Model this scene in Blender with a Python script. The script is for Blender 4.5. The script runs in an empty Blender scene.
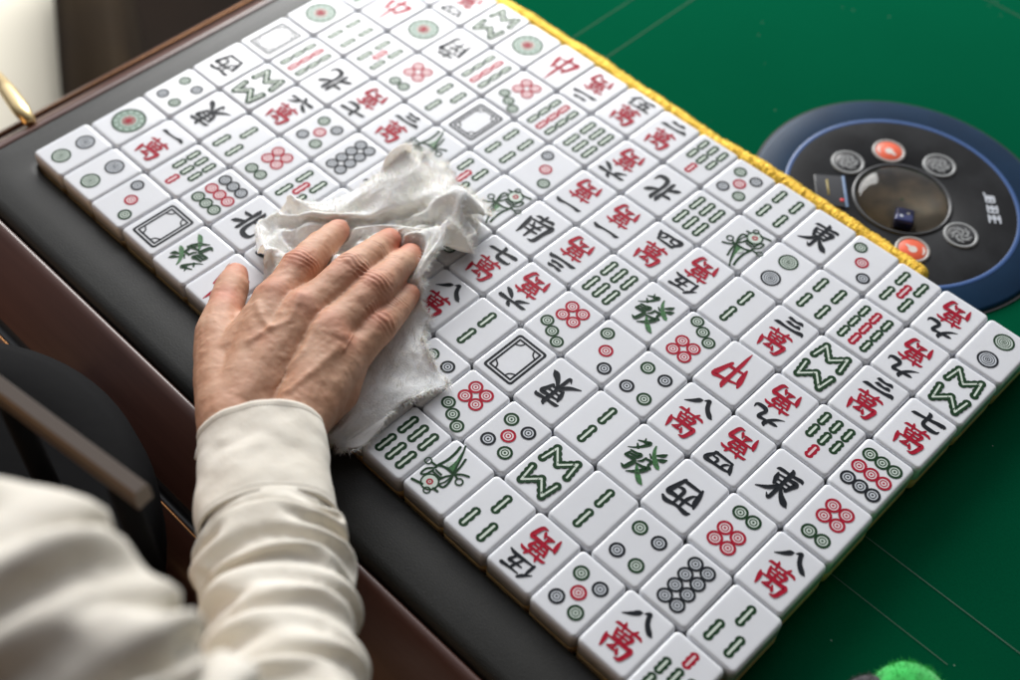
import bpy, bmesh, math, random
import numpy as np
from mathutils import Vector, Matrix
random.seed(7); rng = np.random.default_rng(7)
sc = bpy.context.scene
C = sc.collection
# ------------------------------------------------------------------ helpers
def mesh_obj(name, verts, faces, mats, parent=None, mi=None, smooth=True):
    me = bpy.data.meshes.new(name)
    me.from_pydata([tuple(v) for v in verts], [], [tuple(f) for f in faces])
    for m in (mats if isinstance(mats, (list, tuple)) else [mats]): me.materials.append(m)
    if mi is not None: me.polygons.foreach_set('material_index', mi)
    me.polygons.foreach_set('use_smooth', [smooth]*len(me.polygons))
    me.update()
    o = bpy.data.objects.new(name, me); C.objects.link(o)
    if parent is not None: o.parent = parent
    return o
def empty(name, loc=(0, 0, 0), rz=0):
    o = bpy.data.objects.new(name, None); C.objects.link(o)
    o.location = loc; o.rotation_euler = (0, 0, rz); o.empty_display_size = .01
    return o
def tag(o, label=None, cat=None, group=None, kind=None):
    if label: o['label'] = label
    if cat: o['category'] = cat
    if group: o['group'] = group
    if kind: o['kind'] = kind
    return o
class MB:
    def __init__(s): s.v = []; s.f = []; s.m = []
    def add(s, verts, faces, m=0):
        b = len(s.v); s.v += [tuple(p) for p in verts]
        s.f += [tuple(i+b for i in f) for f in faces]; s.m += [m]*len(faces)
    def build(s, name, mats, parent=None, smooth=True):
        return mesh_obj(name, s.v, s.f, mats, parent, s.m, smooth)
def catmull(pts, n=6):
    P = np.array(pts, float)
    if len(P) < 3: n = max(n, 4)
    out = []
    for i in range(len(P)-1):
        p0 = P[i-1] if i else 2*P[0]-P[1]
        p1, p2 = P[i], P[i+1]
        p3 = P[i+2] if i+2 < len(P) else 2*P[-1]-P[-2]
        for k in range(n):
            t = k/n
            out.append(.5*((2*p1)+(-p0+p2)*t+(2*p0-5*p1+4*p2-p3)*t*t+(-p0+3*p1-3*p2+p3)*t**3))
    out.append(P[-1]); return np.array(out)
def tube(pts, rad, seg=16, caps=True, closed=False):
    """pts Nx3, rad N -> verts, faces"""
    P = np.array(pts, float); n = len(P); V = []; F = []
    up = np.array([0, 0, 1.])
    for i in range(n):
        t = P[min(i+1, n-1)]-P[max(i-1, 0)]; t /= np.linalg.norm(t)+1e-12
        a = np.cross(t, up)
        if np.linalg.norm(a) < 1e-3: a = np.cross(t, [1, 0, 0])
        a /= np.linalg.norm(a); b = np.cross(a, t)
        r = rad[i] if hasattr(rad, '__len__') else rad
        for k in range(seg):
            th = 2*math.pi*k/seg
            V.append(P[i]+r*(math.cos(th)*a+math.sin(th)*b))
    for i in range(n-1):
        for k in range(seg):
            k2 = (k+1) % seg
            F.append((i*seg+k, i*seg+k2, (i+1)*seg+k2, (i+1)*seg+k))
    if caps:
        F.append(tuple(range(seg-1, -1, -1))); F.append(tuple((n-1)*seg+k for k in range(seg)))
    return V, F
def sphere(c, r, nu=16, nv=10, sc3=(1, 1, 1)):
    V = [(c[0], c[1], c[2]+r*sc3[2])]; F = []
    for j in range(1, nv):
        ph = math.pi*j/nv
        for k in range(nu):
            th = 2*math.pi*k/nu
            V.append((c[0]+r*sc3[0]*math.sin(ph)*math.cos(th), c[1]+r*sc3[1]*math.sin(ph)*math.sin(th), c[2]+r*sc3[2]*math.cos(ph)))
    V.append((c[0], c[1], c[2]-r*sc3[2])); e = len(V)-1
    for k in range(nu):
        k2 = (k+1) % nu
        F.append((0, 1+k, 1+k2)); F.append((e, 1+(nv-2)*nu+k2, 1+(nv-2)*nu+k))
        for j in range(nv-2):
            F.append((1+j*nu+k, 1+(j+1)*nu+k, 1+(j+1)*nu+k2, 1+j*nu+k2))
    return V, F
def capsule(mb, a, b, ra, rb, seg=20):
    """closed tapered capsule"""
    a = np.array(a, float); b = np.array(b, float); d = b-a; L = np.linalg.norm(d)
    if L < 1e-6: mb.add(*sphere(a, ra)); return
    t = d/L; P = []; R = []
    for k in range(7):
        th = math.pi/2*(1-k/6); P.append(a-t*ra*math.sin(th)); R.append(max(ra*math.cos(th), ra*.02))
    for k in range(1, 6):
        P.append(a+d*k/6); R.append(ra+(rb-ra)*k/6)
    for k in range(7):
        th = math.pi/2*k/6; P.append(b+t*rb*math.sin(th)); R.append(max(rb*math.cos(th), rb*.02))
    mb.add(*tube(P, R, seg))
def lathe(prof, seg=64, c=(0, 0), close=False):
    """prof list of (r,z)"""
    V = []; F = []; n = len(prof)
    for r, z in prof:
        for k in range(seg):
            th = 2*math.pi*k/seg; V.append((c[0]+r*math.cos(th), c[1]+r*math.sin(th), z))
    for i in range(n-1):
        for k in range(seg):
            k2 = (k+1) % seg
            F.append((i*seg+k, i*seg+k2, (i+1)*seg+k2, (i+1)*seg+k))
    if close:
        F.append(tuple(range(seg-1, -1, -1))); F.append(tuple((n-1)*seg+k for k in range(seg)))
    return V, F
def rrect(hx, hy, r, n=5):
    out = []
    for cx, cy, a0 in ((hx-r, hy-r, 0), (-hx+r, hy-r, 90), (-hx+r, -hy+r, 180), (hx-r, -hy+r, 270)):
        for k in range(n+1):
            a = math.radians(a0+90*k/n); out.append((cx+r*math.cos(a), cy+r*math.sin(a)))
    return out
def rbox(hx, hy, rc, prof, n=5):
    """rounded-rectangle stack: prof list of (inset, z), bottom to top, closed"""
    V = []; F = []; base = None
    for ins, z in prof:
        ring = rrect(hx-ins, hy-ins, max(rc-ins, rc*.25), n)
        V += [(x, y, z) for x, y in ring]; base = len(ring)
    for i in range(len(prof)-1):
        for k in range(base):
            k2 = (k+1) % base
            F.append((i*base+k, i*base+k2, (i+1)*base+k2, (i+1)*base+k))
    F.append(tuple(range(base-1, -1, -1))); F.append(tuple((len(prof)-1)*base+k for k in range(base)))
    return V, F
def draped(table, shape, mn):
    """vertex table of a draped sheet, written as differences between neighbours in 0.2 mm steps"""
    d = np.array(table).reshape(3, shape[0], shape[1]).transpose(1, 2, 0).copy()
    d[:, 1:] = np.cumsum(d[:, 1:], 0); d[:, 0] = np.cumsum(d[:, 0], 0); d = np.cumsum(d, 1)
    return d*.0002+np.array(mn)
# value noise
_perm = np.random.default_rng(3).random((64, 64, 64))
def vnoise(P):
    P = np.asarray(P, float); i = np.floor(P).astype(int); f = P-i; f = f*f*(3-2*f); r = 0
    for dx in (0, 1):
        for dy in (0, 1):
            for dz in (0, 1):
                w = (f[:, 0] if dx else 1-f[:, 0])*(f[:, 1] if dy else 1-f[:, 1])*(f[:, 2] if dz else 1-f[:, 2])
                r = r+w*_perm[(i[:, 0]+dx) % 64, (i[:, 1]+dy) % 64, (i[:, 2]+dz) % 64]
    return r*2-1
def fbm(P, o=4, g=.5):
    P = np.asarray(P, float); a = 1; r = 0
    for k in range(o): r = r+a*vnoise(P*2**k+17.3*k); a *= g
    return r
# ------------------------------------------------------------------ materials
def mat(name, col, rough=.5, metal=0, noise=None, bump=None, **kw):
    m = bpy.data.materials.new(name); m.use_nodes = True
    nt = m.node_tree; b = nt.nodes['Principled BSDF']
    b.inputs['Base Color'].default_value = (*col, 1); b.inputs['Roughness'].default_value = rough
    b.inputs['Metallic'].default_value = metal
    for k, v in kw.items():
        b.inputs[k.replace('_', ' ')].default_value = v
    tc = nt.nodes.new('ShaderNodeTexCoord')
    if noise:   # (scale, col2, contrast lo, hi)
        s, c2, lo, hi = noise
        n = nt.nodes.new('ShaderNodeTexNoise'); n.inputs['Scale'].default_value = s; n.inputs['Detail'].default_value = 6
        nt.links.new(tc.outputs['Object'], n.inputs['Vector'])
        mr = nt.nodes.new('ShaderNodeMapRange'); mr.inputs[1].default_value = lo; mr.inputs[2].default_value = hi
        nt.links.new(n.outputs['Fac'], mr.inputs[0])
        mx = nt.nodes.new('ShaderNodeMix'); mx.data_type = 'RGBA'
        mx.inputs[6].default_value = (*col, 1); mx.inputs[7].default_value = (*c2, 1)
        nt.links.new(mr.outputs[0], mx.inputs[0]); nt.links.new(mx.outputs[2], b.inputs['Base Color'])
    if bump:    # (scale, strength, distance)
        n = nt.nodes.new('ShaderNodeTexNoise'); n.inputs['Scale'].default_value = bump[0]; n.inputs['Detail'].default_value = 5
        nt.links.new(tc.outputs['Object'], n.inputs['Vector'])
        bp = nt.nodes.new('ShaderNodeBump'); bp.inputs['Strength'].default_value = bump[1]; bp.inputs['Distance'].default_value = bump[2]
        nt.links.new(n.outputs['Fac'], bp.inputs['Height']); nt.links.new(bp.outputs['Normal'], b.inputs['Normal'])
    return m
M_tile = mat('tile_white', (.81, .832, .872), .16, noise=(45, (.78, .798, .832), .42, .72), bump=(900, .05, .0002), Subsurface_Weight=.3, Subsurface_Radius=(.005, .005, .0055), Subsurface_Scale=.6)
def tint_by_object(m, lo, hi):
    nt = m.node_tree; b = nt.nodes['Principled BSDF']; src = b.inputs['Base Color'].links[0].from_socket
    oi = nt.nodes.new('ShaderNodeObjectInfo'); mr = nt.nodes.new('ShaderNodeMapRange'); mr.inputs[3].default_value = lo; mr.inputs[4].default_value = hi
    nt.links.new(oi.outputs['Random'], mr.inputs[0]); vm = nt.nodes.new('ShaderNodeVectorMath'); vm.operation = 'SCALE'
    nt.links.new(src, vm.inputs[0]); nt.links.new(mr.outputs[0], vm.inputs['Scale']); nt.links.new(vm.outputs[0], b.inputs['Base Color'])
tint_by_object(M_tile, .94, 1.0)
M_back = mat('tile_tan', (.66, .44, .20), .3, noise=(40, (.60, .39, .16), .4, .7))
M_black = mat('paint_black', (.010, .013, .018), .5, Specular_IOR_Level=.12)
M_red = mat('paint_red', (.46, .006, .032), .5, Specular_IOR_Level=.12, noise=(900, (.32, .004, .022), .4, .65))
M_green = mat('paint_green', (.010, .045, .015), .5, Specular_IOR_Level=.12)
M_leaf = mat('paint_leaf_green', (.025, .17, .03), .3, noise=(700, (.012, .07, .016), .4, .65))
M_tgreen = mat('tint_green', (.60, .69, .63), .5, Specular_IOR_Level=.2)
M_tred = mat('tint_red', (.78, .66, .68), .4)
M_tblack = mat('tint_blue', (.60, .64, .69), .5, Specular_IOR_Level=.2)
M_core = mat('bamboo_core', (.66, .75, .66), .4)
M_corer = mat('bamboo_core_red', (.78, .6, .62), .3)
M_mid = mat('tint_mid_green', (.26, .38, .31), .4)
MARKS = [M_black, M_red, M_green, M_leaf, M_tgreen, M_tred, M_tblack, M_core, M_corer, M_mid]
K, R, G, LF, TG, TR, TK, CO, CR, TM = range(10)
# ------------------------------------------------------------------ brush glyphs (0-100 box, y up, x y width)
GL = {
'一': [[(4,44,5),(12,52,12),(30,50,9),(60,54,8),(82,62,13),(95,54,10),(97,48,3)]],
'二': [[(26,72,4),(34,78,12),(52,76,9),(70,82,13),(78,76,4)], [(4,20,4),(14,30,13),(40,30,9),(70,34,10),(90,42,15),(98,30,4)]],
'三': [[(26,86,4),(32,90,11),(52,88,8),(68,94,12),(76,88,4)], [(30,56,4),(38,60,11),(56,58,8),(70,64,12),(76,58,4)], [(3,16,4),(14,24,12),(40,24,9),(70,28,10),(90,36,14),(98,26,4)]],
'四': [[(8,84,5),(14,72,12),(20,46,10),(26,22,5)], [(12,74,5),(34,82,9),(64,86,9),(88,88,14),(90,70,13),(82,44,10),(76,20,6)], [(40,82,6),(39,62,8),(32,46,6),(26,42,3)], [(62,84,6),(60,62,9),(64,52,8),(76,52,5)], [(22,26,6),(50,26,9),(80,26,9)]],
'伍': [[(32,98,8),(24,78,10),(6,48,3)], [(21,72,5),(21,40,9),(20,6,8)], [(38,86,5),(62,88,7),(90,94,11)], [(64,88,8),(58,50,8),(52,16,7)], [(42,52,5),(64,56,7),(80,60,10),(76,38,8),(72,16,7)], [(26,10,5),(50,14,8),(82,18,10),(99,12,5)]],
'六': [[(44,98,4),(52,90,12),(58,78,10),(56,72,4)], [(3,52,5),(12,58,11),(40,60,9),(72,66,11),(94,66,15),(98,58,5)], [(40,46,11),(32,32,12),(10,6,3)], [(60,46,4),(68,34,11),(84,16,14),(96,8,8)]],
'七': [[(2,44,5),(10,50,11),(40,58,9),(72,70,12),(94,74,14),(98,66,4)], [(40,99,6),(46,88,13),(46,58,10),(45,30,11),(52,14,13),(74,12,13),(90,18,9),(94,34,3)]],
'八': [[(40,74,5),(34,64,14),(22,40,11),(3,12,3)], [(46,80,4),(56,92,12),(60,76,12),(70,46,13),(88,20,14),(99,12,4)]],
'九': [[(38,99,6),(42,86,13),(36,56,10),(22,26,8),(4,4,2)], [(10,58,5),(20,60,10),(48,68,8),(66,72,12),(66,50,11),(62,28,11),(68,12,13),(86,10,12),(96,18,8),(96,38,3)]],
'萬': [[(8,82,4),(16,86,8),(50,87,6),(82,90,8),(93,86,5)], [(30,100,4),(33,92,8),(36,76,5)], [(70,101,5),(66,90,8),(60,76,4)],
      [(22,72,6),(27,58,8),(30,46,5)], [(24,70,5),(50,72,6),(74,74,9),(72,60,8),(67,46,6)], [(30,59,5),(67,61,6)], [(30,48,5),(68,49,6)], [(49,76,5),(49,50,7),(50,24,6)],
      [(9,42,5),(14,32,11),(18,16,9),(20,2,4)], [(12,38,4),(46,41,7),(78,44,10),(92,44,12),(90,24,11),(84,6,10),(70,2,3)],
      [(49,30,6),(36,17,4)], [(34,16,5),(52,17,6),(64,20,4)], [(60,28,4),(68,14,8),(70,10,3)]],
'東': [[(12,80,4),(20,84,9),(50,86,7),(80,90,10),(88,86,4)], [(22,72,5),(27,58,11),(32,42,6)], [(24,69,5),(50,72,7),(78,74,12),(74,58,10),(69,42,7)], [(31,57,5),(69,59,6)], [(32,45,5),(69,46,7)],
      [(46,101,5),(51,92,11),(50,60,9),(50,24,9),(48,2,8),(36,10,2)], [(47,44,8),(30,24,10),(2,8,3)], [(53,44,5),(70,26,11),(88,14,15),(101,8,3)]],
'南': [[(22,84,4),(32,88,9),(52,88,7),(76,94,11),(82,88,4)], [(50,102,6),(50,90,9),(46,72,5)], [(10,72,6),(17,54,12),(21,26,10),(22,6,4)], [(14,68,5),(48,72,7),(80,76,10),(92,76,14),(88,44,11),(84,12,11),(66,6,2)],
      [(34,64,4),(41,54,8)], [(66,66,4),(58,55,7)], [(32,48,5),(54,50,7),(70,53,6)], [(30,32,5),(54,34,7),(72,36,6)], [(50,52,5),(50,30,8),(50,8,5)]],
'西': [[(6,84,5),(16,90,12),(48,88,8),(80,94,12),(96,88,6)], [(8,66,5),(15,52,13),(20,28,11),(25,10,6)], [(12,62,5),(48,66,8),(78,68,11),(93,68,14),(88,44,12),(80,14,8)], [(40,86,6),(40,62,9),(34,42,7),(26,32,3)], [(59,88,6),(59,58,9),(61,42,9),(72,40,8),(80,44,3)], [(22,16,6),(50,17,9),(82,18,9)]],
'北': [[(34,94,5),(38,84,12),(36,52,9),(36,16,10),(34,8,4)], [(4,64,4),(14,62,10),(36,66,6)], [(2,20,5),(10,26,12),(26,36,9),(38,46,3)], [(92,80,5),(84,72,13),(70,60,9),(58,52,3)], [(52,96,5),(57,86,12),(55,56,9),(55,28,11),(62,12,13),(80,8,13),(94,14,9),(97,32,3)]],
'中': [[(8,82,5),(15,68,14),(22,48,10),(25,36,5)], [(12,74,5),(46,80,8),(78,84,10),(94,84,15),(86,62,12),(76,40,8)], [(22,46,6),(50,48,8),(80,50,9)], [(46,102,5),(51,92,12),(51,60,10),(51,30,10),(52,10,7),(52,-4,2)]],
}
FA = [ # green dragon: list of (stroke, colour)
 ([(8,82,3),(26,90,6),(36,93,9),(28,76,6),(16,62,4),(2,52,2)], G), ([(12,74,3),(22,66,6)], G), ([(18,98,2),(24,88,6)], G),
 ([(52,98,3),(58,86,6),(68,74,8),(84,62,10),(96,56,8),(102,54,2)], LF), ([(88,98,3),(84,90,8),(72,80,4)], G), ([(98,86,3),(92,78,9),(80,72,4)], G), ([(56,72,3),(66,66,4)], G),
 ([(14,50,4),(30,52,6),(42,55,8),(40,44,5)], G), ([(15,42,4),(40,45,6)], G), ([(16,44,5),(13,33,6)], G), ([(13,32,5),(40,35,8),(39,18,9),(34,6,8),(22,8,2)], G),
 ([(57,58,4),(55,46,5),(47,38,2)], G), ([(57,56,4),(74,58,6),(75,46,5),(84,42,6)], G),
 ([(50,32,4),(66,34,6),(80,37,8),(68,18,8),(46,0,2)], G), ([(54,28,4),(70,14,9),(88,2,10),(100,-2,3)], LF)]
class Mark:
    def __init__(s): s.mb = MB(); s.z = .00006
    def nz(s): s.z += .000004; return s.z
    def poly(s, pts, m):
        z = s.nz(); n = len(pts)
        s.mb.add([(x*.001, y*.001, z) for x, y in pts], [tuple(range(n))], m)
    def disc(s, x, y, r, m, n=28): s.poly([(x+r*math.cos(2*math.pi*k/n), y+r*math.sin(2*math.pi*k/n)) for k in range(n)], m)
    def ring(s, x, y, ro, ri, m, n=28):
        z = s.nz(); V = []; up = min((ro-ri)*.00005, .0001)
        for r, zz in ((ri, z+up), ((ri+ro)/2, z), (ro, z+up)): V += [((x+r*math.cos(2*math.pi*k/n))*.001, (y+r*math.sin(2*math.pi*k/n))*.001, zz) for k in range(n)]
        s.mb.add(V, [(b*n+k, (b+1)*n+k, (b+1)*n+(k+1) % n, b*n+(k+1) % n) for b in (0, 1) for k in range(n)], m)
    def stroke(s, pts, m, smooth=6):
        """pts (x,y,width) in mm"""
        P = catmull(pts, smooth) if smooth else np.array(pts, float)
        z = s.nz(); n = len(P); V = []
        for i in range(n):
            t = P[min(i+1, n-1), :2]-P[max(i-1, 0), :2]; t /= np.linalg.norm(t)+1e-9
            w = max(P[i, 2], .05)/2; nx, ny = -t[1]*w, t[0]*w; up = min(w*.00010, .00013)
            V += [((P[i, 0]+nx)*.001, (P[i, 1]+ny)*.001, z+up), (P[i, 0]*.001, P[i, 1]*.001, z), ((P[i, 0]-nx)*.001, (P[i, 1]-ny)*.001, z+up)]
        F_ = []
        for i in range(n-1): F_ += [(3*i+1, 3*i+4, 3*i+3, 3*i), (3*i+2, 3*i+5, 3*i+4, 3*i+1)]
        s.mb.add(V, F_, m)
        # round ends
        for e in (0, n-1):
            if P[e, 2] > .3: s.disc(P[e, 0], P[e, 1], P[e, 2]/2, m, 12)
    def glyph(s, ch, cx, cy, w, h, m, bold=1.0):
        g = (w+h)/200
        for st in GL[ch]:
            s.stroke([(cx+(x-50)/100*w, cy+(y-50)/100*h, wd*g*bold) for x, y, wd in st], m)
    def circ(s, x, y, r, m):
        t = {K: TK, R: TR, G: TG}[m]
        r *= 1.08; s.disc(x, y, r*.93, t); s.ring(x, y, r, r*.68, m); s.ring(x, y, r*.50, r*.36, m, 20); s.disc(x, y, r*.16, m, 10)
    def bigcirc(s, x, y, r, m):
        t = {K: TK, R: TR, G: TG}[m]
        s.disc(x, y, r*.95, t, 40); s.ring(x, y, r, r*.80, m, 40)
        for q in (.66, .45, .25): s.ring(x, y, r*q, r*(q-.085), m, 32)
        s.disc(x, y, r*.1, m, 10)
    def stick(s, x, y, L, m, w=5.3, a=0):
        L *= 1.10; w *= 1.06
        ca, sa = math.cos(a), math.sin(a)
        def T(px, py): return (x+px*ca-py*sa, y+px*sa+py*ca)
        n = 34; pts = []
        for side in (1, -1):
            for k in range(n+1):
                t = k/n; yy = (t-.5)*L*side
                e = min(1, math.sqrt(max(0, 1-((abs(yy)-(L/2-w/2))/(w/2))**2)) if abs(yy) > L/2-w/2 else 1)
                bul = .74+.26*abs(math.cos(math.pi*3*(t-.5)))**.8 if abs(yy) < L/2-w*.25 else .97
                pts.append(T(side*w/2*e*bul, yy))
        s.poly(pts, m)
        q = L/2-w*.42
        P = [T(0, -q), T(0, 0), T(0, q)]
        s.stroke([(P[0][0], P[0][1], w*.24), (P[1][0], P[1][1], w*.25), (P[2][0], P[2][1], w*.24)], CR if m == R else CO)
def make_face(kind):
    k = Mark()
    t, n = kind[0], kind[1:]
    if t == 'w':      # character tiles
        k.glyph(n, .3, 11.0, 20.5, 11.5, K, 1.35); k.glyph('萬', 0, -5.6, 18.8, 19, R, 1.25)
    elif t == 'h':
        if n == '白':
            for hx, hy, w in ((11.4, 16.0, 1.65), (8.9, 13.4, 1.35)):
                z = k.nz(); a = rrect(hx, hy, 2.2 if hx > 10 else .8); b = rrect(hx-w, hy-w, 1.2 if hx > 10 else .3); q = len(a)
                k.mb.add([(x*.001, y*.001, z) for x, y in a+b], [(i, (i+1) % q, q+(i+1) % q, q+i) for i in range(q)], K)
            for sx in (1, -1):
                for sy in (1, -1):
                    cx, cy = sx*8.0, sy*12.4
                    k.stroke([(cx-sx*4.2, cy, .9), (cx-sx*3.0, cy-sy*2.6, 1.0), (cx, cy-sy*4.4, .9)], K)
        elif n == '發':
            for st, c in FA: k.stroke([((x-50)*.22, (y-48)*.25, wd*.31) for x, y, wd in st], c)
        elif n == '中': k.glyph('中', 0, -1.8, 19, 30, R, 1.05)
        else: k.glyph(n, 0, 0, 20 if n == '西' else 21, 22 if n == '西' else 24, K, 1.2)
    elif t == 'd':
        n = int(n)
        if n == 1:
            k.disc(0, 0, 11.3, TM, 48); k.ring(0, 0, 11.7, 10.2, G, 48); k.ring(0, 0, 7.2, 6.6, G, 36); k.ring(0, 0, 4.6, 4.0, R, 30)
            for a in range(12):
                th = a*math.pi/6; k.disc(8.8*math.cos(th), 8.8*math.sin(th), .75, G, 8)
            for a in range(8):
                th = a*math.pi/4; k.stroke([(1*math.cos(th), 1*math.sin(th), .8), (3*math.cos(th), 3*math.sin(th), 1.5)], R)
            k.disc(0, 0, 1.1, R, 10)
        elif n == 2: k.bigcirc(0, 9.3, 6.5, G); k.bigcirc(0, -9.3, 6.5, K)
        elif n == 3: k.circ(-8, 10.5, 4.2, G); k.circ(0, 0, 4.2, R); k.circ(8, -10.5, 4.2, K)
        elif n in (4, 5):
            k.circ(-6.6, 9.4, 4.2, G); k.circ(6.6, 9.4, 4.2, K); k.circ(-6.6, -9.4, 4.2, K); k.circ(6.6, -9.4, 4.2, G)
            if n == 5: k.circ(0, 0, 4.2, R)
        elif n == 6:
            for x in (-4.4, 4.4):
                k.circ(x, 12, 4.2, G)
                for y in (-1.5, -10.2): k.circ(x, y, 4.2, R)
        elif n == 7:
            for i, (x, y) in enumerate(((-7.6, 15), (0, 11), (7.6, 7))): k.circ(x, y, 4.0, G)
            for x in (-4.3, 4.3):
                for y in (-3, -11.6): k.circ(x, y, 4.1, R)
        elif n == 8:
            for x in (-4.1, 4.1):
                for y in (-12.6, -4.2, 4.2, 12.6): k.circ(x, y, 4.1, K)
        elif n == 9:
            for y, c in ((10.8, G), (0, R), (-10.8, K)):
                for x in (-8.2, 0, 8.2): k.circ(x, y, 4.2, c)
    elif t == 'b':
        n2 = n
        if n2 == '1':   # bird, upright design (head up), traced as strokes
            def S(pts, w, c=G): k.stroke([(x, y, w*1.3) for x, y in pts], c)
            S([(9.54, -1.14), (8.36, -6.72), (8.50, -13.19), (9.46, -17.76)], 1.3)
            k.poly([(7.96, -20.40), (6.79, -17.15), (4.74, -10.43), (4.53, -6.81), (5.40, -2.98), (0.06, -3.02), (1.34, -7.13), (3.47, -12.82)][::1], LF)
            S([(7.96, -20.40), (4.30, -13.63), (-0.19, -2.95)], .9)
            S([(1.61, -14.18), (0.10, -8.62), (-0.73, -2.43), (-1.68, -0.17), (-2.76, 3.54), (-2.59, 6.92), (0.00, 7.97)], 1.1)
            S([(-0.35, -2.79), (5.85, -2.52), (9.49, -0.65), (9.56, 1.06)], 1.2)
            S([(9.74, 1.79), (12.50, 5.37), (12.32, 9.52), (10.20, 7.99), (9.09, 3.29)], 1.0)
            S([(2.55, 5.98), (1.49, 1.67), (-0.64, -1.80)], 1.0)
            S([(0.32, 7.23), (-0.84, 3.91), (-0.96, 0.03)], .8)
            k.disc(*(4.98, 9.85), 5.0, TG, 24); k.ring(*(4.98, 9.85), 5.4, 4.4, G); k.ring(*(5.08, 9.75), 2.0, 1.0, R, 18); k.disc(*(5.08, 9.75), .5, R, 8)
            S([(13.24, 15.41), (9.83, 14.49), (6.95, 13.69)], 1.2)
            k.ring(*(2.31, 14.57), 2.3, 1.4, G, 16); S([(0.67, 11.30), (-2.29, 11.04)], 1.1)
            k.ring(*(15.40, 1.04), 2.4, 1.5, G, 16); S([(13.63, 0.31), (9.75, 0.17)], 1.0)
            k.ring(*(-6.26, -1.53), 2.6, 1.6, G, 16); S([(-0.91, -3.15), (-4.08, -2.30)], 1.0); S([(-1.92, -3.96), (-4.33, -6.10), (-7.67, -7.68)], 1.0)
            for a, b in (((300,300),(345,335)), ((322,282),(368,322)), ((350,268),(392,305))):
                pass
            S([(8.27, 4.07), (4.06, 4.09)], .9); S([(8.15, 2.23), (3.85, 2.26)], .9); S([(4.46, 5.04), (1.73, 2.78)], .9)
            S([(6.24, -4.51), (5.62, -6.78)], 1.0, TG); S([(4.88, -4.27), (4.88, -7.87)], .8, TG)
        elif n2 == '2': k.stick(0, 8.6, 13.6, G); k.stick(0, -8.6, 13.6, G)
        elif n2 == '3': k.stick(0, 8.8, 13.6, G); k.stick(-6.6, -8.8, 13.6, G); k.stick(6.6, -8.8, 13.6, G)
        elif n2 in '45':
            for x in (-6.8, 6.8):
                for y in (-8.6, 8.6): k.stick(x, y, 13.2, G)
            if n2 == '5': k.stick(0, 0, 12.8, R)
        elif n2 == '6':
            for x in (-8.2, 0, 8.2):
                for y in (-8.4, 8.4): k.stick(x, y, 13.8, G)
        elif n2 == '7':
            k.stick(0, 12, 10, R)
            for x in (-8.2, 0, 8.2):
                for y in (.2, -11.2): k.stick(x, y, 10.2, G)
        elif n2 == '8':
            for sy in (1, -1):
                path = [(-9.2, 4.0), (-7.6, 14.6), (0, 6.4), (7.6, 14.6), (9.2, 4.0)]
                path = [(x, y*sy) for x, y in path]
                for a, b in zip(path[:-1], path[1:]):
                    L = math.hypot(b[0]-a[0], b[1]-a[1]); nn = 3
                    k.stroke([(a[0], a[1], 4.4), ((a[0]+b[0])/2, (a[1]+b[1])/2, 4.4), (b[0], b[1], 4.4)], G)
                    for q in range(nn+1):
                        t = q/nn; k.disc(a[0]+(b[0]-a[0])*t, a[1]+(b[1]-a[1])*t, 2.75, G, 14)
                for a, b in zip(path[:-1], path[1:]):
                    k.stroke([(a[0], a[1], 1.15), ((a[0]+b[0])/2, (a[1]+b[1])/2, 1.15), (b[0], b[1], 1.15)], CO)
        elif n2 == '9':
            for x, c in ((-8.2, G), (0, R), (8.2, G)):
                for y in (-11, 0, 11): k.stick(x, y, 10, c)
    return k.mb
# ------------------------------------------------------------------ the tiles
U, V = .0324, .042283
GRID = [  # rows along the rail; each from the rail side outwards; + upright (head away from rail), - turned round
 'd2- d1+ d4+ h西- h白+ d1+ b3+ h發+',
 'd2- w一+ h東- b8+ b9+ b4+ h中+ w八-',
 'd3- b7- b3+ w六+ h北- b5+ d1+ w四-',
 'h白+ d9- d6- d5+ w七- d6- h南- b8+',
 'h發- h北+ b5+ d8+ w三+ b3- b9+ d1+',
 'h中+ w七- d2+ w九- b1- h白+ d7- h中+',
 'b6+ w一+ d3+ d5+ b5+ b4+ b9+ w二-',
 'd9+ b2+ w八+ d4+ b1+ d3- b6+ w伍+',
 'h南+ d6+ w八+ w七+ h南+ w一- w六- w二+',
 'b7+ d5+ b2+ w六- w三- w一- h北- b7-',
 'b6+ d7- h白+ d7- b6+ w四+ b6+ d5+',
 'b1- d5+ h東- d3+ h發+ w伍- b1+ b4+',
 'b3+ b8+ b2+ d4+ d7+ b2+ d2+ h東+',
 'w伍- b2+ h發+ w八+ h中- w三+ b4+ d3+',
 'd5+ d4+ h西- w四- w九- b8+ b9+ b5+',
 'w八+ d8+ d6+ h東+ b7- w三+ w九- w九-',
 'b7+ b3+ w八+ d6- d9+ w七+ b8+ d2+']
GRID = [r.split() for r in GRID]
HIDDEN = set()
COVERED = {(5, 2), (6, 0), (6, 1), (6, 2), (6, 3), (7, 0), (7, 1), (7, 2), (8, 0), (8, 1), (9, 0)}   # faces out of sight under the hand and cloth
NUM = {'1': 'one', '2': 'two', '3': 'three', '4': 'four', '5': 'five', '6': 'six', '7': 'seven', '8': 'eight', '9': 'nine', '一': 'one', '二': 'two', '三': 'three', '四': 'four', '伍': 'five', '六': 'six', '七': 'seven', '八': 'eight', '九': 'nine'}
def short(k):
    t, n = k[0], k[1]
    if t == 'd': return NUM[n]+'-circle'
    if t == 'b': return 'bird' if n == '1' else NUM[n]+'-bamboo'
    if t == 'w': return NUM[n]+'-character'
    return {'白': 'empty-frame', '發': 'green-dragon', '中': 'red-dragon', '東': 'east-wind', '南': 'south-wind', '西': 'west-wind', '北': 'north-wind'}[n]
HT = .022
hw, hl = .01614, .02110
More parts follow.
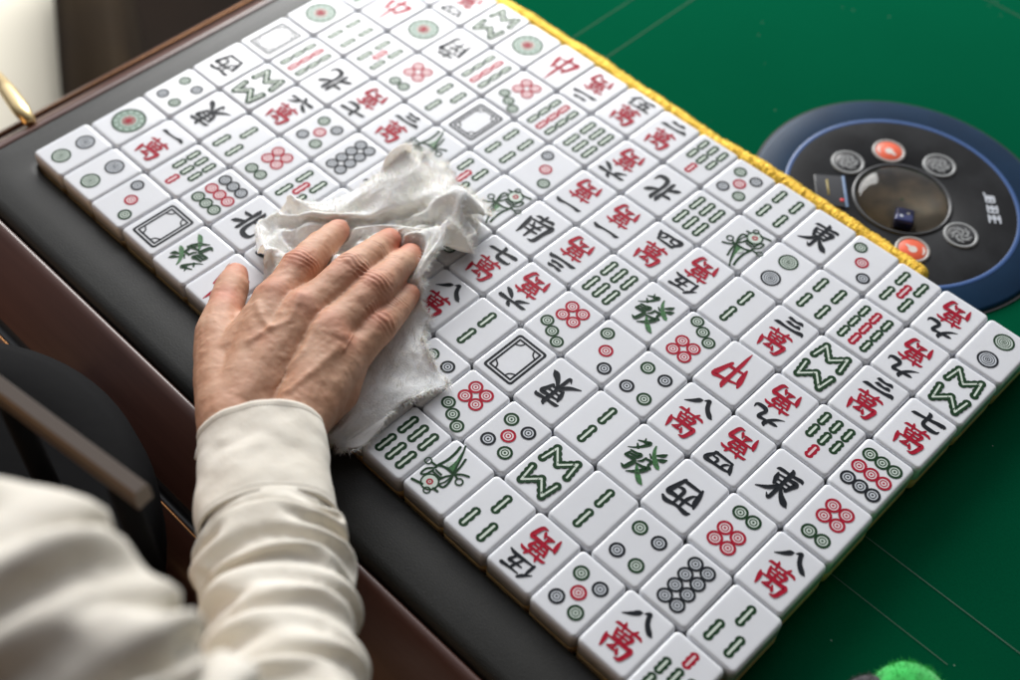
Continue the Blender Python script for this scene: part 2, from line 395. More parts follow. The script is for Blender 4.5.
white_prof = [(0, .0102), (0, .0195), (.00016, .0204), (.00055, .0212), (.0011, .02168), (.0015, .02190), (.0021, HT), (.0030, HT)]
tan_prof = [(.0016, 0), (.0006, .0004), (.00008, .0014), (.00006, .0030), (.00006, .0101)]
proto_body = rbox(hw, hl, .0036, white_prof, 7); proto_back = rbox(hw, hl, .0036, tan_prof, 7)
body_o = mesh_obj('tile_body', *proto_body, M_tile); back_o = mesh_obj('tile_back', *proto_back, M_back)
face_me = {}
protos = (body_o, back_o)
def label_for(r, c):
    if (r, c) in COVERED: return 'white tile lying completely covered by the hand or the wiping cloth'
    k = GRID[r][c]; s = short(k)
    same = [(a, b) for a in range(17) for b in range(8) if GRID[a][b][:2] == k[:2] and (a, b) not in COVERED]
    def nb(a, b, d):
        a2, b2 = a+d[0], b+d[1]
        if 0 <= a2 < 17 and 0 <= b2 < 8:
            return None if (a2, b2) in COVERED else short(GRID[a2][b2])
        return 'EDGE%d%d' % d
    UR, LL, UL, LR = (0, 1), (0, -1), (-1, 0), (1, 0)
    txt = {UR: 'above right', LL: 'below left', UL: 'above left', LR: 'below right'}
    edge = {UR: 'the far long edge', LL: 'the dark rail edge', UL: 'the back row', LR: 'the front row'}
    base = 'white %s tile' % s
    combos = [(LL,), (UR,), (UL,), (LR,), (LL, UR), (UL, LR), (LL, LR), (UR, LR), (LL, UL), (UR, UL)]
    for cb in combos:
        mine = [nb(r, c, d) for d in cb]
        if None in mine: continue
        if sum([nb(a, b, d) for d in cb] == mine for a, b in same) == 1:
            ps = []
            for d, m in zip(cb, mine):
                ps.append('along '+edge[d] if m.startswith('EDGE') else 'with the %s tile %s' % (m, txt[d]))
            return base+' '+' and '.join(ps).replace('and with', 'and')
    print('AMBIG', r, c, k); return base
first = True
for r in range(17):
    rowx = rng.normal(0, .00025); 
    for c in range(8):
        if (r, c) in HIDDEN: continue
        k = GRID[r][c]
        i, j = r-10, c-2
        x = (i+.5)*U+rng.normal(0, .00012); y = (j+.5)*V+[.0005, -.0005, .0002, -.0003][(r*7+3) % 4]+rng.normal(0, .00012)
        x += (-.0022, .0018, -.0009, -.0004, -.0016, -.0002, .0006, .0008)[c]*(1 if c == 0 else min(1, r/10))
        rz = math.radians(rng.normal(0, .22))+(math.pi if k[2] == '-' else 0)
        t = empty('mahjong_tile', (x, y, .0003+abs(rng.normal(0, .00012))), rz)
        t.rotation_euler[0] = math.radians(rng.normal(0, .10)); t.rotation_euler[1] = math.radians(rng.normal(0, .14))
        tag(t, label_for(r, c), 'mahjong tile', 'mahjong tiles laid face up in rows')
        if first: bo, ba = body_o, back_o; first = False
        else:
            bo, ba = body_o.copy(), back_o.copy(); C.objects.link(bo); C.objects.link(ba)
        bo.parent = t; ba.parent = t
        if k[:2] not in face_me:
            fo = make_face(k[:2]).build('painted_face', MARKS, t, smooth=True); face_me[k[:2]] = fo.data
        else:
            fo = bpy.data.objects.new('painted_face', face_me[k[:2]]); C.objects.link(fo); fo.parent = t
        fo.location = (0, 0, HT)
# ------------------------------------------------------------------ the table
table = tag(empty('mahjong_table', (.093, .3225, 0)), 'automatic mahjong table with green felt top, dark padded rail and glossy brown wood frame', 'table')
def tob(o): # parent in table space keeping world coordinates
    o.parent = table; o.location = (-.093, -.3225, 0); return o
def felt_material():
    m = mat('felt_green', (.004, .135, .062), 1.0)
    nt = m.node_tree; b = nt.nodes['Principled BSDF']; tc = nt.nodes['Texture Coordinate']; L = nt.links
    b.inputs['Specular IOR Level'].default_value = .0
    b.inputs['Sheen Weight'].default_value = .8; b.inputs['Sheen Roughness'].default_value = .38; b.inputs['Sheen Tint'].default_value = (.01, .75, .36, 1)
    n1 = nt.nodes.new('ShaderNodeTexNoise'); n1.inputs['Scale'].default_value = 9; n1.inputs['Detail'].default_value = 8
    n2 = nt.nodes.new('ShaderNodeTexNoise'); n2.inputs['Scale'].default_value = 700; n2.inputs['Detail'].default_value = 3
    vo = nt.nodes.new('ShaderNodeTexVoronoi'); vo.inputs['Scale'].default_value = 95
    vo2 = nt.nodes.new('ShaderNodeTexNoise'); vo2.inputs['Scale'].default_value = 14
    for n in (n1, n2, vo, vo2): L.new(tc.outputs['Object'], n.inputs['Vector'])
    mx = nt.nodes.new('ShaderNodeMix'); mx.data_type = 'RGBA'; mx.inputs[6].default_value = (.001, .052, .022, 1); mx.inputs[7].default_value = (.0014, .082, .036, 1)
    ad = nt.nodes.new('ShaderNodeMath'); ad.operation = 'MULTIPLY_ADD'; ad.inputs[1].default_value = .5; 
    L.new(n2.outputs['Fac'], ad.inputs[0]); 
    h = nt.nodes.new('ShaderNodeMath'); h.operation = 'MULTIPLY'; h.inputs[1].default_value = .5; L.new(n1.outputs['Fac'], h.inputs[0]); L.new(h.outputs[0], ad.inputs[2])
    L.new(ad.outputs[0], mx.inputs[0])
    # lint specks
    lt = nt.nodes.new('ShaderNodeMath'); lt.operation = 'LESS_THAN'; lt.inputs[1].default_value = .055; L.new(vo.outputs['Distance'], lt.inputs[0])
    gt = nt.nodes.new('ShaderNodeMath'); gt.operation = 'GREATER_THAN'; gt.inputs[1].default_value = .57; L.new(vo2.outputs['Fac'], gt.inputs[0])
    an = nt.nodes.new('ShaderNodeMath'); an.operation = 'MULTIPLY'; L.new(lt.outputs[0], an.inputs[0]); L.new(gt.outputs[0], an.inputs[1])
    sc_ = nt.nodes.new('ShaderNodeMath'); sc_.operation = 'MULTIPLY'; sc_.inputs[1].default_value = .45; L.new(an.outputs[0], sc_.inputs[0])
    m2 = nt.nodes.new('ShaderNodeMix'); m2.data_type = 'RGBA'; m2.inputs[7].default_value = (.35, .42, .36, 1)
    L.new(sc_.outputs[0], m2.inputs[0]); L.new(mx.outputs[2], m2.inputs[6]); L.new(m2.outputs[2], b.inputs['Base Color'])
    bp = nt.nodes.new('ShaderNodeBump'); bp.inputs['Strength'].default_value = .25; bp.inputs['Distance'].default_value = .0004
    L.new(n2.outputs['Fac'], bp.inputs['Height']); L.new(bp.outputs['Normal'], b.inputs['Normal'])
    return m
M_felt = felt_material()
M_rail = mat('rail_leatherette', (.021, .0215, .019), .5, Specular_IOR_Level=.35, noise=(30, (.014, .0145, .013), .35, .7), bump=(1100, .4, .0004))
def wood_material():
    m = mat('varnished_wood', (.07, .026, .018), .32, Coat_Weight=.15, Coat_Roughness=.2)
    nt = m.node_tree; b = nt.nodes['Principled BSDF']; tc = nt.nodes['Texture Coordinate']; L = nt.links
    mp = nt.nodes.new('ShaderNodeMapping'); mp.inputs['Scale'].default_value = (3, 40, 40); L.new(tc.outputs['Object'], mp.inputs['Vector'])
    n = nt.nodes.new('ShaderNodeTexNoise'); n.inputs['Scale'].default_value = 4; n.inputs['Detail'].default_value = 8; n.inputs['Distortion'].default_value = .6
    L.new(mp.outputs[0], n.inputs['Vector'])
    mx = nt.nodes.new('ShaderNodeMix'); mx.data_type = 'RGBA'; mx.inputs[6].default_value = (.062, .022, .015, 1); mx.inputs[7].default_value = (.120, .050, .035, 1)
    L.new(n.outputs['Fac'], mx.inputs[0]); L.new(mx.outputs[2], b.inputs['Base Color'])
    return m
M_wood = wood_material()
M_dark = mat('black_plastic', (.012, .012, .013), .35)
M_brass = mat('brass', (.90, .70, .36), .35, 1.0)
M_seam = mat('seam_thread', (.07, .15, .10), .8)
# felt sheet
x0, x1, y0, y1 = -.3262, .5100, -.0862, .7300
nf = 24
fv = [(x0+(x1-x0)*a/nf, y0+(y1-y0)*b/nf, 0) for b in range(nf+1) for a in range(nf+1)]
ff = [(b*(nf+1)+a, b*(nf+1)+a+1, (b+1)*(nf+1)+a+1, (b+1)*(nf+1)+a) for b in range(nf) for a in range(nf)]
tob(mesh_obj('felt', fv, ff, M_felt))
OX0, OX1, OY0, OY1 = -.3577, .5413, -.1271, .7719     # outer line of the rail
RW = .0378
def frame_path(d, rin):
    if d <= RW:      # across the rail: between its inner and outer lines
        t = d/RW; a = (x0+(OX0-x0)*t, x1+(OX1-x1)*t, y0+(OY0-y0)*t, y1+(OY1-y1)*t); r = rin+.02*max(t, 0)
    else:
        e = d-RW; a = (OX0-e, OX1+e, OY0-e, OY1+e); r = rin+.02+e
    return [((a[0]+a[1])/2+px, (a[2]+a[3])/2+py) for px, py in rrect((a[1]-a[0])/2, (a[3]-a[2])/2, r, 10)]
def sweep(prof, rin=.010):
    V_ = []; F_ = []; n = len(prof)
    for d, z in prof:
        ring = frame_path(d, rin); V_ += [(x, y, z) for x, y in ring]; q = len(ring)
    for a in range(n-1):
        for k in range(q):
            k2 = (k+1) % q; F_.append((a*q+k, a*q+k2, (a+1)*q+k2, (a+1)*q+k))
    return V_, [tuple(reversed(f)) for f in F_]
tob(mesh_obj('rail', *sweep([(-.0003, -.004), (-.0003, .008), (0, .0102), (.0010, .0116), (.0028, .0123), (.006, .0126), (.018, .0127), (.030, .0121), (.034, .0110), (.0365, .0088), (.0376, .005), (.0378, -.004)]), M_rail))
tob(mesh_obj('wood_frame', *sweep([(.0384, -.006), (.0386, .0068), (.0392, .0078), (.0415, .0080), (.0435, .0074), (.0460, .0060), (.058, -.0030), (.0755, -.0170), (.0768, -.0188)]), M_wood))
tob(mesh_obj('groove', *sweep([(.0755, -.0200), (.0775, -.0235), (.0815, -.0265), (.0835, -.0240)]), M_dark))
tob(mesh_obj('lower_frame', *sweep([(.0828, -.0262), (.0832, -.0222), (.0845, -.0212), (.0865, -.0222), (.098, -.0310), (.103, -.0380), (.106, -.048), (.108, -.30)]), M_wood))
gp = sweep([(.0838, -.0212), (.0843, -.0209), (.0850, -.0210)])
tob(mesh_obj('gilt_line', *gp, mat('gilt_line', (.16, .075, .03), .3, 1.0)))
# rail joints at the corner, thin dark lines
jm = MB()
for (xa, ya), (xb, yb) in (((-.3080, -.0864), (-.3080, -.1268)), ((-.3265, -.0700), (-.3574, -.0700))):
    nrm = np.array([yb-ya, xa-xb]); nrm = nrm/np.linalg.norm(nrm)*.0006
    pr = [(0, .0085), (.08, .0115), (.2, .01215), (.5, .0122), (.8, .0117), (.93, .0105), (.985, .006)]
    vv = []
    for t, z in pr:
        px, py = xa+(xb-xa)*t, ya+(yb-ya)*t
        vv += [(px+nrm[0], py+nrm[1], z), (px-nrm[0], py-nrm[1], z)]
    jm.add(vv, [(2*a, 2*a+1, 2*a+3, 2*a+2) for a in range(len(pr)-1)])
tob(jm.build('rail_joint', M_dark))
# slot seams in the felt
cxp, cyp = .0935, .3185
sm = MB()
def seam(xa, ya, xb, yb, w=.0006):
    n = np.array([yb-ya, xa-xb]); n = n/np.linalg.norm(n)*w/2
    sm.add([(xa+n[0], ya+n[1], .0004), (xa-n[0], ya-n[1], .0004), (xb-n[0], yb-n[1], .0004), (xb+n[0], yb+n[1], .0004)], [(0, 1, 2, 3)])
seam(-.10, .0848, .42, .0848); seam(-.05, .0520, .300, .0520, .0005)
seam(-.1462, .14, -.1462, .56, .0005); seam(-.1790, .2, -.1790, .5, .0004)
seam(-.10, .560, .33, .560); seam(.330, .0848, .330, .560)
tob(sm.build('slot_seam', M_seam))
bx = MB()
kr = [(-0.3676, -0.0638, 0.0080), (-0.3913, -0.0584, 0.0020), (-0.4218, -0.0510, -0.0080), (-0.4587, -0.0425, -0.0200)]
bx.add(*tube(kr, [.004, .0062, .0060, .0045], 14))
tob(bx.build('corner_trim', M_brass))
apron = tob(mesh_obj('apron', *rbox(.53, .53, .06, [(0, -.42), (0, -.29), (.004, -.285)]), M_wood)); apron.location = (0, 0, 0)
ped = tob(mesh_obj('pedestal', *rbox(.30, .30, .05, [(0, -.745), (0, -.72), (.05, -.70), (.06, -.42)]), M_dark)); ped.location = (0, 0, 0)
# ------------------------------------------------------------------ control panel
panel = tag(empty('control_panel', (cxp, cyp, 0)), 'round black and blue control panel with a dome set into the green felt', 'control panel')
M_pblue = mat('panel_navy', (.004, .022, .055), .34, noise=(25, (.006, .030, .072), .4, .7), Specular_IOR_Level=.1)
M_pblack = mat('panel_charcoal', (.010, .0105, .012), .5, Specular_IOR_Level=.12, noise=(45, (.022, .0235, .026), .45, .75), bump=(300, .05, .0002))
M_pline = mat('panel_blue_line', (.025, .09, .28), .4)
M_grey = mat('button_grey', (.30, .31, .31), .35)
M_orange = mat('button_orange', (.85, .12, .04), .35)
M_pale = mat('button_pale', (.75, .68, .62), .35)
M_white = mat('print_white', (.62, .66, .72), .4)
mesh_obj('outer_ring', *lathe([(.1012, 0), (.1012, .002), (.1004, .0032), (.099, .0038), (.081, .0046), (.0795, .0046)], 128), M_pblue, panel)
mesh_obj('edge_gap', *lathe([(.1032, .0008), (.1013, .0008)], 96), M_dark, panel)
mesh_obj('blue_line', *lathe([(.0801, .00465), (.0798, .0049), (.0774, .0049), (.0771, .00465)], 128), M_pline, panel)
mesh_obj('face_plate', *lathe([(.0774, .0047), (.076, .0049), (.0345, .0054), (.034, .0050)], 96), M_pblack, panel)
mesh_obj('dome_rim', *lathe([(.0341, .0045), (.0338, .0064), (.0328, .0070), (.0315, .0064), (.0309, .003), (.0305, .001)], 96), mat('rim_grey', (.06, .062, .065), .25), panel)
mesh_obj('dice_tray', *lathe([(.0308, .0045), (.0295, .0012), (.001, .0010)], 64, close=False), mat('tray_dark', (.085, .062, .035), .5, noise=(60, (.03, .022, .014), .4, .6)), panel)
M_glass = mat('dome_smoke', (.80, .74, .62), .02, Transmission_Weight=1.0, IOR=1.25)
dprof = [(.0309*math.cos(a), .0050+.0105*math.sin(a)) for a in np.linspace(0, math.pi/2-.02, 16)]
mesh_obj('dome', *lathe(dprof, 64), M_glass, panel)
def button(ang, rad, kind):
    a = math.radians(ang); bx_, by_ = rad*math.cos(a), rad*math.sin(a)
    e = mesh_obj('button', *lathe([(.0092, .0052), (.0092, .0060), (.0088, .0063), (.0001, .0064)], 36), M_orange if kind == 'o' else M_dark, panel)
    e.location = (bx_, by_, 0); e.rotation_euler[2] = a-math.pi/2
    mesh_obj('button_ring', *lathe([(.0117, .0050), (.0115, .0062), (.0107, .0066), (.0096, .0064), (.0093, .0058)], 40), M_grey if kind != 'o' else mat('ring_pale', (.38, .36, .34), .35), e)
    k = Mark(); k.z = .0065
    if kind == 'o':
        k.disc(0, 0, 3.0, 0, 20); k.stroke([(1.2, -1.5, 2.6), (3.4, -3.8, 1.8)], 0); k.stroke([(-6.0, 4.6, .8), (-7.2, 1.4, 1.6), (-7.0, -2.0, .8)], 0)
        k.mb.build('button_icon', [M_pale], e, False)
    else:
        for th in range(5):
            q = th*1.2566+.4
            k.stroke([(1.5*math.cos(q), 1.5*math.sin(q), 1.0), (4.0*math.cos(q+.5), 4.0*math.sin(q+.5), 1.6), (6.6*math.cos(q+1.2), 6.6*math.sin(q+1.2), .9)], 0)
            k.stroke([(4.6*math.cos(q-.2), 4.6*math.sin(q-.2), .9), (6.6*math.cos(q+.35), 6.6*math.sin(q+.35), 1.3)], 0)
        k.disc(0, 0, 1.0, 0, 12)
        k.mb.build('button_icon', [M_grey], e, False)
for a, kd in ((177, 'g'), (135, 'o'), (90, 'g'), (0, 'g'), (-48, 'o')): button(a, .0465, kd)
panel.scale = (1, 1, .72)
# worn white print and the small display on the plate
k = Mark(); k.z = .0053
for q, (cx_, cy_, w_) in enumerate(((42.0, 44.0, 7), (48.2, 37.0, 8), (54.2, 29.8, 9))):
    ux, uy = .62, -.78
    for a_, b_, c_, d_ in ((-3, -3, -3, 3), (3, -3, 3, 3), (-3, 3, 3, 3), (-3, 0, 3, 0), (-3, -3, 3, -3), (0, -3, 0, 3.4), (-1.5, -3, -1.5, 3))[q:]:
        f_ = w_/7.5
        k.stroke([(cx_+f_*(a_*ux-b_*uy), cy_+f_*(a_*uy+b_*ux), 1.1), (cx_+f_*((a_+c_)/2*ux-(b_+d_)/2*uy), cy_+f_*((a_+c_)/2*uy+(b_+d_)/2*ux), 1.2), (cx_+f_*(c_*ux-d_*uy), cy_+f_*(c_*uy+d_*ux), 1.1)], 0)
k.stroke([(35.5, 46.2, .9), (37, 45, 1.2), (38.5, 43.6, .9)], 0)
k.mb.build('white_print', [M_white], panel, False)
dsp = mesh_obj('display', *rbox(.0095, .0150, .0015, [(0, .0049), (0, .0062), (.0004, .0064)]), mat('display_glass', (.02, .021, .024), .12), panel)
dsp.location = (-.0390, -.0300, 0); dsp.rotation_euler[2] = math.radians(41)
mesh_obj('display_edge', *rbox(.0009, .0150, .0004, [(0, .0049), (0, .0066), (.0003, .0068)]), mat('edge_blue', (.16, .25, .42), .3), dsp).location = (.0106, 0, 0)
mesh_obj('display_mark', *rbox(.0006, .0075, .0002, [(0, .0064), (0, .0066)]), mat('mark_yellow', (.35, .27, .06), .4), dsp).location = (-.001, .003, 0)
mesh_obj('display_mark', *rbox(.0013, .0013, .0005, [(0, .0064), (0, .0067)]), mat('mark_red', (.7, .03, .04), .4), dsp).location = (.0076, -.0085, 0)
die = mesh_obj('die', *rbox(.0062, .0062, .0016, [(.0012, .0), (.0003, .0004), (0, .0016), (0, .0066), (.0003, .0076), (.0012, .0080)]), mat('die_blue', (.02, .03, .13), .35))
die.location = (cxp+.0115, cyp-.0165, .0013); die.rotation_euler[2] = .5
tag(die, 'small blue die lying under the clear dome of the control panel', 'die')
k = Mark(); k.z = .00805
for px, py in ((-2.2, -1.6), (2.2, 1.6)): k.disc(px, py, 1.1, 0, 12)
k.mb.build('pip', [M_white], die, False)
# ------------------------------------------------------------------ gold cord along the far edge of the tiles
n = 900; seg = 18
xs = np.linspace(-.375, .1475, n); P = []; rads = []
for q, x in enumerate(xs):
    P.append((x, 6*V+.0102+.0012*math.sin(x*31)+.0006*math.sin(x*83), .0092+.0004*math.sin(x*57)))
    e = min(1, (n-1-q)/11, 1); rads.append(.0071*(math.sqrt(max(.0, 1-(1-e)**2))*.97+.03))
cv, cf = tube(P, rads, seg); cv = np.array(cv)
cen = np.repeat(np.array(P), seg, 0); dirn = cv-cen
th = np.tile(np.arange(seg)*2*math.pi/seg, n); xx = np.repeat(xs, seg)
tw = np.sin(th*2+xx*260)*.03+np.sin(th+xx*90)*.04
ns = rng.normal(0, .05, len(cv))+fbm(cv*700, 2)*.025
cv = cen+dirn*(1+tw+ns)[:, None]; cv[:, 2] = np.maximum(.0092+(cv[:, 2]-.0092)*.9, .0004)
M_gold = mat('gold_tinsel', (.97, .66, .07), .38, .45, noise=(900, (.85, .47, .03), .4, .62), bump=(1700, .8, .0012))
cord = mesh_obj('gold_cord', cv, cf, M_gold)
tag(cord, 'shiny gold tinsel cord lying along the far edge of the white tiles', 'cord')
# ------------------------------------------------------------------ the person's hand
M_skin = mat('skin', (.46, .24, .145), .60, noise=(55, (.56, .335, .225), .38, .66), Specular_IOR_Level=.35, bump=(420, .22, .0006), Subsurface_Weight=.22, Subsurface_Radius=(.010, .004, .002), Subsurface_Scale=.5)
HC = []   # capsules a, b, ra, rb
W1, W2 = (-0.0410, -0.1377, 0.0580), (-0.0166, -0.1162, 0.0560)
F1, F2 = (0.0046, -0.1608, 0.0620), (0.0154, -0.1481, 0.0600)
T0, T1, T2, T2b, T3 = (-0.0739, -0.1189, 0.0490), (-0.1044, -0.0992, 0.0430), (-0.1211, -0.0819, 0.0390), (-0.1319, -0.0696, 0.0360), (-0.1407, -0.0602, 0.0330)
I0, I1, I2, I3 = (-0.0921, -0.0664, 0.0530), (-0.1031, -0.0396, 0.0530), (-0.1148, -0.0137, 0.0440), (-0.1242, 0.0063, 0.0350)
D0, D1, D2, D3 = (-0.0723, -0.0612, 0.0560), (-0.0794, -0.0208, 0.0550), (-0.0868, 0.0024, 0.0460), (-0.0962, 0.0233, 0.0360)
N0, N1, N2, N3 = (-0.0524, -0.0592, 0.0550), (-0.0612, -0.0193, 0.0530), (-0.0698, 0.0053, 0.0440), (-0.0785, 0.0252, 0.0350)
L0, L1, L2, L3 = (-0.0370, -0.0599, 0.0490), (-0.0410, -0.0331, 0.0480), (-0.0496, -0.0134, 0.0400), (-0.0566, 0.0032, 0.0340)
H1 = (-0.0303, -0.0786, 0.0440); H2 = (-0.0255, -0.1008, 0.0480)
r_ = .001
def hc(a, b, ra, rb): HC.append((np.array(a), np.array(b), ra*r_, rb*r_))
hc(F1, W1, 17, 18); hc(F2, W2, 17, 18)
hc(W1, T0, 18, 16.5); hc(T0, T1, 16.5, 13.8); hc(T1, T2, 13.8, 10.6); hc(T2, T2b, 10.6, 10.2); hc(T2b, T3, 10.2, 7.6)
for (A0, A1, A2, A3), (q0, q1, q2, q3), w in (((I0, I1, I2, I3), (14.5, 11.6, 9.6, 7.6), W1), ((D0, D1, D2, D3), (14.5, 11.8, 9.8, 7.8), W1), ((N0, N1, N2, N3), (13.8, 11.0, 9.2, 7.4), W2), ((L0, L1, L2, L3), (12.5, 9.8, 8.3, 6.8), W2)):
    A0, A1, A2, A3 = map(np.array, (A0, A1, A2, A3))
    hc(w, A0, 17, q0); hc(A0, A0*.5+A1*.5, q0, (q0*.35+q1*.65)*.95); hc(A0*.5+A1*.5, A1, (q0*.35+q1*.65)*.95, q1); hc(A1, A2, q1, q2); hc(A2, A3, q2, q3)
hc(W2, H2, 17, 16); hc(H2, H1, 16, 16); hc(H1, L0, 16, 12); hc(T0, I0, 15, 13); hc(W1, H1, 15, 14); hc(T0, D0, 15, 13); hc(T1, np.array(I0)*.6+np.array(T1)*.4+np.array([0,0,-.006]), 9, 8)
hb = MB()
for a, b, ra, rb in HC: capsule(hb, a, b, ra, rb)
def remesh(mb, voxel, smooth_it, fac=.5):
    o = mb.build('tmp', [], None)
    md = o.modifiers.new('r', 'REMESH'); md.mode = 'VOXEL'; md.voxel_size = voxel; md.adaptivity = 0
    ms = o.modifiers.new('s', 'SMOOTH'); ms.iterations = smooth_it; ms.factor = fac
    dg = bpy.context.evaluated_depsgraph_get(); ev = o.evaluated_get(dg); me = bpy.data.meshes.new_from_object(ev)
    nv = len(me.vertices); co = np.empty(nv*3); me.vertices.foreach_get('co', co); no = np.empty(nv*3); me.vertices.foreach_get('normal', no)
    fs = [tuple(p.vertices) for p in me.polygons]
    old = o.data; bpy.data.objects.remove(o); bpy.data.meshes.remove(old); bpy.data.meshes.remove(me)
    return co.reshape(-1, 3), no.reshape(-1, 3), fs
hv, hn, hf = remesh(hb, .0009, 14)
def seg_t(P, a, b):
    d = b-a; t = ((P-a)@d)/(d@d); q = a+np.clip(t, 0, 1)[:, None]*d
    return t, np.linalg.norm(P-q, axis=1)
disp = np.zeros(len(hv)); dors = np.clip(hn[:, 2]*1.2+.1, 0, 1)
for (A0, A1, A2, A3), w in (((I0, I1, I2, I3), W1), ((D0, D1, D2, D3), W1), ((N0, N1, N2, N3), W2), ((L0, L1, L2, L3), W2)):
    A0, A1, A2, A3, w = map(np.array, (A0, A1, A2, A3, w))
    for Jt, pa, pb, rr, amp, per, wd in ((A1, A0, A2, .016, .00030, .0031, .0055), (A2, A1, A3, .012, .00020, .0024, .0034)):
        ax = pb-pa; ax /= np.linalg.norm(ax); s = (hv-Jt)@ax; dist = np.linalg.norm((hv-Jt)-s[:, None]*ax, axis=1)
        wob = vnoise(hv*150)*.0022
        g = np.exp(-(s/wd)**2)*(dist < rr)
        disp += dors*g*(amp*np.cos(2*math.pi*(s+wob)/per)+amp*.7)
    t, d = seg_t(hv, A0*.98+w*.02, w*.75+A0*.25)        # extensor tendon
    disp += dors*.0011*np.exp(-(d-.0135).clip(0)**2/.0000035)*np.clip(1.1-t, 0, 1)*np.clip((t+.12)/.3, 0, 1)**2
    k0 = np.linalg.norm(hv-(A0+np.array([0, 0, .012])), axis=1); disp += dors*.0021*np.exp(-(k0/.0080)**2)
# veins and creases
for pts in ([(-0.0692, -0.1012, 0.0670), (-0.0673, -0.0874, 0.0680), (-0.0652, -0.0763, 0.0690), (-0.0750, -0.0613, 0.0670)], [(-0.0329, -0.1215, 0.0720), (-0.0415, -0.1024, 0.0720), (-0.0440, -0.0854, 0.0700), (-0.0544, -0.0670, 0.0680)], [(-0.0280, -0.1070, 0.0700), (-0.0303, -0.0863, 0.0660), (-0.0355, -0.0679, 0.0640)], [(-0.0673, -0.0874, 0.0680), (-0.0791, -0.0851, 0.0660), (-0.0888, -0.0804, 0.0640)]):
    Q = catmull(pts, 8); dm = np.full(len(hv), 9.)
    for a, b in zip(Q[:-1], Q[1:]):
        d2 = np.hypot(*( (hv[:, :2]-a[:2]) - np.clip(((hv[:, :2]-a[:2])@(b-a)[:2])/((b-a)[:2]@(b-a)[:2]+1e-12), 0, 1)[:, None]*(b-a)[:2]).T); dm = np.minimum(dm, d2)
    disp += dors*.0010*np.exp(-(dm/.0024)**2)
disp += fbm(hv*120, 3)*.00035+dors*np.maximum(0, fbm(hv*np.array([300, 300, 200]), 2))*.00022
# wrist / thumb web skin folds
ax = np.array(W1)-np.array(I0); ax /= np.linalg.norm(ax)
wr = (-0.0361, -0.1196, 0.0670); s = (hv-np.array(wr))@ax
disp += 0*dors*np.exp(-(s/.022)**2)*np.cos(2*math.pi*(s+vnoise(hv*70)*.004)/.0062)
hv2 = hv+hn*disp[:, None]
person = mesh_obj('person', hv2, hf, M_skin)
blush = np.zeros(len(hv))
for A in (I0, D0, N0, L0): blush += .45*np.exp(-(np.linalg.norm(hv-np.array(A)-np.array([0, 0, .012]), axis=1)/.010)**2)
for A in (I1, D1, N1, L1, T2): blush += .7*np.exp(-(np.linalg.norm(hv-np.array(A)-np.array([0, 0, .008]), axis=1)/.009)**2)
for A in (I3, D3, N3, L3, T3): blush += 1.0*np.exp(-(np.linalg.norm(hv-np.array(A), axis=1)/.012)**2)
blush = np.clip(blush+fbm(hv*60, 3)*.22, 0, 1)
at = person.data.attributes.new('blush', 'FLOAT', 'POINT'); at.data.foreach_set('value', blush.astype(np.float32))
nt = M_skin.node_tree; bs = nt.nodes['Principled BSDF']; src = bs.inputs['Base Color'].links[0].from_socket
an_ = nt.nodes.new('ShaderNodeAttribute'); an_.attribute_name = 'blush'; mx_ = nt.nodes.new('ShaderNodeMix'); mx_.data_type = 'RGBA'; mx_.inputs[7].default_value = (.50, .18, .115, 1)
mu_ = nt.nodes.new('ShaderNodeMath'); mu_.operation = 'MULTIPLY'; mu_.inputs[1].default_value = .95; nt.links.new(an_.outputs['Fac'], mu_.inputs[0])
nt.links.new(mu_.outputs[0], mx_.inputs[0]); nt.links.new(src, mx_.inputs[6]); nt.links.new(mx_.outputs[2], bs.inputs['Base Color'])
tag(person, 'person in a white shirt wiping the tiles with one bare hand on a cloth', 'person')
M_nail = mat('nail', (.62, .36, .28), .25, Subsurface_Weight=.15)
for A2, A3, rr in ((T2b, T3, 7.2), (I2, I3, 6.4), (D2, D3, 6.6), (N2, N3, 6.2), (L2, L3, 5.4)):
    A2, A3 = np.array(A2), np.array(A3); ax = A3-A2; ax /= np.linalg.norm(ax)
    side = np.cross(ax, [0, 0, 1]); side /= np.linalg.norm(side); upv = np.cross(side, ax)
    if rr == 7.2:
        c_, s_ = math.cos(1.15), math.sin(1.15); side, upv = side*c_+upv*s_, upv*c_-side*s_
    vv = []; fs = []; nu, nw = 7, 7
    for a in range(nu):
        for b in range(nw):
            s = (a/(nu-1)-.5)*2; w = (b/(nw-1)-.5)*2
            wx = .62*rr*r_*w*math.sqrt(max(0, 1-.45*max(0, -s)**2-.55*max(0, s)**3)); ang = wx/(rr*r_)
            vv.append(A3+ax*(s*.0048+.0016)+side*math.sin(ang)*rr*r_*1.02+upv*(math.cos(ang)*rr*r_*1.05-.0012*max(0, s)**2-.0002))
    for a in range(nu-1):
        for b in range(nw-1): fs.append((a*nw+b, a*nw+b+1, (a+1)*nw+b+1, (a+1)*nw+b))
    mesh_obj('fingernail', vv, fs, M_nail, person)
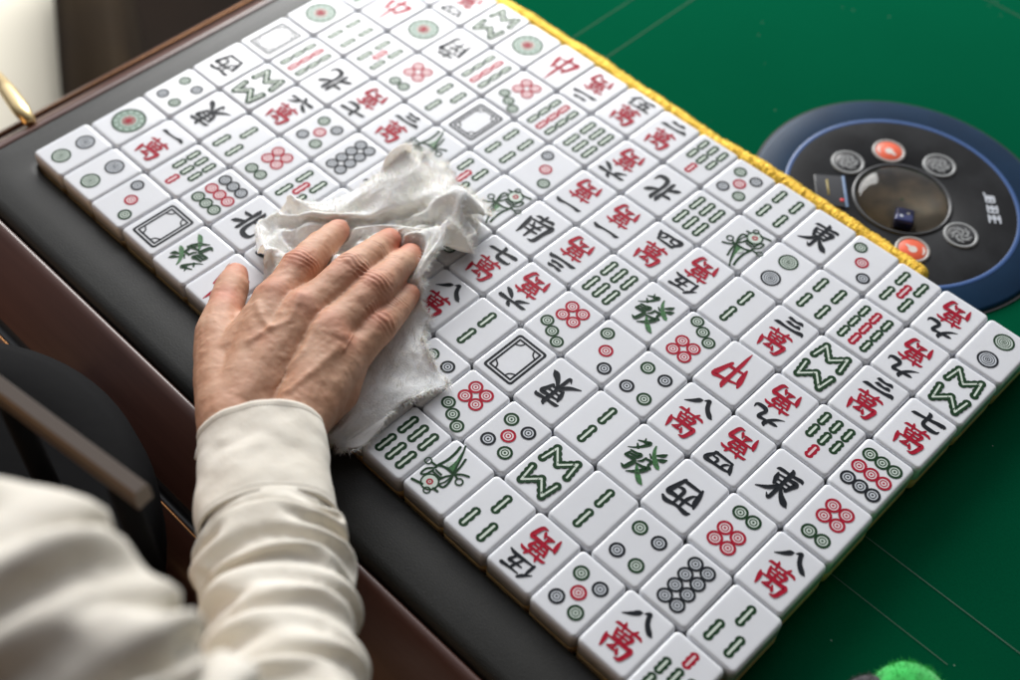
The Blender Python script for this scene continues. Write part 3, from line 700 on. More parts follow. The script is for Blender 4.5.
# ------------------------------------------------------------------ shirt: cuff, sleeve, body
M_shirt = mat('shirt_cotton', (.75, .705, .62), .85, noise=(18, (.71, .66, .57), .4, .7), bump=(150, .3, .0014), Sheen_Weight=.1, Subsurface_Weight=.15, Subsurface_Radius=(.005, .004, .003), Subsurface_Scale=.4)
M_stitch = mat('stitch_thread', (.60, .56, .49), .8)
path = [(-0.0416, -0.1190, 0.0590), (-0.0203, -0.1338, 0.0610), (0.0121, -0.1566, 0.0660), (0.0454, -0.1774, 0.0750), (0.0779, -0.1975, 0.0880), (0.1124, -0.2202, 0.1060), (0.1514, -0.2463, 0.1300), (0.1889, -0.2710, 0.1570)]
path = np.array(path)
Lc = np.r_[0, np.cumsum(np.linalg.norm(np.diff(path, axis=0), axis=1))]
def along(s):
    return np.array([np.interp(s, Lc, path[:, k]) for k in range(3)])
def sleeve(name, s0, s1, rfun, foldfun, ns, nseg, thick, m, flat=.80):
    Vv = []; outer = []
    for i in range(ns):
        s = s0+(s1-s0)*i/(ns-1)
        c = .25*(along(s-.012)+2*along(s)+along(s+.012)); t = along(min(s+.012, Lc[-1]))-along(max(s-.012, 0)); t /= np.linalg.norm(t)
        a = np.cross(t, [0, 0, 1]); a /= np.linalg.norm(a); b = np.cross(a, t)
        row = []
        for k_ in range(nseg):
            th = 2*math.pi*k_/nseg
            row.append((s, th, c, a, b))
        outer += row
    S = np.array([o[0] for o in outer]); TH = np.array([o[1] for o in outer])
    cc = np.array([o[2] for o in outer]); aa = np.array([o[3] for o in outer]); bb = np.array([o[4] for o in outer])
    base = cc+(np.cos(TH)[:, None]*aa+np.sin(TH)[:, None]*bb*flat)*rfun(S)[:, None]
    nrm = np.cos(TH)[:, None]*aa*flat+np.sin(TH)[:, None]*bb; nrm /= np.linalg.norm(nrm, axis=1)[:, None]
    o_ = base+nrm*foldfun(S, TH, base)[:, None]; i_ = o_-nrm*thick
    F_ = []; N = ns*nseg
    for i in range(ns-1):
        for k_ in range(nseg):
            k2 = (k_+1) % nseg
            F_.append((i*nseg+k_, i*nseg+k2, (i+1)*nseg+k2, (i+1)*nseg+k_)); F_.append((N+(i+1)*nseg+k_, N+(i+1)*nseg+k2, N+i*nseg+k2, N+i*nseg+k_))
    for k_ in range(nseg):
        k2 = (k_+1) % nseg; F_.append((N+k_, N+k2, k2, k_)); q = (ns-1)*nseg; F_.append((q+k_, q+k2, N+q+k2, N+q+k_))
    return mesh_obj(name, np.vstack([o_, i_]), F_, m, person)
def f_cuff(S, TH, B): 
    return fbm(B*32, 3)*.0024+.0005*np.cos((S-.0205)/.0012)*(S < .0222)+.0004*np.sin(S*2600)*(np.abs(S-.082) < .002)
cuff = sleeve('cuff', .0190, .0850, lambda S: .0305+.05*(S-.015), f_cuff, 50, 110, .0018, M_shirt, .78)
# two rows of stitching round the cuff
CV = np.array([v.co[:] for v in cuff.data.vertices])[:50*110].reshape(50, 110, 3); CN = CV-CV.mean(1, keepdims=True); CN /= np.linalg.norm(CN, axis=2)[..., None]
for row in (3, 46):
    q = []
    for k_ in range(660):
        f_ = k_/6; a_ = int(f_) % 110; b_ = (a_+1) % 110; t_ = f_-int(f_)
        q.append(CV[row, a_]*(1-t_)+CV[row, b_]*t_+(CN[row, a_]*(1-t_)+CN[row, b_]*t_)*(.00016*math.sin(k_*1.05)-.00002))
    mesh_obj('stitching', *tube(q, .00022, 6), M_stitch, cuff)
SL = draped([4,-2,-1,-1,0,1,1,2,3,3,4,4,5,5,6,6,7,6,7,8,7,7,8,7,7,7,7,7,6,6,6,5,5,4,4,3,2,2,1,1,-1,0,-2,-2,-2,-4,-3,-5,-4,-6,-6,-6,-6,-7,-7,-7,-7,-8,-7,-7,-8,-7,-7,-6,-7,-6,-5,-6,-4,-4,-4,-3,10,0,0,0,0,0,0,0,0,0,0,1,-1,1,0,0,0,1,0,-1,1,0,0,0,0,0,0,0,0,
0,0,0,0,1,0,0,1,0,0,0,1,-1,1,0,-1,1,-1,0,-1,0,0,0,0,0,-1,0,0,0,0,-1,1,0,0,-1,0,0,-1,1,-1,0,0,0,6,1,-1,1,-2,2,0,2,1,0,2,-1,1,-1,0,1,0,0,0,0,0,0,-1,1,0,1,-2,0,1,2,-5,0,5,0,-5,-5,1,8,-3,0,2,2,1,-2,1,0,-1,0,0,0,0,-1,-1,-1,2,-1,1,-1,0,1,0,-1,-2,
0,-1,-1,-1,-2,0,1,1,1,-2,0,3,1,5,0,3,0,1,2,-2,1,0,0,1,-1,0,1,0,1,-2,1,0,-1,1,-1,2,-1,-2,-3,8,-4,-7,3,8,2,-10,-4,2,0,0,1,3,4,-1,1,0,0,-2,0,-1,0,-1,1,-1,1,-1,3,-1,-2,0,2,0,0,1,-1,-2,-2,-4,-5,-2,-1,4,2,2,2,2,1,0,2,-1,-1,0,-1,0,3,-4,3,-1,-1,0,
0,1,0,0,1,0,-1,-1,0,1,1,-1,4,-2,-2,-5,6,3,-5,2,-1,-2,-2,-3,2,5,-1,2,-1,0,-1,1,-1,1,0,0,-1,0,-1,1,1,-2,-1,2,-2,1,-1,1,1,0,0,-3,-3,11,1,1,2,-2,0,-1,-3,1,-1,2,1,2,-6,7,-6,3,-1,0,-1,1,-1,1,0,1,2,-1,-2,-2,-1,0,1,3,0,4,-6,4,0,-1,1,0,2,-1,-1,-3,4,
-3,1,1,-1,0,0,0,1,-1,1,-1,0,-1,1,0,0,-1,0,0,0,0,-1,1,0,-1,-2,14,0,-1,-1,1,-1,2,-1,1,1,-6,5,-7,7,-7,7,-5,3,-2,1,0,1,-2,0,-2,0,1,5,1,-6,-5,0,3,0,0,8,-1,0,1,-1,0,-1,1,-1,-1,-4,5,1,-1,0,0,-2,0,-3,3,-3,2,0,2,-2,2,-2,-1,1,-2,1,0,1,-1,0,-1,2,9,-1,
-1,-2,1,2,0,2,-2,1,6,-6,5,-3,3,-7,7,-3,3,-2,-2,1,0,-2,0,-4,-1,-3,4,11,-2,-4,2,2,0,-3,1,-1,-1,-1,-1,0,-1,-1,-1,3,-2,3,3,2,-1,1,-2,-2,-5,0,-4,-1,-3,2,-2,1,-1,1,0,-1,2,2,3,2,5,2,11,-7,-8,-4,-3,-2,1,0,-1,1,-1,3,0,1,2,6,-3,4,1,4,3,1,3,-1,1,3,-1,
-4,-5,-5,8,7,-11,-6,-3,-2,3,3,2,2,-2,10,-9,4,-3,0,3,0,2,0,1,2,1,2,-1,-2,-4,-5,-2,-3,-1,-1,2,-1,2,4,1,3,4,3,1,1,10,4,3,-4,-10,-9,-7,-3,4,-1,1,-4,2,-1,0,0,2,-1,2,0,1,1,1,5,0,2,2,6,5,2,-1,-2,4,0,-1,-2,-3,-1,0,1,9,-15,16,-11,10,-9,-1,-4,0,-1,0,
-3,3,1,3,2,4,1,-2,-2,-1,0,0,3,2,1,2,-1,-2,-2,-1,-2,-2,2,0,7,7,2,-5,-7,-12,-5,-4,4,-3,3,-1,2,-2,3,-1,2,1,-1,0,1,2,-1,5,-1,1,4,5,5,1,1,-6,0,3,1,1,2,-3,5,-7,7,-7,6,-3,-2,-3,-2,-3,1,-3,-1,0,1,2,4,5,2,2,-1,1,-1,-2,-1,-3,-1,-2,-2,-1,-1,15,-2,0,
-5,-2,3,3,1,2,-5,-7,-7,-2,-4,-2,-2,2,-2,3,-1,1,3,1,0,1,5,2,6,3,-1,-6,-2,5,4,6,-1,-8,-3,-2,0,0,2,4,3,4,1,-1,0,-2,0,-1,-1,-2,-1,-2,0,0,2,2,4,-1,1,-1,-1,-1,-1,1,-1,1,-1,2,0,15,-7,6,-4,6,-3,-3,3,-1,3,1,-2,1,-3,1,-3,-2,-2,-5,0,0,0,4,3,3,-1,-2,
-5,-6,-4,-1,-5,0,2,9,8,9,1,-5,-9,-4,-2,-2,-3,2,2,2,3,1,2,2,2,2,2,2,1,1,-1,1,-2,1,0,-1,1,0,0,-1,1,-2,-1,3,-5,3,14,-13,13,-11,7,4,-3,1,-3,1,1,-2,1,-1,1,-1,0,2,-1,-1,-1,-3,-1,-3,-1,-3,-3,-3,0,-1,3,-3,0,-3,1,2,9,8,7,0,-8,-7,-4,-5,-2,1,0,0,1,1,
2,2,2,3,4,3,4,-1,0,-1,-1,-2,-3,-1,-1,1,1,4,6,-9,10,16,-10,9,-10,5,-7,1,2,2,5,-1,-1,1,1,1,-1,1,0,-1,-1,-1,-1,-2,-2,-2,-3,1,3,6,-3,4,-6,7,-11,0,-7,1,-2,2,3,5,7,5,-1,-5,-6,-4,-2,1,0,2,1,4,3,3,1,0,-3,-3,-1,2,2,2,-2,-4,-4,-2,-2,-1,0,10,-2,-12,2,
-3,5,-1,3,-2,5,1,3,5,5,2,1,0,1,-1,0,-1,0,-1,-1,0,-2,1,1,-1,0,-1,6,-5,6,-11,10,-7,7,-12,-1,-4,0,-1,3,2,4,5,3,0,1,-2,0,0,1,-2,-1,-3,-3,-3,-3,-1,1,-1,1,2,6,5,1,-4,-4,-7,-4,-5,1,-11,-1,1,-1,2,2,5,0,5,1,5,3,1,1,0,0,0,0,0,-1,0,-2,-1,1,-1,0,2,2,
-1,0,2,-3,6,-6,5,-9,10,-11,1,-8,1,0,0,1,1,5,5,-1,2,-1,-1,-4,-2,-3,-2,0,-1,1,1,0,0,0,-1,1,1,3,5,2,2,-4,-6,-9,14,-5,-4,-3,3,1,1,3,0,2,1,0,1,0,0,-1,1,-1,0,0,-1,1,-1,-2,-1,-1,0,-1,2,1,5,1,1,0,-1,1,-5,5,-5,2,-7,-4,-1,2,2,3,1,2,-1,1,-2,0,-2,0,-1,
-1,1,1,5,-1,2,0,0,-2,-4,0,-2,1,1,2,2,3,11,2,1,1,-1,0,0,0,1,-1,-1,-1,1,-2,1,0,-1,-1,0,0,0,0,1,1,1,1,-4,-1,-3,-3,-3,2,0,4,-1,0,2,-1,2,0,4,2,1,-1,0,-2,-1,-1,1,0,0,0,0,0,0,1,2,0,-3,0,1,0,0,-2,3,-4,4,-3,-1,1,0,0,13,2,0,0,0,1,-1,-1,-3,2,-2,0,0,2,
-1,0,-1,1,-2,0,-1,-1,0,-1,0,1,4,2,1,1,-5,-4,-5,-3,0,2,1,2,1,3,2,1,2,2,-1,-3,-3,0,0,2,2,-1,-2,-2,-2,0,-2,2,3,6,-2,1,0,0,-1,3,-6,4,1,-1,0,0,13,-2,3,1,-1,-1,2,-2,1,-2,1,1,-2,0,-3,2,2,-3,1,0,0,-2,-1,-3,-1,0,-2,-1,0,2,6,3,3,1,-1,0,-1,0,0,1,-1,0,
-2,-4,-2,-3,-1,0,0,0,4,4,3,-1,-2,-5,-4,-4,-3,-3,2,2,1,0,0,0,2,-2,1,3,4,4,1,10,2,0,0,0,-5,8,-3,-1,-4,-1,1,1,4,-2,-1,2,0,-1,2,-2,0,3,-6,-2,-1,-3,0,-2,1,0,4,1,4,2,0,0,0,-3,-3,-4,-3,-1,-3,1,0,-1,1,0,-2,4,4,5,4,1,-1,-4,-6,-6,-4,-4,0,1,0,1,0,3,2,
2,1,2,16,-4,2,0,-2,-10,4,-10,1,0,4,1,0,1,2,0,3,2,1,0,-1,4,-2,1,-1,2,-2,0,-3,-3,-3,1,-2,3,1,1,5,0,-3,-3,-3,-1,-2,-1,1,0,0,3,-3,-1,-2,-1,0,3,2,3,4,3,1,-1,-4,-4,-4,-2,0,0,3,2,2,3,3,3,3,-5,-1,0,3,10,1,6,1,-5,-3,-4,-2,-2,-1,2,-2,0,1,2,0,0,2,-1,
6,-3,2,0,1,2,-1,-2,-1,-1,0,2,-1,2,-1,1,1,0,0,1,0,-1,0,0,2,-2,2,-6,-4,-4,0,1,0,3,2,4,2,0,1,-1,0,1,1,0,0,0,-1,-4,13,3,-4,5,-3,-2,-1,-14,-1,4,6,7,4,-2,-6,-4,-2,0,-3,0,1,1,1,0,2,1,0,2,1,1,0,2,0,0,-1,0,-1,-1,4,1,0,0,1,0,0,1,0,-1,-1,1,-2,1,0,-2,
-3,-3,-1,-1,2,-1,5,2,1,1,0,1,0,-2,0,-1,-1,0,12,-6,8,-10,8,-2,-6,12,-2,-3,-3,-12,-2,6,9,5,1,-1,3,-1,-1,-2,-2,-1,-2,0,1,1,1,-1,2,0,0,0,0,-2,-2,1,0,4,2,1,0,0,-1,0,1,-3,2,-2,2,-3,1,0,0,1,-1,-1,-1,1,-2,3,2,0,1,-2,0,0,0,-1,1,0,9,8,-14,14,-14,5,8,
-8,-4,4,0,8,-3,-6,-10,-2,0,2,1,-1,3,4,2,3,2,1,0,-1,-1,0,-1,-3,-1,0,0,1,-3,-3,2,2,5,3,3,1,0,0,-2,1,-4,1,-5,4,-3,0,2,0,0,2,0,1,1,-1,-1,1,1,-1,-2,1,-1,-1,-1,0,5,-2,14,-10,9,-4,-6,1,0,-3,1,0,3,2,5,-3,-3,-2,-3,2,-1,-1,2,-1,4,0,2,-3,-1,-2,-3,3,
-5,2,-3,7,-5,1,-4,0,1,0,3,4,5,2,2,-1,0,-2,-1,-3,1,-2,0,-1,2,0,2,1,1,1,0,-1,-1,0,-3,-3,-2,0,-1,0,-2,2,-3,3,-2,3,-3,2,1,3,-3,4,0,1,1,4,2,0,0,-1,-1,0,-2,1,-3,0,1,0,1,2,1,-2,5,-6,3,-12,15,-8,8,-12,-3,-3,0,0,0,1,2,5,4,2,3,-1,-2,1,-2,1,1,0,0,0,0,
-1,1,1,-2,1,0,-2,-2,-5,-3,-1,5,-4,-4,-1,0,-2,4,1,5,-2,4,-4,3,0,0,0,3,0,3,-1,1,0,0,0,-1,0,-1,3,1,-1,1,0,0,0,-1,1,-9,14,-14,13,-9,7,-14,-3,-1,-1,0,2,0,5,2,5,2,0,1,-1,0,-1,0,-1,1,-1,-3,2,0,-1,2,2,1,2,0,-4,16,0,-1,-3,-1,-4,0,0,1,1,-2,1,-3,1,1,
1,0,2,-1,2,-2,0,0,0,0,1,-1,1,0,1,2,0,1,2,-1,0,1,-6,7,-9,7,-7,6,-3,-4,-4,-1,-3,3,-2,3,4,3,1,0,0,-1,0,-2,0,-1,2,2,-1,0,0,0,0,0,0,2,1,12,1,-1,2,-1,3,0,1,-3,-1,-1,-1,1,-1,1,0,0,-1,0,0,1,-2,0,-1,1,-1,1,1,1,1,0,2,0,0,-1,1,-1,1,-1,2,-2,-1,0,0,1,2,
-2,-2,-3,1,-2,-2,4,2,0,-1,0,1,0,1,0,-1,0,-2,2,-1,3,-2,1,1,-2,0,14,-2,0,-1,2,0,0,1,2,1,-2,0,-2,0,-1,0,0,1,-1,-1,0,0,0,0,-1,0,0,0,1,2,1,0,0,1,0,-1,-1,-2,0,0,-1,1,0,0,1,-1,1,1,-1,0,1,-1,-3,0,1,0,-1,-2,2,-1,-1,1,1,4,-2,1,-8,11,-5,-2,7,0,14,1,0,
2,-1,0,0,0,0,1,1,-1,0,-2,0,-1,0,-1,0,0,-1,0,-1,-2,0,0,-2,-1,0,-5,0,1,2,3,3,2,3,1,-1,-1,0,-2,1,0,-1,0,0,0,1,0,-1,0,-1,0,-1,1,-1,-1,-2,-2,-1,-2,0,-2,1,4,9,-7,6,2,-14,13,1,1,2,2,5,3,2,-1,0,-1,0,-1,-1,1,-3,1,-2,1,0,1,0,0,1,1,-2,-1,-3,-1,-2,-2,
-3,-1,0,-3,2,0,0,4,4,3,2,2,0,1,-1,1,0,-1,0,-2,0,-2,-1,-1,3,1,2,0,-2,-1,-2,-2,-4,-2,-1,-3,0,1,1,4,11,-13,-3,3,3,0,2,1,1,4,2,1,0,0,-1,-3,0,-3,1,-1,1,-1,2,2,0,1,0,1,-1,0,-3,4,-4,-1,-8,0,-5,1,2,-1,2,4,2,3,3,0,1,-2,0,-1,-2,-1,-2,0,1,1,-3,4,-1,3,
2,1,0,-1,-1,-2,-3,-4,-5,-2,0,0,0,2,5,1,1,1,-1,0,0,-2,0,-1,0,1,2,1,1,0,-1,0,-2,2,-1,-1,4,-1,3,-1,3,-2,2,-3,2,-2,3,-2,-2,-4,-2,-2,-1,-1,2,5,2,2,0,2,-2,-1,0,0,-1,-1,-2,-1,2,-3,2,-3,2,1,2,1,2,0,1,1,-2,-2,-4,-5,-1,3,11,1,0,1,-1,-1,0,1,-1,0,0,0,
0,1,0,0,-2,-1,1,-1,-1,1,-3,2,0,0,1,2,-1,2,1,-1,1,-1,1,-1,-1,-1,-2,-2,1,-2,3,3,2,-1,1,1,0,0,0,0,0,-1,-2,-2,-2,1,-3,0,-2,3,2,-1,4,0,1,1,0,1,1,-2,15,-1,0,-1,1,-1,0,-2,1,0,-1,0,1,0,-2,1,2,-1,0,0,0,-1,0,-2,-1,1,1,0,1,0,1,1,-1,1,-1,2,0,-1,-2,1,
-2,0,-1,3,1,2,0,0,0,-1,0,-1,0,-1,1,0,0,-1,-1,-1,0,-1,-1,2,-1,1,3,0,2,0,-2,3,13,-2,0,-1,-1,2,0,-1,-2,4,1,-1,-1,0,0,-1,-1,1,0,0,-1,0,-1,2,1,0,1,0,0,1,-1,0,0,-1,2,-1,0,2,-4,1,1,-1,2,-3,3,1,1,1,0,-1,-1,-1,-3,0,-2,2,-3,2,1,2,1,-1,0,1,0,0,-1,1,0,
1,0,-2,10,0,-3,2,-4,-1,1,3,2,-3,2,1,0,1,1,0,-1,-1,-2,-2,1,-1,-1,1,-1,4,-3,2,0,0,1,0,0,0,-1,2,-1,4,-3,-1,0,1,-2,3,-3,1,2,2,0,1,0,-1,0,-2,-2,-4,2,-2,0,-1,3,-1,3,1,2,1,1,0,-1,0,0,-1,11,-4,0,-6,3,-2,-2,0,-1,2,0,2,1,3,0,2,2,1,0,-1,-1,-1,0,-2,1,
-4,3,-2,2,-1,1,0,2,0,0,0,-1,3,1,1,-3,-3,0,-5,2,-1,0,0,3,2,1,3,0,1,-1,-1,-2,0,-1,-1,-1,3,-2,2,0,1,1,0,1,-1,0,-2,10,1,-3,0,-3,-1,-1,-3,0,-2,1,0,1,-5,8,-1,3,1,2,2,1,0,0,0,-2,0,-1,0,0,1,0,1,0,2,1,-1,2,-9,10,-6,6,-8,-4,1,-4,-1,-1,-1,0,-1,5,0,4,
3,1,2,0,-1,2,-1,0,0,1,0,0,0,-1,1,0,0,-1,2,13,1,0,1,-1,-2,-3,-1,-2,-1,-2,0,-1,3,-5,3,-1,2,1,2,0,3,0,1,0,0,-1,1,-1,1,1,1,0,0,1,1,0,2,-3,2,-4,3,-1,-5,1,-4,-3,-2,-3,1,-4,2,2,0,4,4,3,1,0,1,0,1,-1,0,-1,2,-2,1,0,2,0,-2,14,-2,1,-1,0,1,2,1,-1,-1,-2,
-2,-1,0,0,-2,0,0,1,0,2,0,1,-1,0,1,0,0,0,1,0,0,1,2,0,2,0,0,1,0,-3,1,-1,0,-3,1,0,-1,-2,-3,-2,-2,-2,2,-1,1,3,4,1,0,1,-1,2,0,1,-2,2,-2,0,1,-1,4,13,-2,3,-1,-2,1,-1,0,3,1,1,-1,0,-1,-1,0,-1,0,0,0,-1,-1,1,0,0,-1,1,-1,1,0,1,1,0,1,1,0,1,1,0,0,-2,0,
-2,1,-1,-1,-1,0,1,1,1,-1,-2,-3,2,-1,0,0,1,1,-2,1,-2,0,0,3,1,2,-1,-8,9,-9,8,7,-6,5,0,1,1,-1,-1,0,0,2,-1,0,-1,0,-1,-1,0,-1,1,0,-2,0,1,-2,0,1,-1,-1,1,0,1,0,1,1,2,-1,1,1,1,-2,0,-2,-1,1,0,0,-1,-1,1,0,2,0,-1,-1,0,1,-1,0,0,-4,0,-3,0,-3,1,1,4,8,-7,
8,2,-2,3,-2,3,2,4,4,1,0,0,-1,1,-1,0,-1,0,-1,-1,0,-1,1,0,0,0,2,-4,-1,0,0,-3,0,1,-2,2,-3,-1,0,-1,3,3,4,3,-1,2,-2,-1,0,0,1,-2,1,-1,1,1,0,-1,-3,2,0,-1,0,-3,-2,-4,-1,-3,-2,-2,2,2,2,-8,1,3,1,4,1,5,-1,3,3,1,0,1,0,0,-2,1,-2,0,0,-1,0,1,0,0,-1,2,0,0,
-2,0,-2,-5,0,-5,1,-2,-2,3,-2,4,1,2,5,-1,4,1,0,1,-1,-1,0,-1,1,-1,1,-1,1,-2,1,1,0,1,-1,-1,-4,-4,-4,-2,-4,0,0,-2,2,1,2,2,2,-4,3,1,0,2,1,-1,1,-1,2,-2,2,-1,-1,2,-2,-1,2,1,3,-1,1,-1,1,-1,-1,-1,-3,-1,-4,-1,0,-4,1,-3,3,2,0,6,-1,2,3,-1,1,2,-1,-1,-2,
0,-2,1,-2,2,-2,1,1,-1,1,1,2,3,-1,-3,-4,-5,-4,12,-1,0,-1,0,0,0,0,-1,1,-2,2,1,-1,1,1,1,-1,1,-1,-1,1,1,-2,0,-2,4,-2,2,0,1,-1,1,-1,-1,0,0,-1,-2,-2,-2,-2,-1,2,-2,5,2,0,3,-1,0,0,2,1,-2,-1,-2,0,-3,1,-2,0,0,0,-1,1,2,2,4,1,1,0,16,-2,0,1,-1,-2,1,0,
-1,-1,1,-1,0,1,1,-1,0,0,-1,1,0,0,0,0,0,0,-1,2,-1,0,-1,1,-1,1,0,0,-1,0,2,-2,-1,-1,-2,-1,2,-1,2,1,1,1,0,-1,0,-2,2,1,0,1,-2,-1,-1,-1,0,0,1,-1,-2,2,1,4,1,1,15,0,-1,0,0,1,-3,0,0,0,0,-1,1,-1,0,0,0,1,-1,0,-1,1,0,1,-1,1,1,0,1,1,-1,0,1,-1,1,0,-1,0,
-2,0,1,-1,2,-1,-1,0,0,0,0,1,0,0,-3,0,-3,-2,2,-3,3,1,2,0,0,0,1,2,0,0,0,-1,3,-1,14,0,-1,-2,0,-1,1,-2,-1,1,1,1,-1,0,1,0,0,-1,0,-1,0,-3,-2,2,-2,0,-4,0,1,1,3,1,1,2,0,1,1,1,0,0,-1,1,-2,2,0,-1,-1,2,0,0,0,1,0,-1,-1,-2,-4,0,-3,0,-1,2,1,1,2,2,1,3,2,
0,-2,2,14,-2,-1,0,-2,-1,-3,1,-1,-3,1,0,4,2,0,1,0,1,-1,0,-2,0,-1,-6,1,-1,1,-1,1,-1,0,1,2,2,0,3,-1,-1,1,0,0,0,0,-2,1,-1,1,-3,2,2,0,2,2,0,0,0,-2,-2,-2,-2,-2,-1,0,2,0,1,3,-1,4,2,1,1,11,1,1,-2,-2,-1,-1,-3,-1,-1,-3,1,-4,4,1,3,2,1,2,1,2,-1,0,0,-1,
-1,-1,2,-6,0,0,1,0,0,3,-1,1,1,1,1,0,-2,2,-2,-4,0,-2,0,-1,-2,4,-3,3,2,1,1,2,2,0,-2,0,-1,-1,-1,0,0,-1,4,-1,0,2,-1,12,1,0,0,-1,-3,-1,-2,-2,-1,0,-3,0,-3,1,-2,2,1,2,0,2,2,2,2,1,1,0,-2,6,-4,-1,0,0,1,0,0,2,1,0,0,1,1,-3,-1,0,-1,-2,-2,-4,0,-5,4,-4,
0,4,0,3,0,5,0,2,-1,1,0,-3,1,2,-1,0,1,-1,2,13,0,0,0,0,0,1,0,1,0,-3,-1,-3,-4,-3,-2,-2,-1,0,3,0,2,2,2,1,0,3,0,-3,5,0,0,0,0,1,2,0,2,1,1,-1,-1,1,0,-1,-1,-2,-1,0,-2,-1,-4,0,-1,-4,2,1,2,-2,6,-1,2,2,0,0,-4,2,0,2,3,-2,-2,13,1,-2,0,0,1,-2,0,-2,2,1,0,
1,2,-1,1,-2,-1,-1,-3,-1,-1,1,0,0,1,0,1,1,0,0,1,0,1,0,0,3,0,0,1,2,0,-2,0,1,-3,1,-1,0,-1,0,0,-1,-1,0,0,-3,0,1,-2,4,-1,0,1,1,-1,-3,2,-5,1,5,3,8,1,4,-1,0,1,2,-2,0,-3,1,0,0,-1,2,-1,1,0,-1,1,0,-1,-1,0,0,-1,0,0,-1,0,2,-1,1,0,1,1,0,1,2,1,-2,1,0,0,
-1,1,-1,0,-2,0,-1,1,-1,1,0,-1,1,0,0,0,-1,2,-2,0,2,-1,-3,-6,3,-4,2,0,-1,3,-1,0,2,1,2,4,4,1,-2,1,-1,0,-2,-1,0,1,0,-1,0,1,-1,-1,0,0,-1,-1,1,-2,0,0,0,-1,-1,-4,0,-1,2,2,4,2,3,1,0,1,-1,0,0,-1,1,-2,1,-1,0,0,0,0,0,1,-2,1,0,-1,-2,1,0,0,-6,0,-5,1,-3,
-3,0,4,2,-3,4,0,3,3,3,1,1,1,0,0,-1,-1,0,1,-1,0,0,0,0,0,1,0,-1,1,-3,1,-4,0,-4,0,-3,0,-2,0,0,5,-4,4,0,2,2,2,2,2,-1,0,0,0,1,0,-1,-1,0,0,0,0,-1,1,0,1,0,-3,0,-4,-1,-4,4,-2,0,-2,-1,5,-3,2,-1,2,1,1,2,1,1,1,0,1,0,-1,1,-1,1,0,0,-1,1,0,2,-1,1,-2,1,
-3,1,-1,-1,-3,-4,-3,-1,-5,4,-4,4,-2,5,-2,3,1,3,1,3,-1,1,0,2,1,0,-2,1,-2,2,0,1,1,0,1,-1,0,-3,-3,15,0,-1,-1,-1,-3,0,-1,-1,-3,1,-2,2,0,1,2,0,1,1,1,-1,2,-1,1,1,1,-1,1,-2,1,-1,2,-1,2,-2,1,-1,0,-1,-3,-3,-4,-2,1,-2,3,-3,3,0,1,1,2,-1,4,0,2,-1,1,0,
0,0,0,1,0,-1,1,0,1,-1,1,1,1,15,-1,1,0,0,1,-1,-1,-2,0,-2,1,-3,0,-1,-1,3,0,1,0,2,-1,1,0,0,1,-1,0,1,-1,1,-2,2,-2,2,0,0,0,1,-1,0,0,0,-1,0,-1,-2,1,-2,0,2,0,1,0,1,0,0,-1,-1,1,-1,1,-1,3,0,-2,0,0,3,-1,2,0,15,1,-1,1,-1,0,-1,0,1,-1,-1,-2,0,-2,1,0,0,
0,0,1,-1,1,-1,-1,2,-1,2,0,0,1,0,0,0,1,1,0,0,-2,1,0,-2,1,0,0,-1,0,1,-2,2,1,-2,0,1,-1,0,-1,0,0,0,-1,1,-1,1,-2,3,2,1,0,-2,0,0,2,13,0,1,0,1,-2,1,0,-1,0,0,0,-1,0,-3,1,-1,0,2,-1,1,-1,0,0,-3,1,-2,3,0,2,-1,0,-2,0,-2,0,2,3,-2,3,1,0,-1,1,-1,1,0,0,0,
-1,0,1,-1,0,0,0,0,-1,0,0,0,-1,-2,-2,1,-1,3,0,3,3,0,-1,10,1,0,0,-1,2,-2,0,-1,1,0,-1,1,-3,4,-3,1,0,-2,3,0,1,0,0,-1,0,0,-2,1,-1,2,-3,1,-2,1,-1,1,0,1,1,1,1,0,-1,3,-2,1,1,-2,2,0,-1,0,0,-1,1,-1,1,0,-1,-1,1,0,-1,-5,0,-2,1,0,-1,2,1,4,0,2,0,1,-1,2,
-3,2,-2,1,2,0,3,-2,2,-1,-1,0,-2,2,0,0,0,2,-2,1,-1,0,0,-2,2,-1,2,-1,2,-2,1,1,-3,1,0,2,1,-2,2,-1,0,2,-3,1,0,-1,0,0,-1,1,-1,1,0,1,0,0,0,1,-2,-4,-1,-1,1,-2,3,7,-1,-3,2,0,1,-1,3,-2,2,0,1,1,2,0,-1,0,0,-1,0,-3,1,1,1,-1,1,0,0,0,-2,1,0,2,-1,2,-1,2,
-2,1,3,-1,0,-1,-1,1,-1,1,0,-2,1,-3,0,0,1,-2,1,-2,2,-2,2,-2,1,1,1,1,1,2,-1,-1,-3,0,-4,7,1,0,-1,-1,0,1,1,2,0,1,0,0,0,1,0,0,-1,0,0,0,-1,-1,0,0,1,0,-1,-1,1,0,1,0,1,0,1,0,1,0,-2,1,0,1,0,0,0,-1,0,-1,0,0,0,-1,-1,1,-2,2,-2,1,0,1,0,0,1,-1,0,0,0,0,1,
-1,0,11,0,0,-1,1,0,0,-1,0,0,0,1,0,0,-1,1,-1,1,0,-1,1,-1,1,-1,1,-1,0,1,-1,0,0,0,0,1,0,0,-1,0,0,1,0,0,-1,1,0,0,0,-1,1,-1,1,-1,1,-1,0,1,-1,1,0,0,0,0,0,-1,1,0,0,0,0,-1,0,0,422,2,2,4,5,5,7,7,8,9,9,10,10,11,11,11,11,12,11,11,12,10,11,10,9,9,8,8,
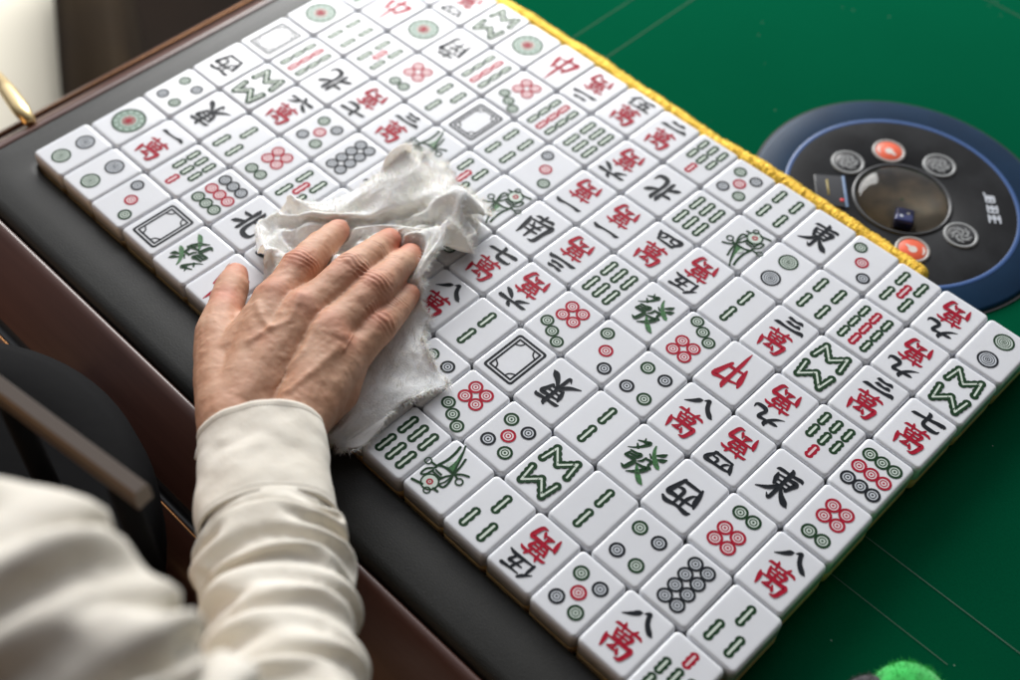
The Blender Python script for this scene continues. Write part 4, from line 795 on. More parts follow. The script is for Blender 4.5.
6,6,5,4,3,3,1,0,-1,-2,-3,-3,-5,-6,-6,-7,-8,-9,-9,-10,-10,-11,-11,-11,-11,-12,-11,-12,-11,-10,-11,-10,-9,-9,-8,-8,-7,-5,-5,-4,-4,-2,-1,0,-10,0,1,-1,0,1,-1,1,0,-1,1,0,0,0,1,0,1,-1,1,0,0,0,0,0,0,0,0,0,0,0,1,0,0,0,1,0,1,0,1,-1,0,1,-1,0,-1,0,0,
-1,0,0,-1,0,-1,1,-1,1,-1,-1,1,0,-1,0,-1,1,0,-1,0,-1,1,0,0,0,-14,1,0,1,-1,0,1,1,1,0,1,0,1,1,-2,1,0,1,-1,2,1,0,0,-1,-2,0,1,-1,2,3,-10,4,5,1,-10,1,-3,9,-5,1,2,2,4,0,1,-1,-2,0,-1,-1,0,-1,1,-1,1,-1,1,-1,-1,0,-1,0,0,-2,0,-2,-1,0,0,0,0,0,-15,-1,1,
0,2,1,1,1,2,2,-2,0,0,0,1,0,-1,1,0,-3,1,3,0,3,1,-1,-5,-2,-3,-2,18,-14,-6,4,17,1,-12,-9,5,-2,0,1,2,3,1,2,0,-1,-1,0,0,0,0,1,-1,0,-1,1,0,-1,3,-2,-1,0,-2,-1,-1,-2,-2,-1,1,0,-14,1,1,2,2,1,0,3,0,-2,0,0,-1,2,-4,1,1,-1,1,2,-1,-1,1,0,3,3,3,1,0,-3,
-15,13,-1,-9,-2,9,-2,1,-3,1,-2,-2,-2,2,4,-1,2,0,-1,0,1,-1,0,-1,1,1,1,0,0,0,-2,3,1,1,0,0,0,0,-2,-3,-5,-2,-10,2,3,3,0,0,-1,-6,-1,1,2,1,2,-4,6,-7,2,0,2,-2,0,-1,0,2,0,1,7,5,1,4,0,-4,0,-1,-9,2,4,-3,1,-1,0,-1,-3,-3,-4,3,-2,2,1,0,-1,0,0,0,-1,0,0,
0,-1,1,-1,1,0,0,2,2,-1,1,0,0,-4,-1,-1,5,0,-1,1,0,-1,-2,-1,-2,-5,2,-4,3,-2,6,-4,-1,-1,3,-1,2,-1,-1,0,0,-1,2,8,5,7,-1,-2,0,0,-13,7,-3,-1,-2,-1,-1,-2,-3,-1,-3,2,0,1,1,0,1,-1,0,-1,0,-2,-1,0,-1,1,-2,1,0,-1,0,1,0,0,0,2,0,-8,-2,0,0,-2,0,1,2,-2,1,
4,-4,4,-2,0,2,-2,1,1,-2,2,-2,1,0,1,0,1,2,-5,2,9,2,0,-3,-4,-7,0,1,-2,0,-1,1,-2,0,0,0,1,1,1,0,0,0,1,0,1,-1,1,-1,0,-2,0,-1,0,-1,0,0,0,-2,1,1,2,3,-9,-2,0,3,4,1,-1,1,1,1,-2,2,-2,0,2,-4,6,-1,-1,1,-3,0,0,-2,0,-1,-2,-3,5,0,-4,10,-13,-2,0,2,0,0,0,1,
-2,3,0,0,-1,1,0,-1,1,0,1,0,-2,0,0,0,1,1,0,2,-2,0,-2,0,0,-1,-1,2,0,3,5,0,11,-4,-7,-7,-5,3,7,4,2,0,1,2,1,1,0,2,-1,1,-1,0,2,0,-1,1,-3,-1,-1,0,-7,-6,-4,2,14,-8,-3,-3,-2,-1,0,0,7,-9,7,-3,2,-2,0,0,0,0,0,2,0,-1,-1,0,-2,0,0,-1,0,0,0,1,1,3,4,4,6,3,
1,2,15,-1,1,-2,-4,-9,-7,-3,4,5,6,1,1,2,0,-1,1,0,1,0,-1,0,0,-2,3,0,0,-3,3,-4,-1,-17,5,15,4,-1,-2,-2,-2,-3,-9,3,-6,4,-3,4,-4,1,-2,2,1,-1,2,1,1,-1,0,-2,-1,-1,0,2,5,4,4,2,4,1,1,0,1,-1,-2,11,-6,9,-2,-1,-2,-4,-6,-3,-3,2,5,1,4,5,0,3,0,0,0,0,0,1,
-3,-1,-4,-5,-8,-1,-6,3,-4,6,9,7,7,-1,0,0,1,-1,-2,-3,-5,-5,-1,-2,-1,-2,-1,0,1,1,0,1,0,1,0,-1,3,1,7,4,1,2,-1,1,-1,-1,-5,4,2,-17,16,-13,15,5,-2,-1,-3,0,0,-4,-4,0,-2,0,2,1,2,2,2,-1,-2,-3,-3,-3,-3,1,3,-1,5,1,3,-8,-9,4,7,12,7,2,0,-2,0,-1,3,-2,-1,
-2,-2,-2,-2,-2,-3,-2,-1,0,0,0,-1,2,-2,4,-2,0,2,0,0,0,-1,-7,10,-13,-14,14,-13,13,-11,3,7,5,3,-4,-4,-1,-1,-1,0,-2,0,-2,-1,-1,-2,1,-2,0,0,0,3,-1,0,3,-4,2,-3,3,5,-4,-4,-2,3,8,8,6,3,-1,-2,0,0,-1,0,-1,-2,-1,-1,-2,-1,-3,-2,-2,0,2,2,-5,-4,-1,-1,0,
0,0,1,9,-10,12,-10,-5,6,-4,3,-1,0,-1,3,1,4,0,0,-1,-1,0,-2,0,0,0,-2,-3,2,-1,1,-2,0,0,5,-8,10,-10,8,-8,4,-1,1,-1,-1,-2,2,2,6,7,6,2,-1,-1,-1,-1,-1,-2,-3,-2,-2,1,1,3,3,1,-1,-2,-4,-7,-3,-1,0,-1,1,-3,3,-2,-14,0,1,-2,1,1,1,1,0,3,-2,2,0,2,-1,0,-1,
0,-1,0,2,-1,-2,0,-2,2,-2,10,-13,14,-14,16,-16,13,-10,8,-10,2,-1,0,-1,1,-2,1,3,2,4,2,0,0,-1,0,1,2,2,2,2,2,2,-1,2,0,-3,-1,-8,-4,-5,-2,-3,2,1,0,-13,2,0,2,-2,-2,0,1,1,0,3,-1,2,0,1,-1,0,-1,0,0,1,4,3,1,1,1,-1,-15,10,-11,13,-15,18,-15,13,-14,12,
-11,2,-5,2,-2,2,0,0,2,2,0,2,0,3,3,3,2,2,0,2,0,1,0,-1,1,2,-3,3,-4,-2,-5,-4,-7,-3,-1,-6,-6,-2,-1,3,1,1,1,0,1,1,2,0,-1,-1,1,-1,1,-2,-1,0,2,3,4,5,1,3,4,-4,1,-10,3,-12,9,-9,7,-8,8,-7,1,-5,0,-1,0,0,2,1,2,0,2,3,1,2,2,0,1,-1,-2,-6,3,-5,5,-4,9,1,5,
-1,1,-1,2,-3,-5,6,-3,-5,-2,-1,0,0,1,0,2,-1,1,-1,-1,0,0,0,-1,0,0,-3,0,-1,1,1,6,4,7,4,2,2,1,-1,-2,-1,-1,1,-4,0,0,-2,-4,-3,-3,-2,-4,-2,0,0,0,-1,0,0,0,0,1,0,0,5,-6,7,-8,6,-7,5,-4,11,4,3,-1,1,0,2,-2,-2,0,2,-1,-1,1,2,-2,1,-3,0,0,-1,-2,-1,-1,1,0,
3,-3,0,-1,-1,-2,0,1,3,7,8,5,4,1,-1,-1,-2,0,-1,-2,-2,-1,-4,-4,-4,-3,-2,0,1,0,-1,0,0,0,1,-2,0,0,-2,1,-1,3,-1,3,-3,6,-8,2,4,4,2,2,-8,2,2,5,1,2,-5,0,-1,0,-2,0,-1,-1,-1,1,0,1,0,-3,0,-2,1,1,-1,0,0,-2,0,-2,-2,3,5,5,6,1,2,-1,-1,-3,-3,-3,-3,-1,-1,0,
1,0,0,0,0,-1,-1,-1,0,1,0,1,0,0,-2,-2,0,0,0,-1,3,-1,-1,-1,1,2,-14,5,9,1,2,1,4,-8,-4,-1,-1,-1,0,-1,1,-1,1,0,-1,5,-4,7,-8,3,-5,1,0,0,-2,0,-1,-1,-2,0,1,4,0,1,-1,0,-1,0,1,1,2,1,0,1,-1,1,1,0,-2,-1,-2,-2,-1,0,0,3,0,2,0,0,0,-1,-1,-1,-1,-1,0,-1,0,4,
-3,-1,-7,-6,0,4,3,0,0,0,0,1,0,1,-1,-1,2,-3,2,-5,9,-9,11,-11,0,-1,-1,-2,0,-1,0,0,0,-1,6,-1,0,-1,1,1,1,0,0,0,1,0,2,1,0,0,1,-1,0,0,-2,-2,-1,-3,0,0,0,1,0,-1,0,0,0,1,2,2,12,0,4,-3,0,2,-12,-5,-3,-2,-1,0,2,2,1,0,2,2,1,2,1,2,-3,2,-6,5,-4,-2,-1,-3,
-4,-2,-2,-1,0,3,-3,4,0,1,0,1,0,0,-1,1,0,0,0,0,-1,3,1,1,1,0,1,-1,-1,-2,-1,-1,-1,-1,0,1,2,2,2,4,3,7,4,-1,-12,6,4,-13,19,4,0,-1,-6,-4,-5,-4,0,3,4,1,3,1,3,0,1,1,-1,0,0,-2,0,-2,-1,-2,-2,-3,-2,-2,0,-2,4,2,1,0,2,0,0,-1,-1,-2,-1,-1,1,-2,0,2,0,2,0,
2,1,2,-3,-1,-1,0,2,5,2,1,3,1,0,-2,-4,-10,15,-12,1,16,-16,6,1,4,8,2,0,-2,-7,-5,-4,-1,-2,2,-1,5,2,3,2,1,-2,1,-3,0,-1,-2,-1,-1,-1,-3,-2,0,1,2,3,3,-1,2,0,1,-2,1,-2,-1,-2,0,-1,-2,0,0,1,1,1,0,2,-1,-1,3,0,3,2,2,-2,0,-1,-3,-9,12,-15,12,-10,0,11,-8,
0,0,-2,3,4,5,6,0,-1,-2,-3,-3,-1,-6,-2,-2,-1,2,3,-1,-1,-2,-1,0,-2,1,-1,2,-2,0,0,1,2,1,3,1,1,0,2,-1,2,-1,1,-3,0,0,-2,-1,0,-1,0,1,1,1,1,-3,4,-2,-1,-1,1,-1,-1,0,-12,-4,9,-5,5,-1,-2,4,-1,-1,1,-1,-1,0,1,2,1,1,1,0,-2,0,-3,0,-2,-1,0,-1,-2,1,-2,2,
-1,1,-1,3,-2,0,1,0,0,0,0,0,2,1,1,1,1,1,0,1,-2,0,0,-1,0,-1,0,-1,0,2,3,2,-5,-2,-2,0,-1,-1,0,1,-14,1,0,-2,1,0,1,0,3,1,2,1,0,0,-1,-1,0,0,0,-2,0,-1,1,-2,0,1,-1,0,2,0,3,-1,4,-8,6,-11,12,-5,4,-5,0,0,0,0,0,0,0,0,0,1,1,0,1,0,0,0,-1,1,0,3,2,2,1,0,0,
-4,-2,-4,-2,-1,-1,-1,-14,-1,0,2,2,-1,1,0,1,1,1,2,1,0,2,0,-1,0,-3,2,-2,-1,0,-1,0,-2,-1,4,5,3,0,-1,-3,2,-5,2,-11,14,-12,10,-6,2,-3,1,1,0,0,1,0,-1,0,1,0,0,1,1,2,2,2,1,1,0,4,-1,-1,3,-3,0,-2,-3,-3,-6,1,-3,-3,-3,-3,0,0,2,0,2,0,1,1,1,0,0,0,-1,1,
-2,1,1,0,1,1,0,2,1,1,1,0,2,-2,2,-4,0,-1,-12,7,-7,11,-11,5,-3,-1,0,1,0,0,1,0,1,1,-1,2,3,3,0,1,0,2,2,-3,2,1,-1,1,0,-1,1,-2,2,4,1,1,1,-1,-2,-3,-4,-1,-3,1,-1,0,0,-1,0,0,0,1,-1,1,0,0,1,1,1,1,1,-1,1,3,0,5,1,2,1,-2,0,-4,0,-8,7,-4,1,-2,-2,-3,-2,0,
1,0,-1,1,1,0,2,0,2,0,2,-1,-1,-1,-5,5,-7,8,-4,6,1,5,-3,3,4,1,0,0,0,-2,-1,-5,-1,-3,-1,0,-1,0,-1,0,-2,0,1,0,-1,1,-1,-1,0,0,-1,1,0,3,3,2,3,2,2,3,1,0,-2,0,-3,0,-3,-2,-1,-1,0,-1,-2,0,1,-1,0,0,-2,-2,0,-1,-1,0,0,0,5,-6,9,-11,12,-8,-2,9,0,-3,2,-1,4,
1,2,0,-1,1,-7,-2,-1,-1,0,-2,1,-2,1,-2,0,-1,2,-3,2,-2,2,-2,0,-1,1,-3,1,-1,0,3,3,5,4,2,1,-1,0,-3,0,0,-2,1,-1,-1,0,-1,-1,1,0,-1,-3,0,-2,-1,-1,0,-1,-1,-1,2,-3,6,-3,6,7,-13,11,-12,-1,3,0,1,1,4,3,-1,3,-3,0,-2,-2,1,-2,2,-1,1,-2,0,-2,1,2,-4,1,-3,1,
-2,-1,2,-1,0,1,-2,0,-1,0,2,1,2,1,2,0,0,1,-1,0,0,1,0,1,0,1,-1,0,-3,-2,0,-3,-2,0,0,-1,0,0,1,-2,3,-2,6,-3,-11,1,0,0,2,-1,-1,1,3,3,2,-3,-2,0,0,2,0,2,-1,2,0,-3,-1,-6,9,-9,9,-8,3,5,-10,3,-6,0,1,-1,0,0,0,1,0,2,1,2,0,1,0,1,1,1,1,0,0,0,2,-2,1,-2,-1,
-1,-1,-3,-2,-1,-2,0,1,2,-1,1,1,1,-12,1,2,0,0,1,0,-1,0,-1,0,1,1,1,0,0,2,1,3,0,1,6,-3,1,-4,3,-7,3,-3,-9,11,-12,11,-5,-4,-2,0,-1,-1,1,2,1,1,2,0,1,1,0,1,0,1,1,1,0,-1,2,0,4,-2,0,-2,0,0,-2,0,-2,-4,-3,-1,0,0,2,-5,-1,-1,0,0,1,-1,1,-1,0,-1,0,1,-1,0,
0,1,1,1,3,3,0,5,0,0,1,0,-1,-1,-1,-5,2,-6,0,1,-2,-2,-1,-1,-1,-1,0,3,0,2,0,0,1,-1,-1,0,0,0,0,2,2,1,1,3,2,2,-1,-1,3,-4,0,-1,-3,-1,-2,1,-3,-4,0,1,-1,0,-1,1,-2,2,-1,1,0,-1,0,2,-2,-1,-1,-1,0,1,2,4,4,2,0,0,0,-1,-1,-3,1,-2,0,-3,1,-2,0,-3,0,0,1,-2,
2,0,1,0,0,0,0,-2,-1,-1,1,-1,0,2,0,2,2,2,4,2,-1,3,-1,-1,0,-4,0,-3,1,-5,0,-2,-1,-1,0,0,1,-2,3,1,1,2,0,-2,2,-2,-1,1,-2,-1,-1,-2,-1,0,2,2,3,0,1,0,-1,-1,0,1,-2,2,2,-3,1,0,-1,1,-3,1,-1,1,-1,0,0,1,-1,0,-2,0,-2,0,0,0,2,1,2,2,2,1,2,2,-1,0,-4,1,-2,
-8,-1,0,0,-1,0,1,0,1,-1,1,0,-1,1,0,1,1,0,-1,1,-2,-1,0,-1,-1,0,-1,0,0,0,2,0,0,0,-1,2,0,2,0,-1,-1,2,-2,1,-1,1,0,0,-1,0,-1,0,-1,1,-1,1,-1,0,0,-1,0,-1,2,1,2,1,0,2,1,2,-4,0,-9,-1,0,-2,1,0,0,0,2,0,1,1,1,-1,1,-2,-1,1,0,-1,1,-2,-1,-1,0,-1,0,-1,1,0,
0,2,-1,1,3,-1,-2,4,0,0,0,-3,0,0,1,0,0,0,1,-1,0,0,0,-1,-1,0,-1,0,0,0,-1,1,0,0,0,2,2,-1,1,0,1,-2,-6,-2,-4,1,0,0,0,2,-1,3,1,1,1,3,-2,2,-1,-2,-1,-1,-3,1,-1,-1,-1,0,-1,1,0,1,0,1,2,0,-1,1,2,-9,14,-9,6,-4,-1,0,0,0,1,1,0,2,-2,0,-1,-1,1,-2,0,-2,0,0,
2,0,1,0,1,-1,-2,4,0,1,-1,3,1,-1,-1,-2,-4,-2,-1,0,1,1,1,1,1,1,3,-2,2,1,-1,-2,1,-4,1,-1,-1,0,-1,-1,2,1,1,1,1,2,0,3,0,2,-6,4,-12,4,-1,-2,0,0,1,1,1,0,3,0,0,1,-2,-1,-1,0,-2,2,0,2,-1,1,1,0,1,-3,2,1,3,-2,-1,3,0,2,3,-1,-2,-5,-3,-3,-1,0,1,1,0,3,0,0,
0,1,-2,2,-3,2,-1,-2,3,0,0,1,1,1,1,-1,3,-1,0,0,-1,0,1,-2,-2,-1,-2,-1,-2,0,0,1,1,1,1,0,2,0,-1,-2,0,-2,2,-2,1,2,0,1,0,-1,-1,6,-8,8,-2,-7,11,1,0,2,0,1,-3,-3,-2,-1,-2,-2,0,-1,1,0,-1,-1,1,0,0,-2,1,3,-1,1,-1,2,0,1,2,2,-1,0,1,-1,-1,3,2,-1,0,-2,-1,
-1,-1,-2,-1,-2,-1,0,2,1,-1,2,0,1,-2,-2,-3,1,0,-2,0,1,3,4,1,-11,14,-14,-11,10,-7,3,1,2,4,1,2,-1,-1,-4,-1,-2,-1,-1,0,-2,1,-2,-1,0,0,1,0,0,0,-1,1,-2,2,-1,-1,1,2,1,0,1,1,1,1,1,0,1,0,-1,-1,-1,-1,0,-1,0,-1,0,1,-1,1,-1,1,-2,-1,-3,-1,-1,-1,0,-2,1,
2,6,-5,10,-12,0,2,-1,1,0,-1,3,2,4,0,1,-2,-1,-1,-1,-2,2,-2,2,-1,0,0,-2,0,5,-7,1,0,-1,-1,-1,2,-1,-1,0,0,0,-1,1,1,1,2,1,0,1,0,0,0,-1,1,0,-1,1,0,1,0,0,-1,1,-3,-1,-3,-2,-1,0,0,1,-1,0,2,-1,-12,0,1,1,1,0,0,0,1,-1,1,1,1,0,-1,-1,-1,0,3,0,3,-1,0,2,
-3,-8,7,-1,-2,-1,-2,2,-3,0,-1,0,0,0,1,0,0,1,0,1,1,0,1,0,0,1,1,0,3,-2,1,0,0,1,1,-2,0,-2,-2,-1,-3,-3,1,-1,1,3,-1,1,-12,1,0,1,0,1,2,-1,-1,2,-2,1,1,-2,1,1,1,0,0,4,-1,3,3,-1,2,-2,1,-4,0,-2,-1,-3,-3,-1,-1,-2,1,-1,-1,0,1,1,0,1,1,1,0,1,2,0,0,1,-1,
3,0,1,1,2,-2,2,0,1,1,1,1,-3,-4,-5,-3,-4,1,0,-8,-1,1,-1,1,0,-2,2,1,-2,2,-3,0,2,-1,1,0,0,1,0,3,2,0,5,2,4,-4,6,-4,0,-4,-1,-2,-3,-1,-2,-2,-1,-1,-1,-1,-1,2,0,0,1,2,0,0,1,-1,0,1,-1,1,2,1,1,3,1,3,1,2,2,0,0,-1,-1,-4,-1,-4,-2,-1,-3,-1,-2,0,1,0,-3,1,
1,0,0,-2,2,-1,0,-1,1,0,0,0,1,2,1,3,2,3,-3,3,1,2,-2,0,-1,-3,0,-4,-2,0,-2,-1,0,-1,0,1,0,0,2,-1,-1,1,-1,-1,0,-1,0,1,0,2,3,2,2,3,1,2,3,2,-1,0,-4,-1,-5,-1,-1,-3,1,-3,0,1,0,-1,-1,0,3,0,-2,2,-2,1,-1,0,-1,0,-1,-1,-1,1,0,2,2,3,1,3,0,1,-1,0,-1,0,-1,
-3,0,0,-1,1,-1,0,-1,0,-2,1,-1,-1,0,-1,-1,0,-1,-1,0,0,0,1,2,0,1,2,3,2,6,3,1,-3,-1,2,-4,-3,-2,2,-4,0,0,1,0,-1,-1,0,1,0,2,0,0,-1,1,-1,-1,0,-1,0,-1,-2,0,-2,1,0,2,1,2,1,0,0,1,1,0,0,0,-2,2,-1,0,-1,1,-1,0,-1,-1,-1,-1,0,-1,0,0,0,0,0,-1,1,0,1,0,2,2,
4,3,2,1,-5,0,-2,0,-2,2,-2,0,1,0,1,0,0,0,-1,0,0,0,0,0,-1,1,-1,-1,-2,0,0,-2,1,-2,0,0,2,1,1,1,0,0,1,0,0,0,1,-1,1,0,0,0,0,0,0,0,-1,0,-2,-1,-1,-1,1,-1,0,1,-1,0,0,1,2,-1,0,3,2,1,-9,1,2,-1,1,-2,0,1,-1,2,0,2,3,-2,2,-1,0,-1,-1,-2,-1,-2,0,0,-1,0,-3,
5,-8,3,0,0,-1,2,1,2,1,1,-1,2,0,-2,1,0,-1,1,0,0,1,2,-2,1,0,0,0,-1,-1,-1,-2,-1,-1,-1,0,0,0,0,-1,4,2,-3,2,-1,-5,0,1,-2,-4,-1,1,0,0,1,3,2,1,4,0,2,-1,1,0,1,-1,-1,-2,-3,-1,-7,7,-9,14,-8,-2,0,1,-1,2,0,2,1,1,-2,2,0,-3,-1,-1,0,0,1,0,0,4,-1,3,1,-1,2,
-1,0,-4,0,-2,-2,0,-2,-1,1,0,0,1,3,-4,5,-3,2,1,1,2,0,-2,-1,-3,-3,-2,-1,2,1,4,3,4,2,0,-1,0,-1,-1,0,-3,2,-7,0,-10,10,1,0,2,-3,3,-1,2,-1,1,1,-1,-1,-2,0,0,-2,-1,-1,0,0,0,3,0,2,3,0,1,-1,4,-5,1,0,-7,0,-2,-4,3,-1,-1,4,4,-1,-6,3,1,2,1,1,1,0,2,-2,0,
-2,-3,-2,-2,-2,0,0,4,3,3,0,0,-2,0,-1,-1,1,1,-3,-1,2,-2,3,-3,2,-1,2,0,0,1,1,1,-2,-3,1,-2,-1,-2,0,-1,-1,1,0,1,1,3,2,-1,5,-4,-2,5,-6,-3,-1,-3,0,0,-3,3,3,-12,2,2,1,1,3,2,2,0,2,-1,0,-1,0,-4,0,-2,-1,-2,-2,0,1,1,2,0,-1,0,0,-1,-1,3,-2,1,0,0,0,1,1,
2,0,-2,1,1,-1,1,-2,1,-2,1,-3,0,-1,0,-1,0,1,1,1,1,-1,2,0,-3,2,-1,-2,-3,-2,0,1,-1,0,-13,-1,2,1,2,-1,1,0,2,2,3,0,0,-1,1,-1,-1,-2,0,-1,-1,1,1,2,-5,2,-3,0,0,0,-1,2,-2,0,-1,-1,0,-1,0,2,1,1,0,2,1,-1,0,0,-1,1,-1,0,0,-1,1,0,-2,1,0,0,0,0,0,-1,0,0,-1,
-2,-1,0,0,1,-13,1,0,2,0,2,0,2,-1,0,-1,1,0,0,1,-2,1,0,-1,0,0,0,1,-1,7,-4,4,-3,-1,-3,-2,1,-3,2,-1,0,-1,1,0,0,0,0,1,0,0,2,0,1,-1,-1,1,0,-2,1,-1,0,1,-1,0,0,0,-1,0,0,1,0,0,-1,-2,-1,1,-1,-13,2,0,1,1,0,2,0,1,0,0,0,1,-1,-1,0,-2,0,0,1,0,0,0,3,2,8,
-3,4,-3,1,-3,-8,1,-5,3,-2,1,-2,-1,0,0,1,1,1,0,1,0,2,0,2,-1,0,-1,2,-2,0,-2,0,-1,0,-1,1,-1,3,0,3,0,1,-2,-3,-3,-1,0,-4,-1,-3,1,0,-1,1,0,2,0,1,-1,1,0,-2,2,-3,-1,0,1,0,1,-1,3,1,6,1,5,-2,2,-1,-1,-1,-5,-1,-1,-2,-3,-3,0,-1,0,0,2,0,1,0,2,0,1,0,1,-3,
1,-3,1,-2,1,-1,0,0,2,2,6,-1,4,-2,3,-1,-1,-2,5,2,-4,0,-3,-2,-1,-2,0,-1,0,-1,0,1,0,3,-4,1,-1,-1,-1,1,-1,2,-2,2,4,3,2,3,-1,4,-2,0,-1,-1,-4,0,-2,-1,-2,-1,-1,0,-1,0,1,0,0,0,0,0,0,-1,-1,1,-2,1,-1,0,0,2,1,5,1,5,-1,4,-2,2,-2,2,6,-3,2,-2,-2,1,-3,0,
-2,-1,0,-2,1,-1,0,-1,0,0,-1,-1,0,-1,1,-1,1,-1,-1,1,2,3,2,0,3,0,0,0,-1,-2,2,-2,0,-1,0,-1,0,0,-1,0,0,0,-1,0,-1,1,-1,-2,1,-2,0,-1,2,-1,4,-2,2,2,2,2,3,1,3,-2,-3,1,0,1,0,-2,0,-1,0,-1,-2,2,-2,0,1,0,1,0,-2,-1,-1,1,-2,0,-1,0,-1,1,1,1,-1,1,-2,0,0,
-1,2,2,1,2,0,1,-2,1,-1,0,0,0,0,-1,1,-1,0,-1,-1,1,-2,1,-2,2,-2,3,-3,0,1,-1,3,-2,1,3,3,3,-9,1,1,-1,1,0,0,-1,0,0,0,1,0,1,-1,2,0,1,3,-3,-2,-3,0,0,-1,-2,2,-1,0,-1,2,-2,2,-1,1,0,0,0,0,2,1,-1,2,-1,1,-1,1,-1,0,1,-1,0,0,-1,1,-1,1,-1,1,-1,2,-2,0,-2,
-2,2,-2,2,0,-2,0,-1,-11,1,-1,1,0,2,0,0,-1,1,1,-2,2,0,1,-1,2,2,0,2,-2,1,-2,-1,-1,1,-4,0,-1,0,-2,2,-2,3,-1,3,-1,2,-1,-1,0,1,0,1,-1,1,-1,0,0,0,0,0,0,2,-1,2,0,0,1,1,-1,0,-1,0,-3,-4,-2,0,1,3,-2,2,-9,-1,0,1,-1,-1,2,1,1,0,-1,1,-2,0,0,2,0,-1,2,2,4,
-2,1,-1,0,-3,0,-2,-3,-1,1,0,3,-1,2,0,2,-2,2,0,0,0,-1,-1,1,-1,0,0,-1,0,1,0,0,0,3,-2,2,1,1,0,4,-1,0,-2,1,-2,-1,-2,-3,-3,1,-2,-10,0,1,-1,2,0,-1,0,1,0,2,-1,2,0,0,-2,0,1,0,1,0,1,0,-1,-1,0,-2,-1,0,-1,1,0,1,1,1,0,0,2,-1,1,-1,0,1,-1,0,0,-1,0,0,-1,
-1,1,0,1,-1,2,0,2,0,1,-2,2,1,1,-2,0,-1,-2,0,-2,-1,0,-7,0,0,0,0,-1,1,0,0,0,0,0,0,0,-1,1,0,0,0,-1,1,0,0,0,0,0,0,0,0,0,0,1,-1,0,0,0,0,0,0,0,0,0,0,0,0,0,0,-1,1,0,0,0,0,0,0,0,0,-1,1,0,0,0,0,0,0,0,0,0,0,0,0,0,139,10,11,11,10,11,9,10,8,8,8,6,6,5,
5,3,2,2,0,0,-2,-2,-3,-5,-5,-6,-6,-8,-8,-8,-10,-9,-11,-10,-11,-11,-10,-11,-11,-11,-10,-11,-9,-10,-8,-8,-8,-6,-6,-5,-5,-3,-2,-2,0,0,2,2,3,5,5,6,6,8,8,8,10,9,11,10,11,11,3,1,0,0,1,-1,1,-1,1,1,-1,1,0,0,-1,1,0,-1,1,-1,0,-1,0,0,0,0,-1,1,0,-1,1,
-1,1,0,0,0,-1,0,-1,0,-1,1,-1,0,-1,0,1,-1,0,0,1,0,0,0,0,1,-1,1,0,-1,0,0,1,-1,0,1,0,0,0,1,-1,1,2,1,1,0,0,0,0,1,-1,0,-2,1,0,0,3,-3,0,0,1,0,0,1,2,-1,-2,-4,-1,-1,2,3,-5,0,7,-4,1,-2,-1,5,-1,0,0,-3,-2,-1,-1,1,0,1,2,2,1,2,0,1,0,-1,0,-2,0,1,-2,1,-1,
0,0,-2,-1,1,0,0,2,0,1,1,1,0,1,0,0,-2,-1,-3,4,0,-1,0,-1,2,-2,2,-4,3,2,3,-2,3,0,2,-3,-2,-5,-5,12,-4,-10,6,4,-2,10,-6,1,-1,-1,2,-1,-3,0,-3,1,2,3,1,3,-1,2,0,-1,0,-1,0,0,-1,3,-3,0,0,-2,-1,-1,-2,-2,0,0,2,2,1,-1,0,-2,0,0,-4,-1,5,0,-1,1,-5,5,-2,1,
0,2,-2,0,-2,3,1,5,1,1,-1,1,1,-9,5,0,-4,-5,3,4,-1,2,0,1,-2,1,1,-3,1,-4,0,0,3,-1,2,0,0,1,2,1,0,-1,1,-1,3,0,0,1,1,0,-1,-1,-3,-3,-2,2,-1,-2,-2,-1,1,0,7,1,-1,-3,0,-5,12,-14,11,-6,2,1,0,-2,-1,-2,0,0,5,5,3,-2,-2,1,-4,2,1,-1,4,-11,2,-1,1,-1,3,-1,1,
1,-2,2,-4,-3,-3,2,1,0,3,2,1,1,2,-1,2,-2,1,2,0,1,0,0,1,-1,1,-4,-3,-1,-6,-2,0,1,0,2,2,0,2,5,-5,11,-11,11,-14,14,-8,2,-2,-1,0,-3,-2,-2,-2,2,5,8,3,-4,-1,-1,1,0,-4,-1,0,0,0,0,1,3,1,1,2,-2,-1,-4,-3,-5,-3,1,-2,2,-2,3,2,4,-1,3,-1,-1,0,0,1,1,0,1,-2,
2,2,2,3,1,1,-2,-2,-1,-2,5,-3,-2,6,-7,7,-6,9,-10,3,-2,-1,2,-2,-1,-1,-3,-4,-2,-3,7,6,9,1,-1,-2,2,1,-2,0,-1,1,1,-2,2,1,2,-2,1,-1,-2,-3,-3,-3,-6,-2,-5,1,-2,0,0,1,1,1,0,1,3,0,0,2,2,3,4,2,8,1,0,-2,1,0,-2,2,-2,0,1,1,4,-1,2,-2,3,1,-2,1,-4,1,-2,-5,
0,-1,-6,-2,-8,-1,7,8,5,0,-2,0,1,1,1,-1,1,0,2,-1,1,1,-1,0,1,1,-1,-2,-2,-4,-4,-6,-4,-4,1,-1,1,0,2,1,0,3,3,2,3,3,2,1,0,1,4,4,1,-2,-3,-4,-1,-1,1,-2,-1,-1,2,-1,1,0,2,1,1,-2,3,6,0,2,1,0,-1,-6,-10,10,-9,9,1,0,2,-1,0,0,-4,5,-8,8,-7,9,-2,3,0,1,1,1,
0,0,-1,-2,-4,-5,-7,-2,-1,1,1,3,2,3,1,2,0,-1,-2,-2,-2,1,-2,1,3,5,4,1,-2,-2,-7,0,-2,-1,0,0,-1,2,1,0,1,1,1,-3,2,1,4,4,-1,4,1,-13,4,-12,-1,1,0,2,4,3,7,-4,5,-10,10,-13,10,1,1,1,3,0,1,0,1,0,1,-2,-4,-4,-2,1,2,1,0,-1,-1,-2,-2,-1,-1,0,7,-6,3,-6,-2,
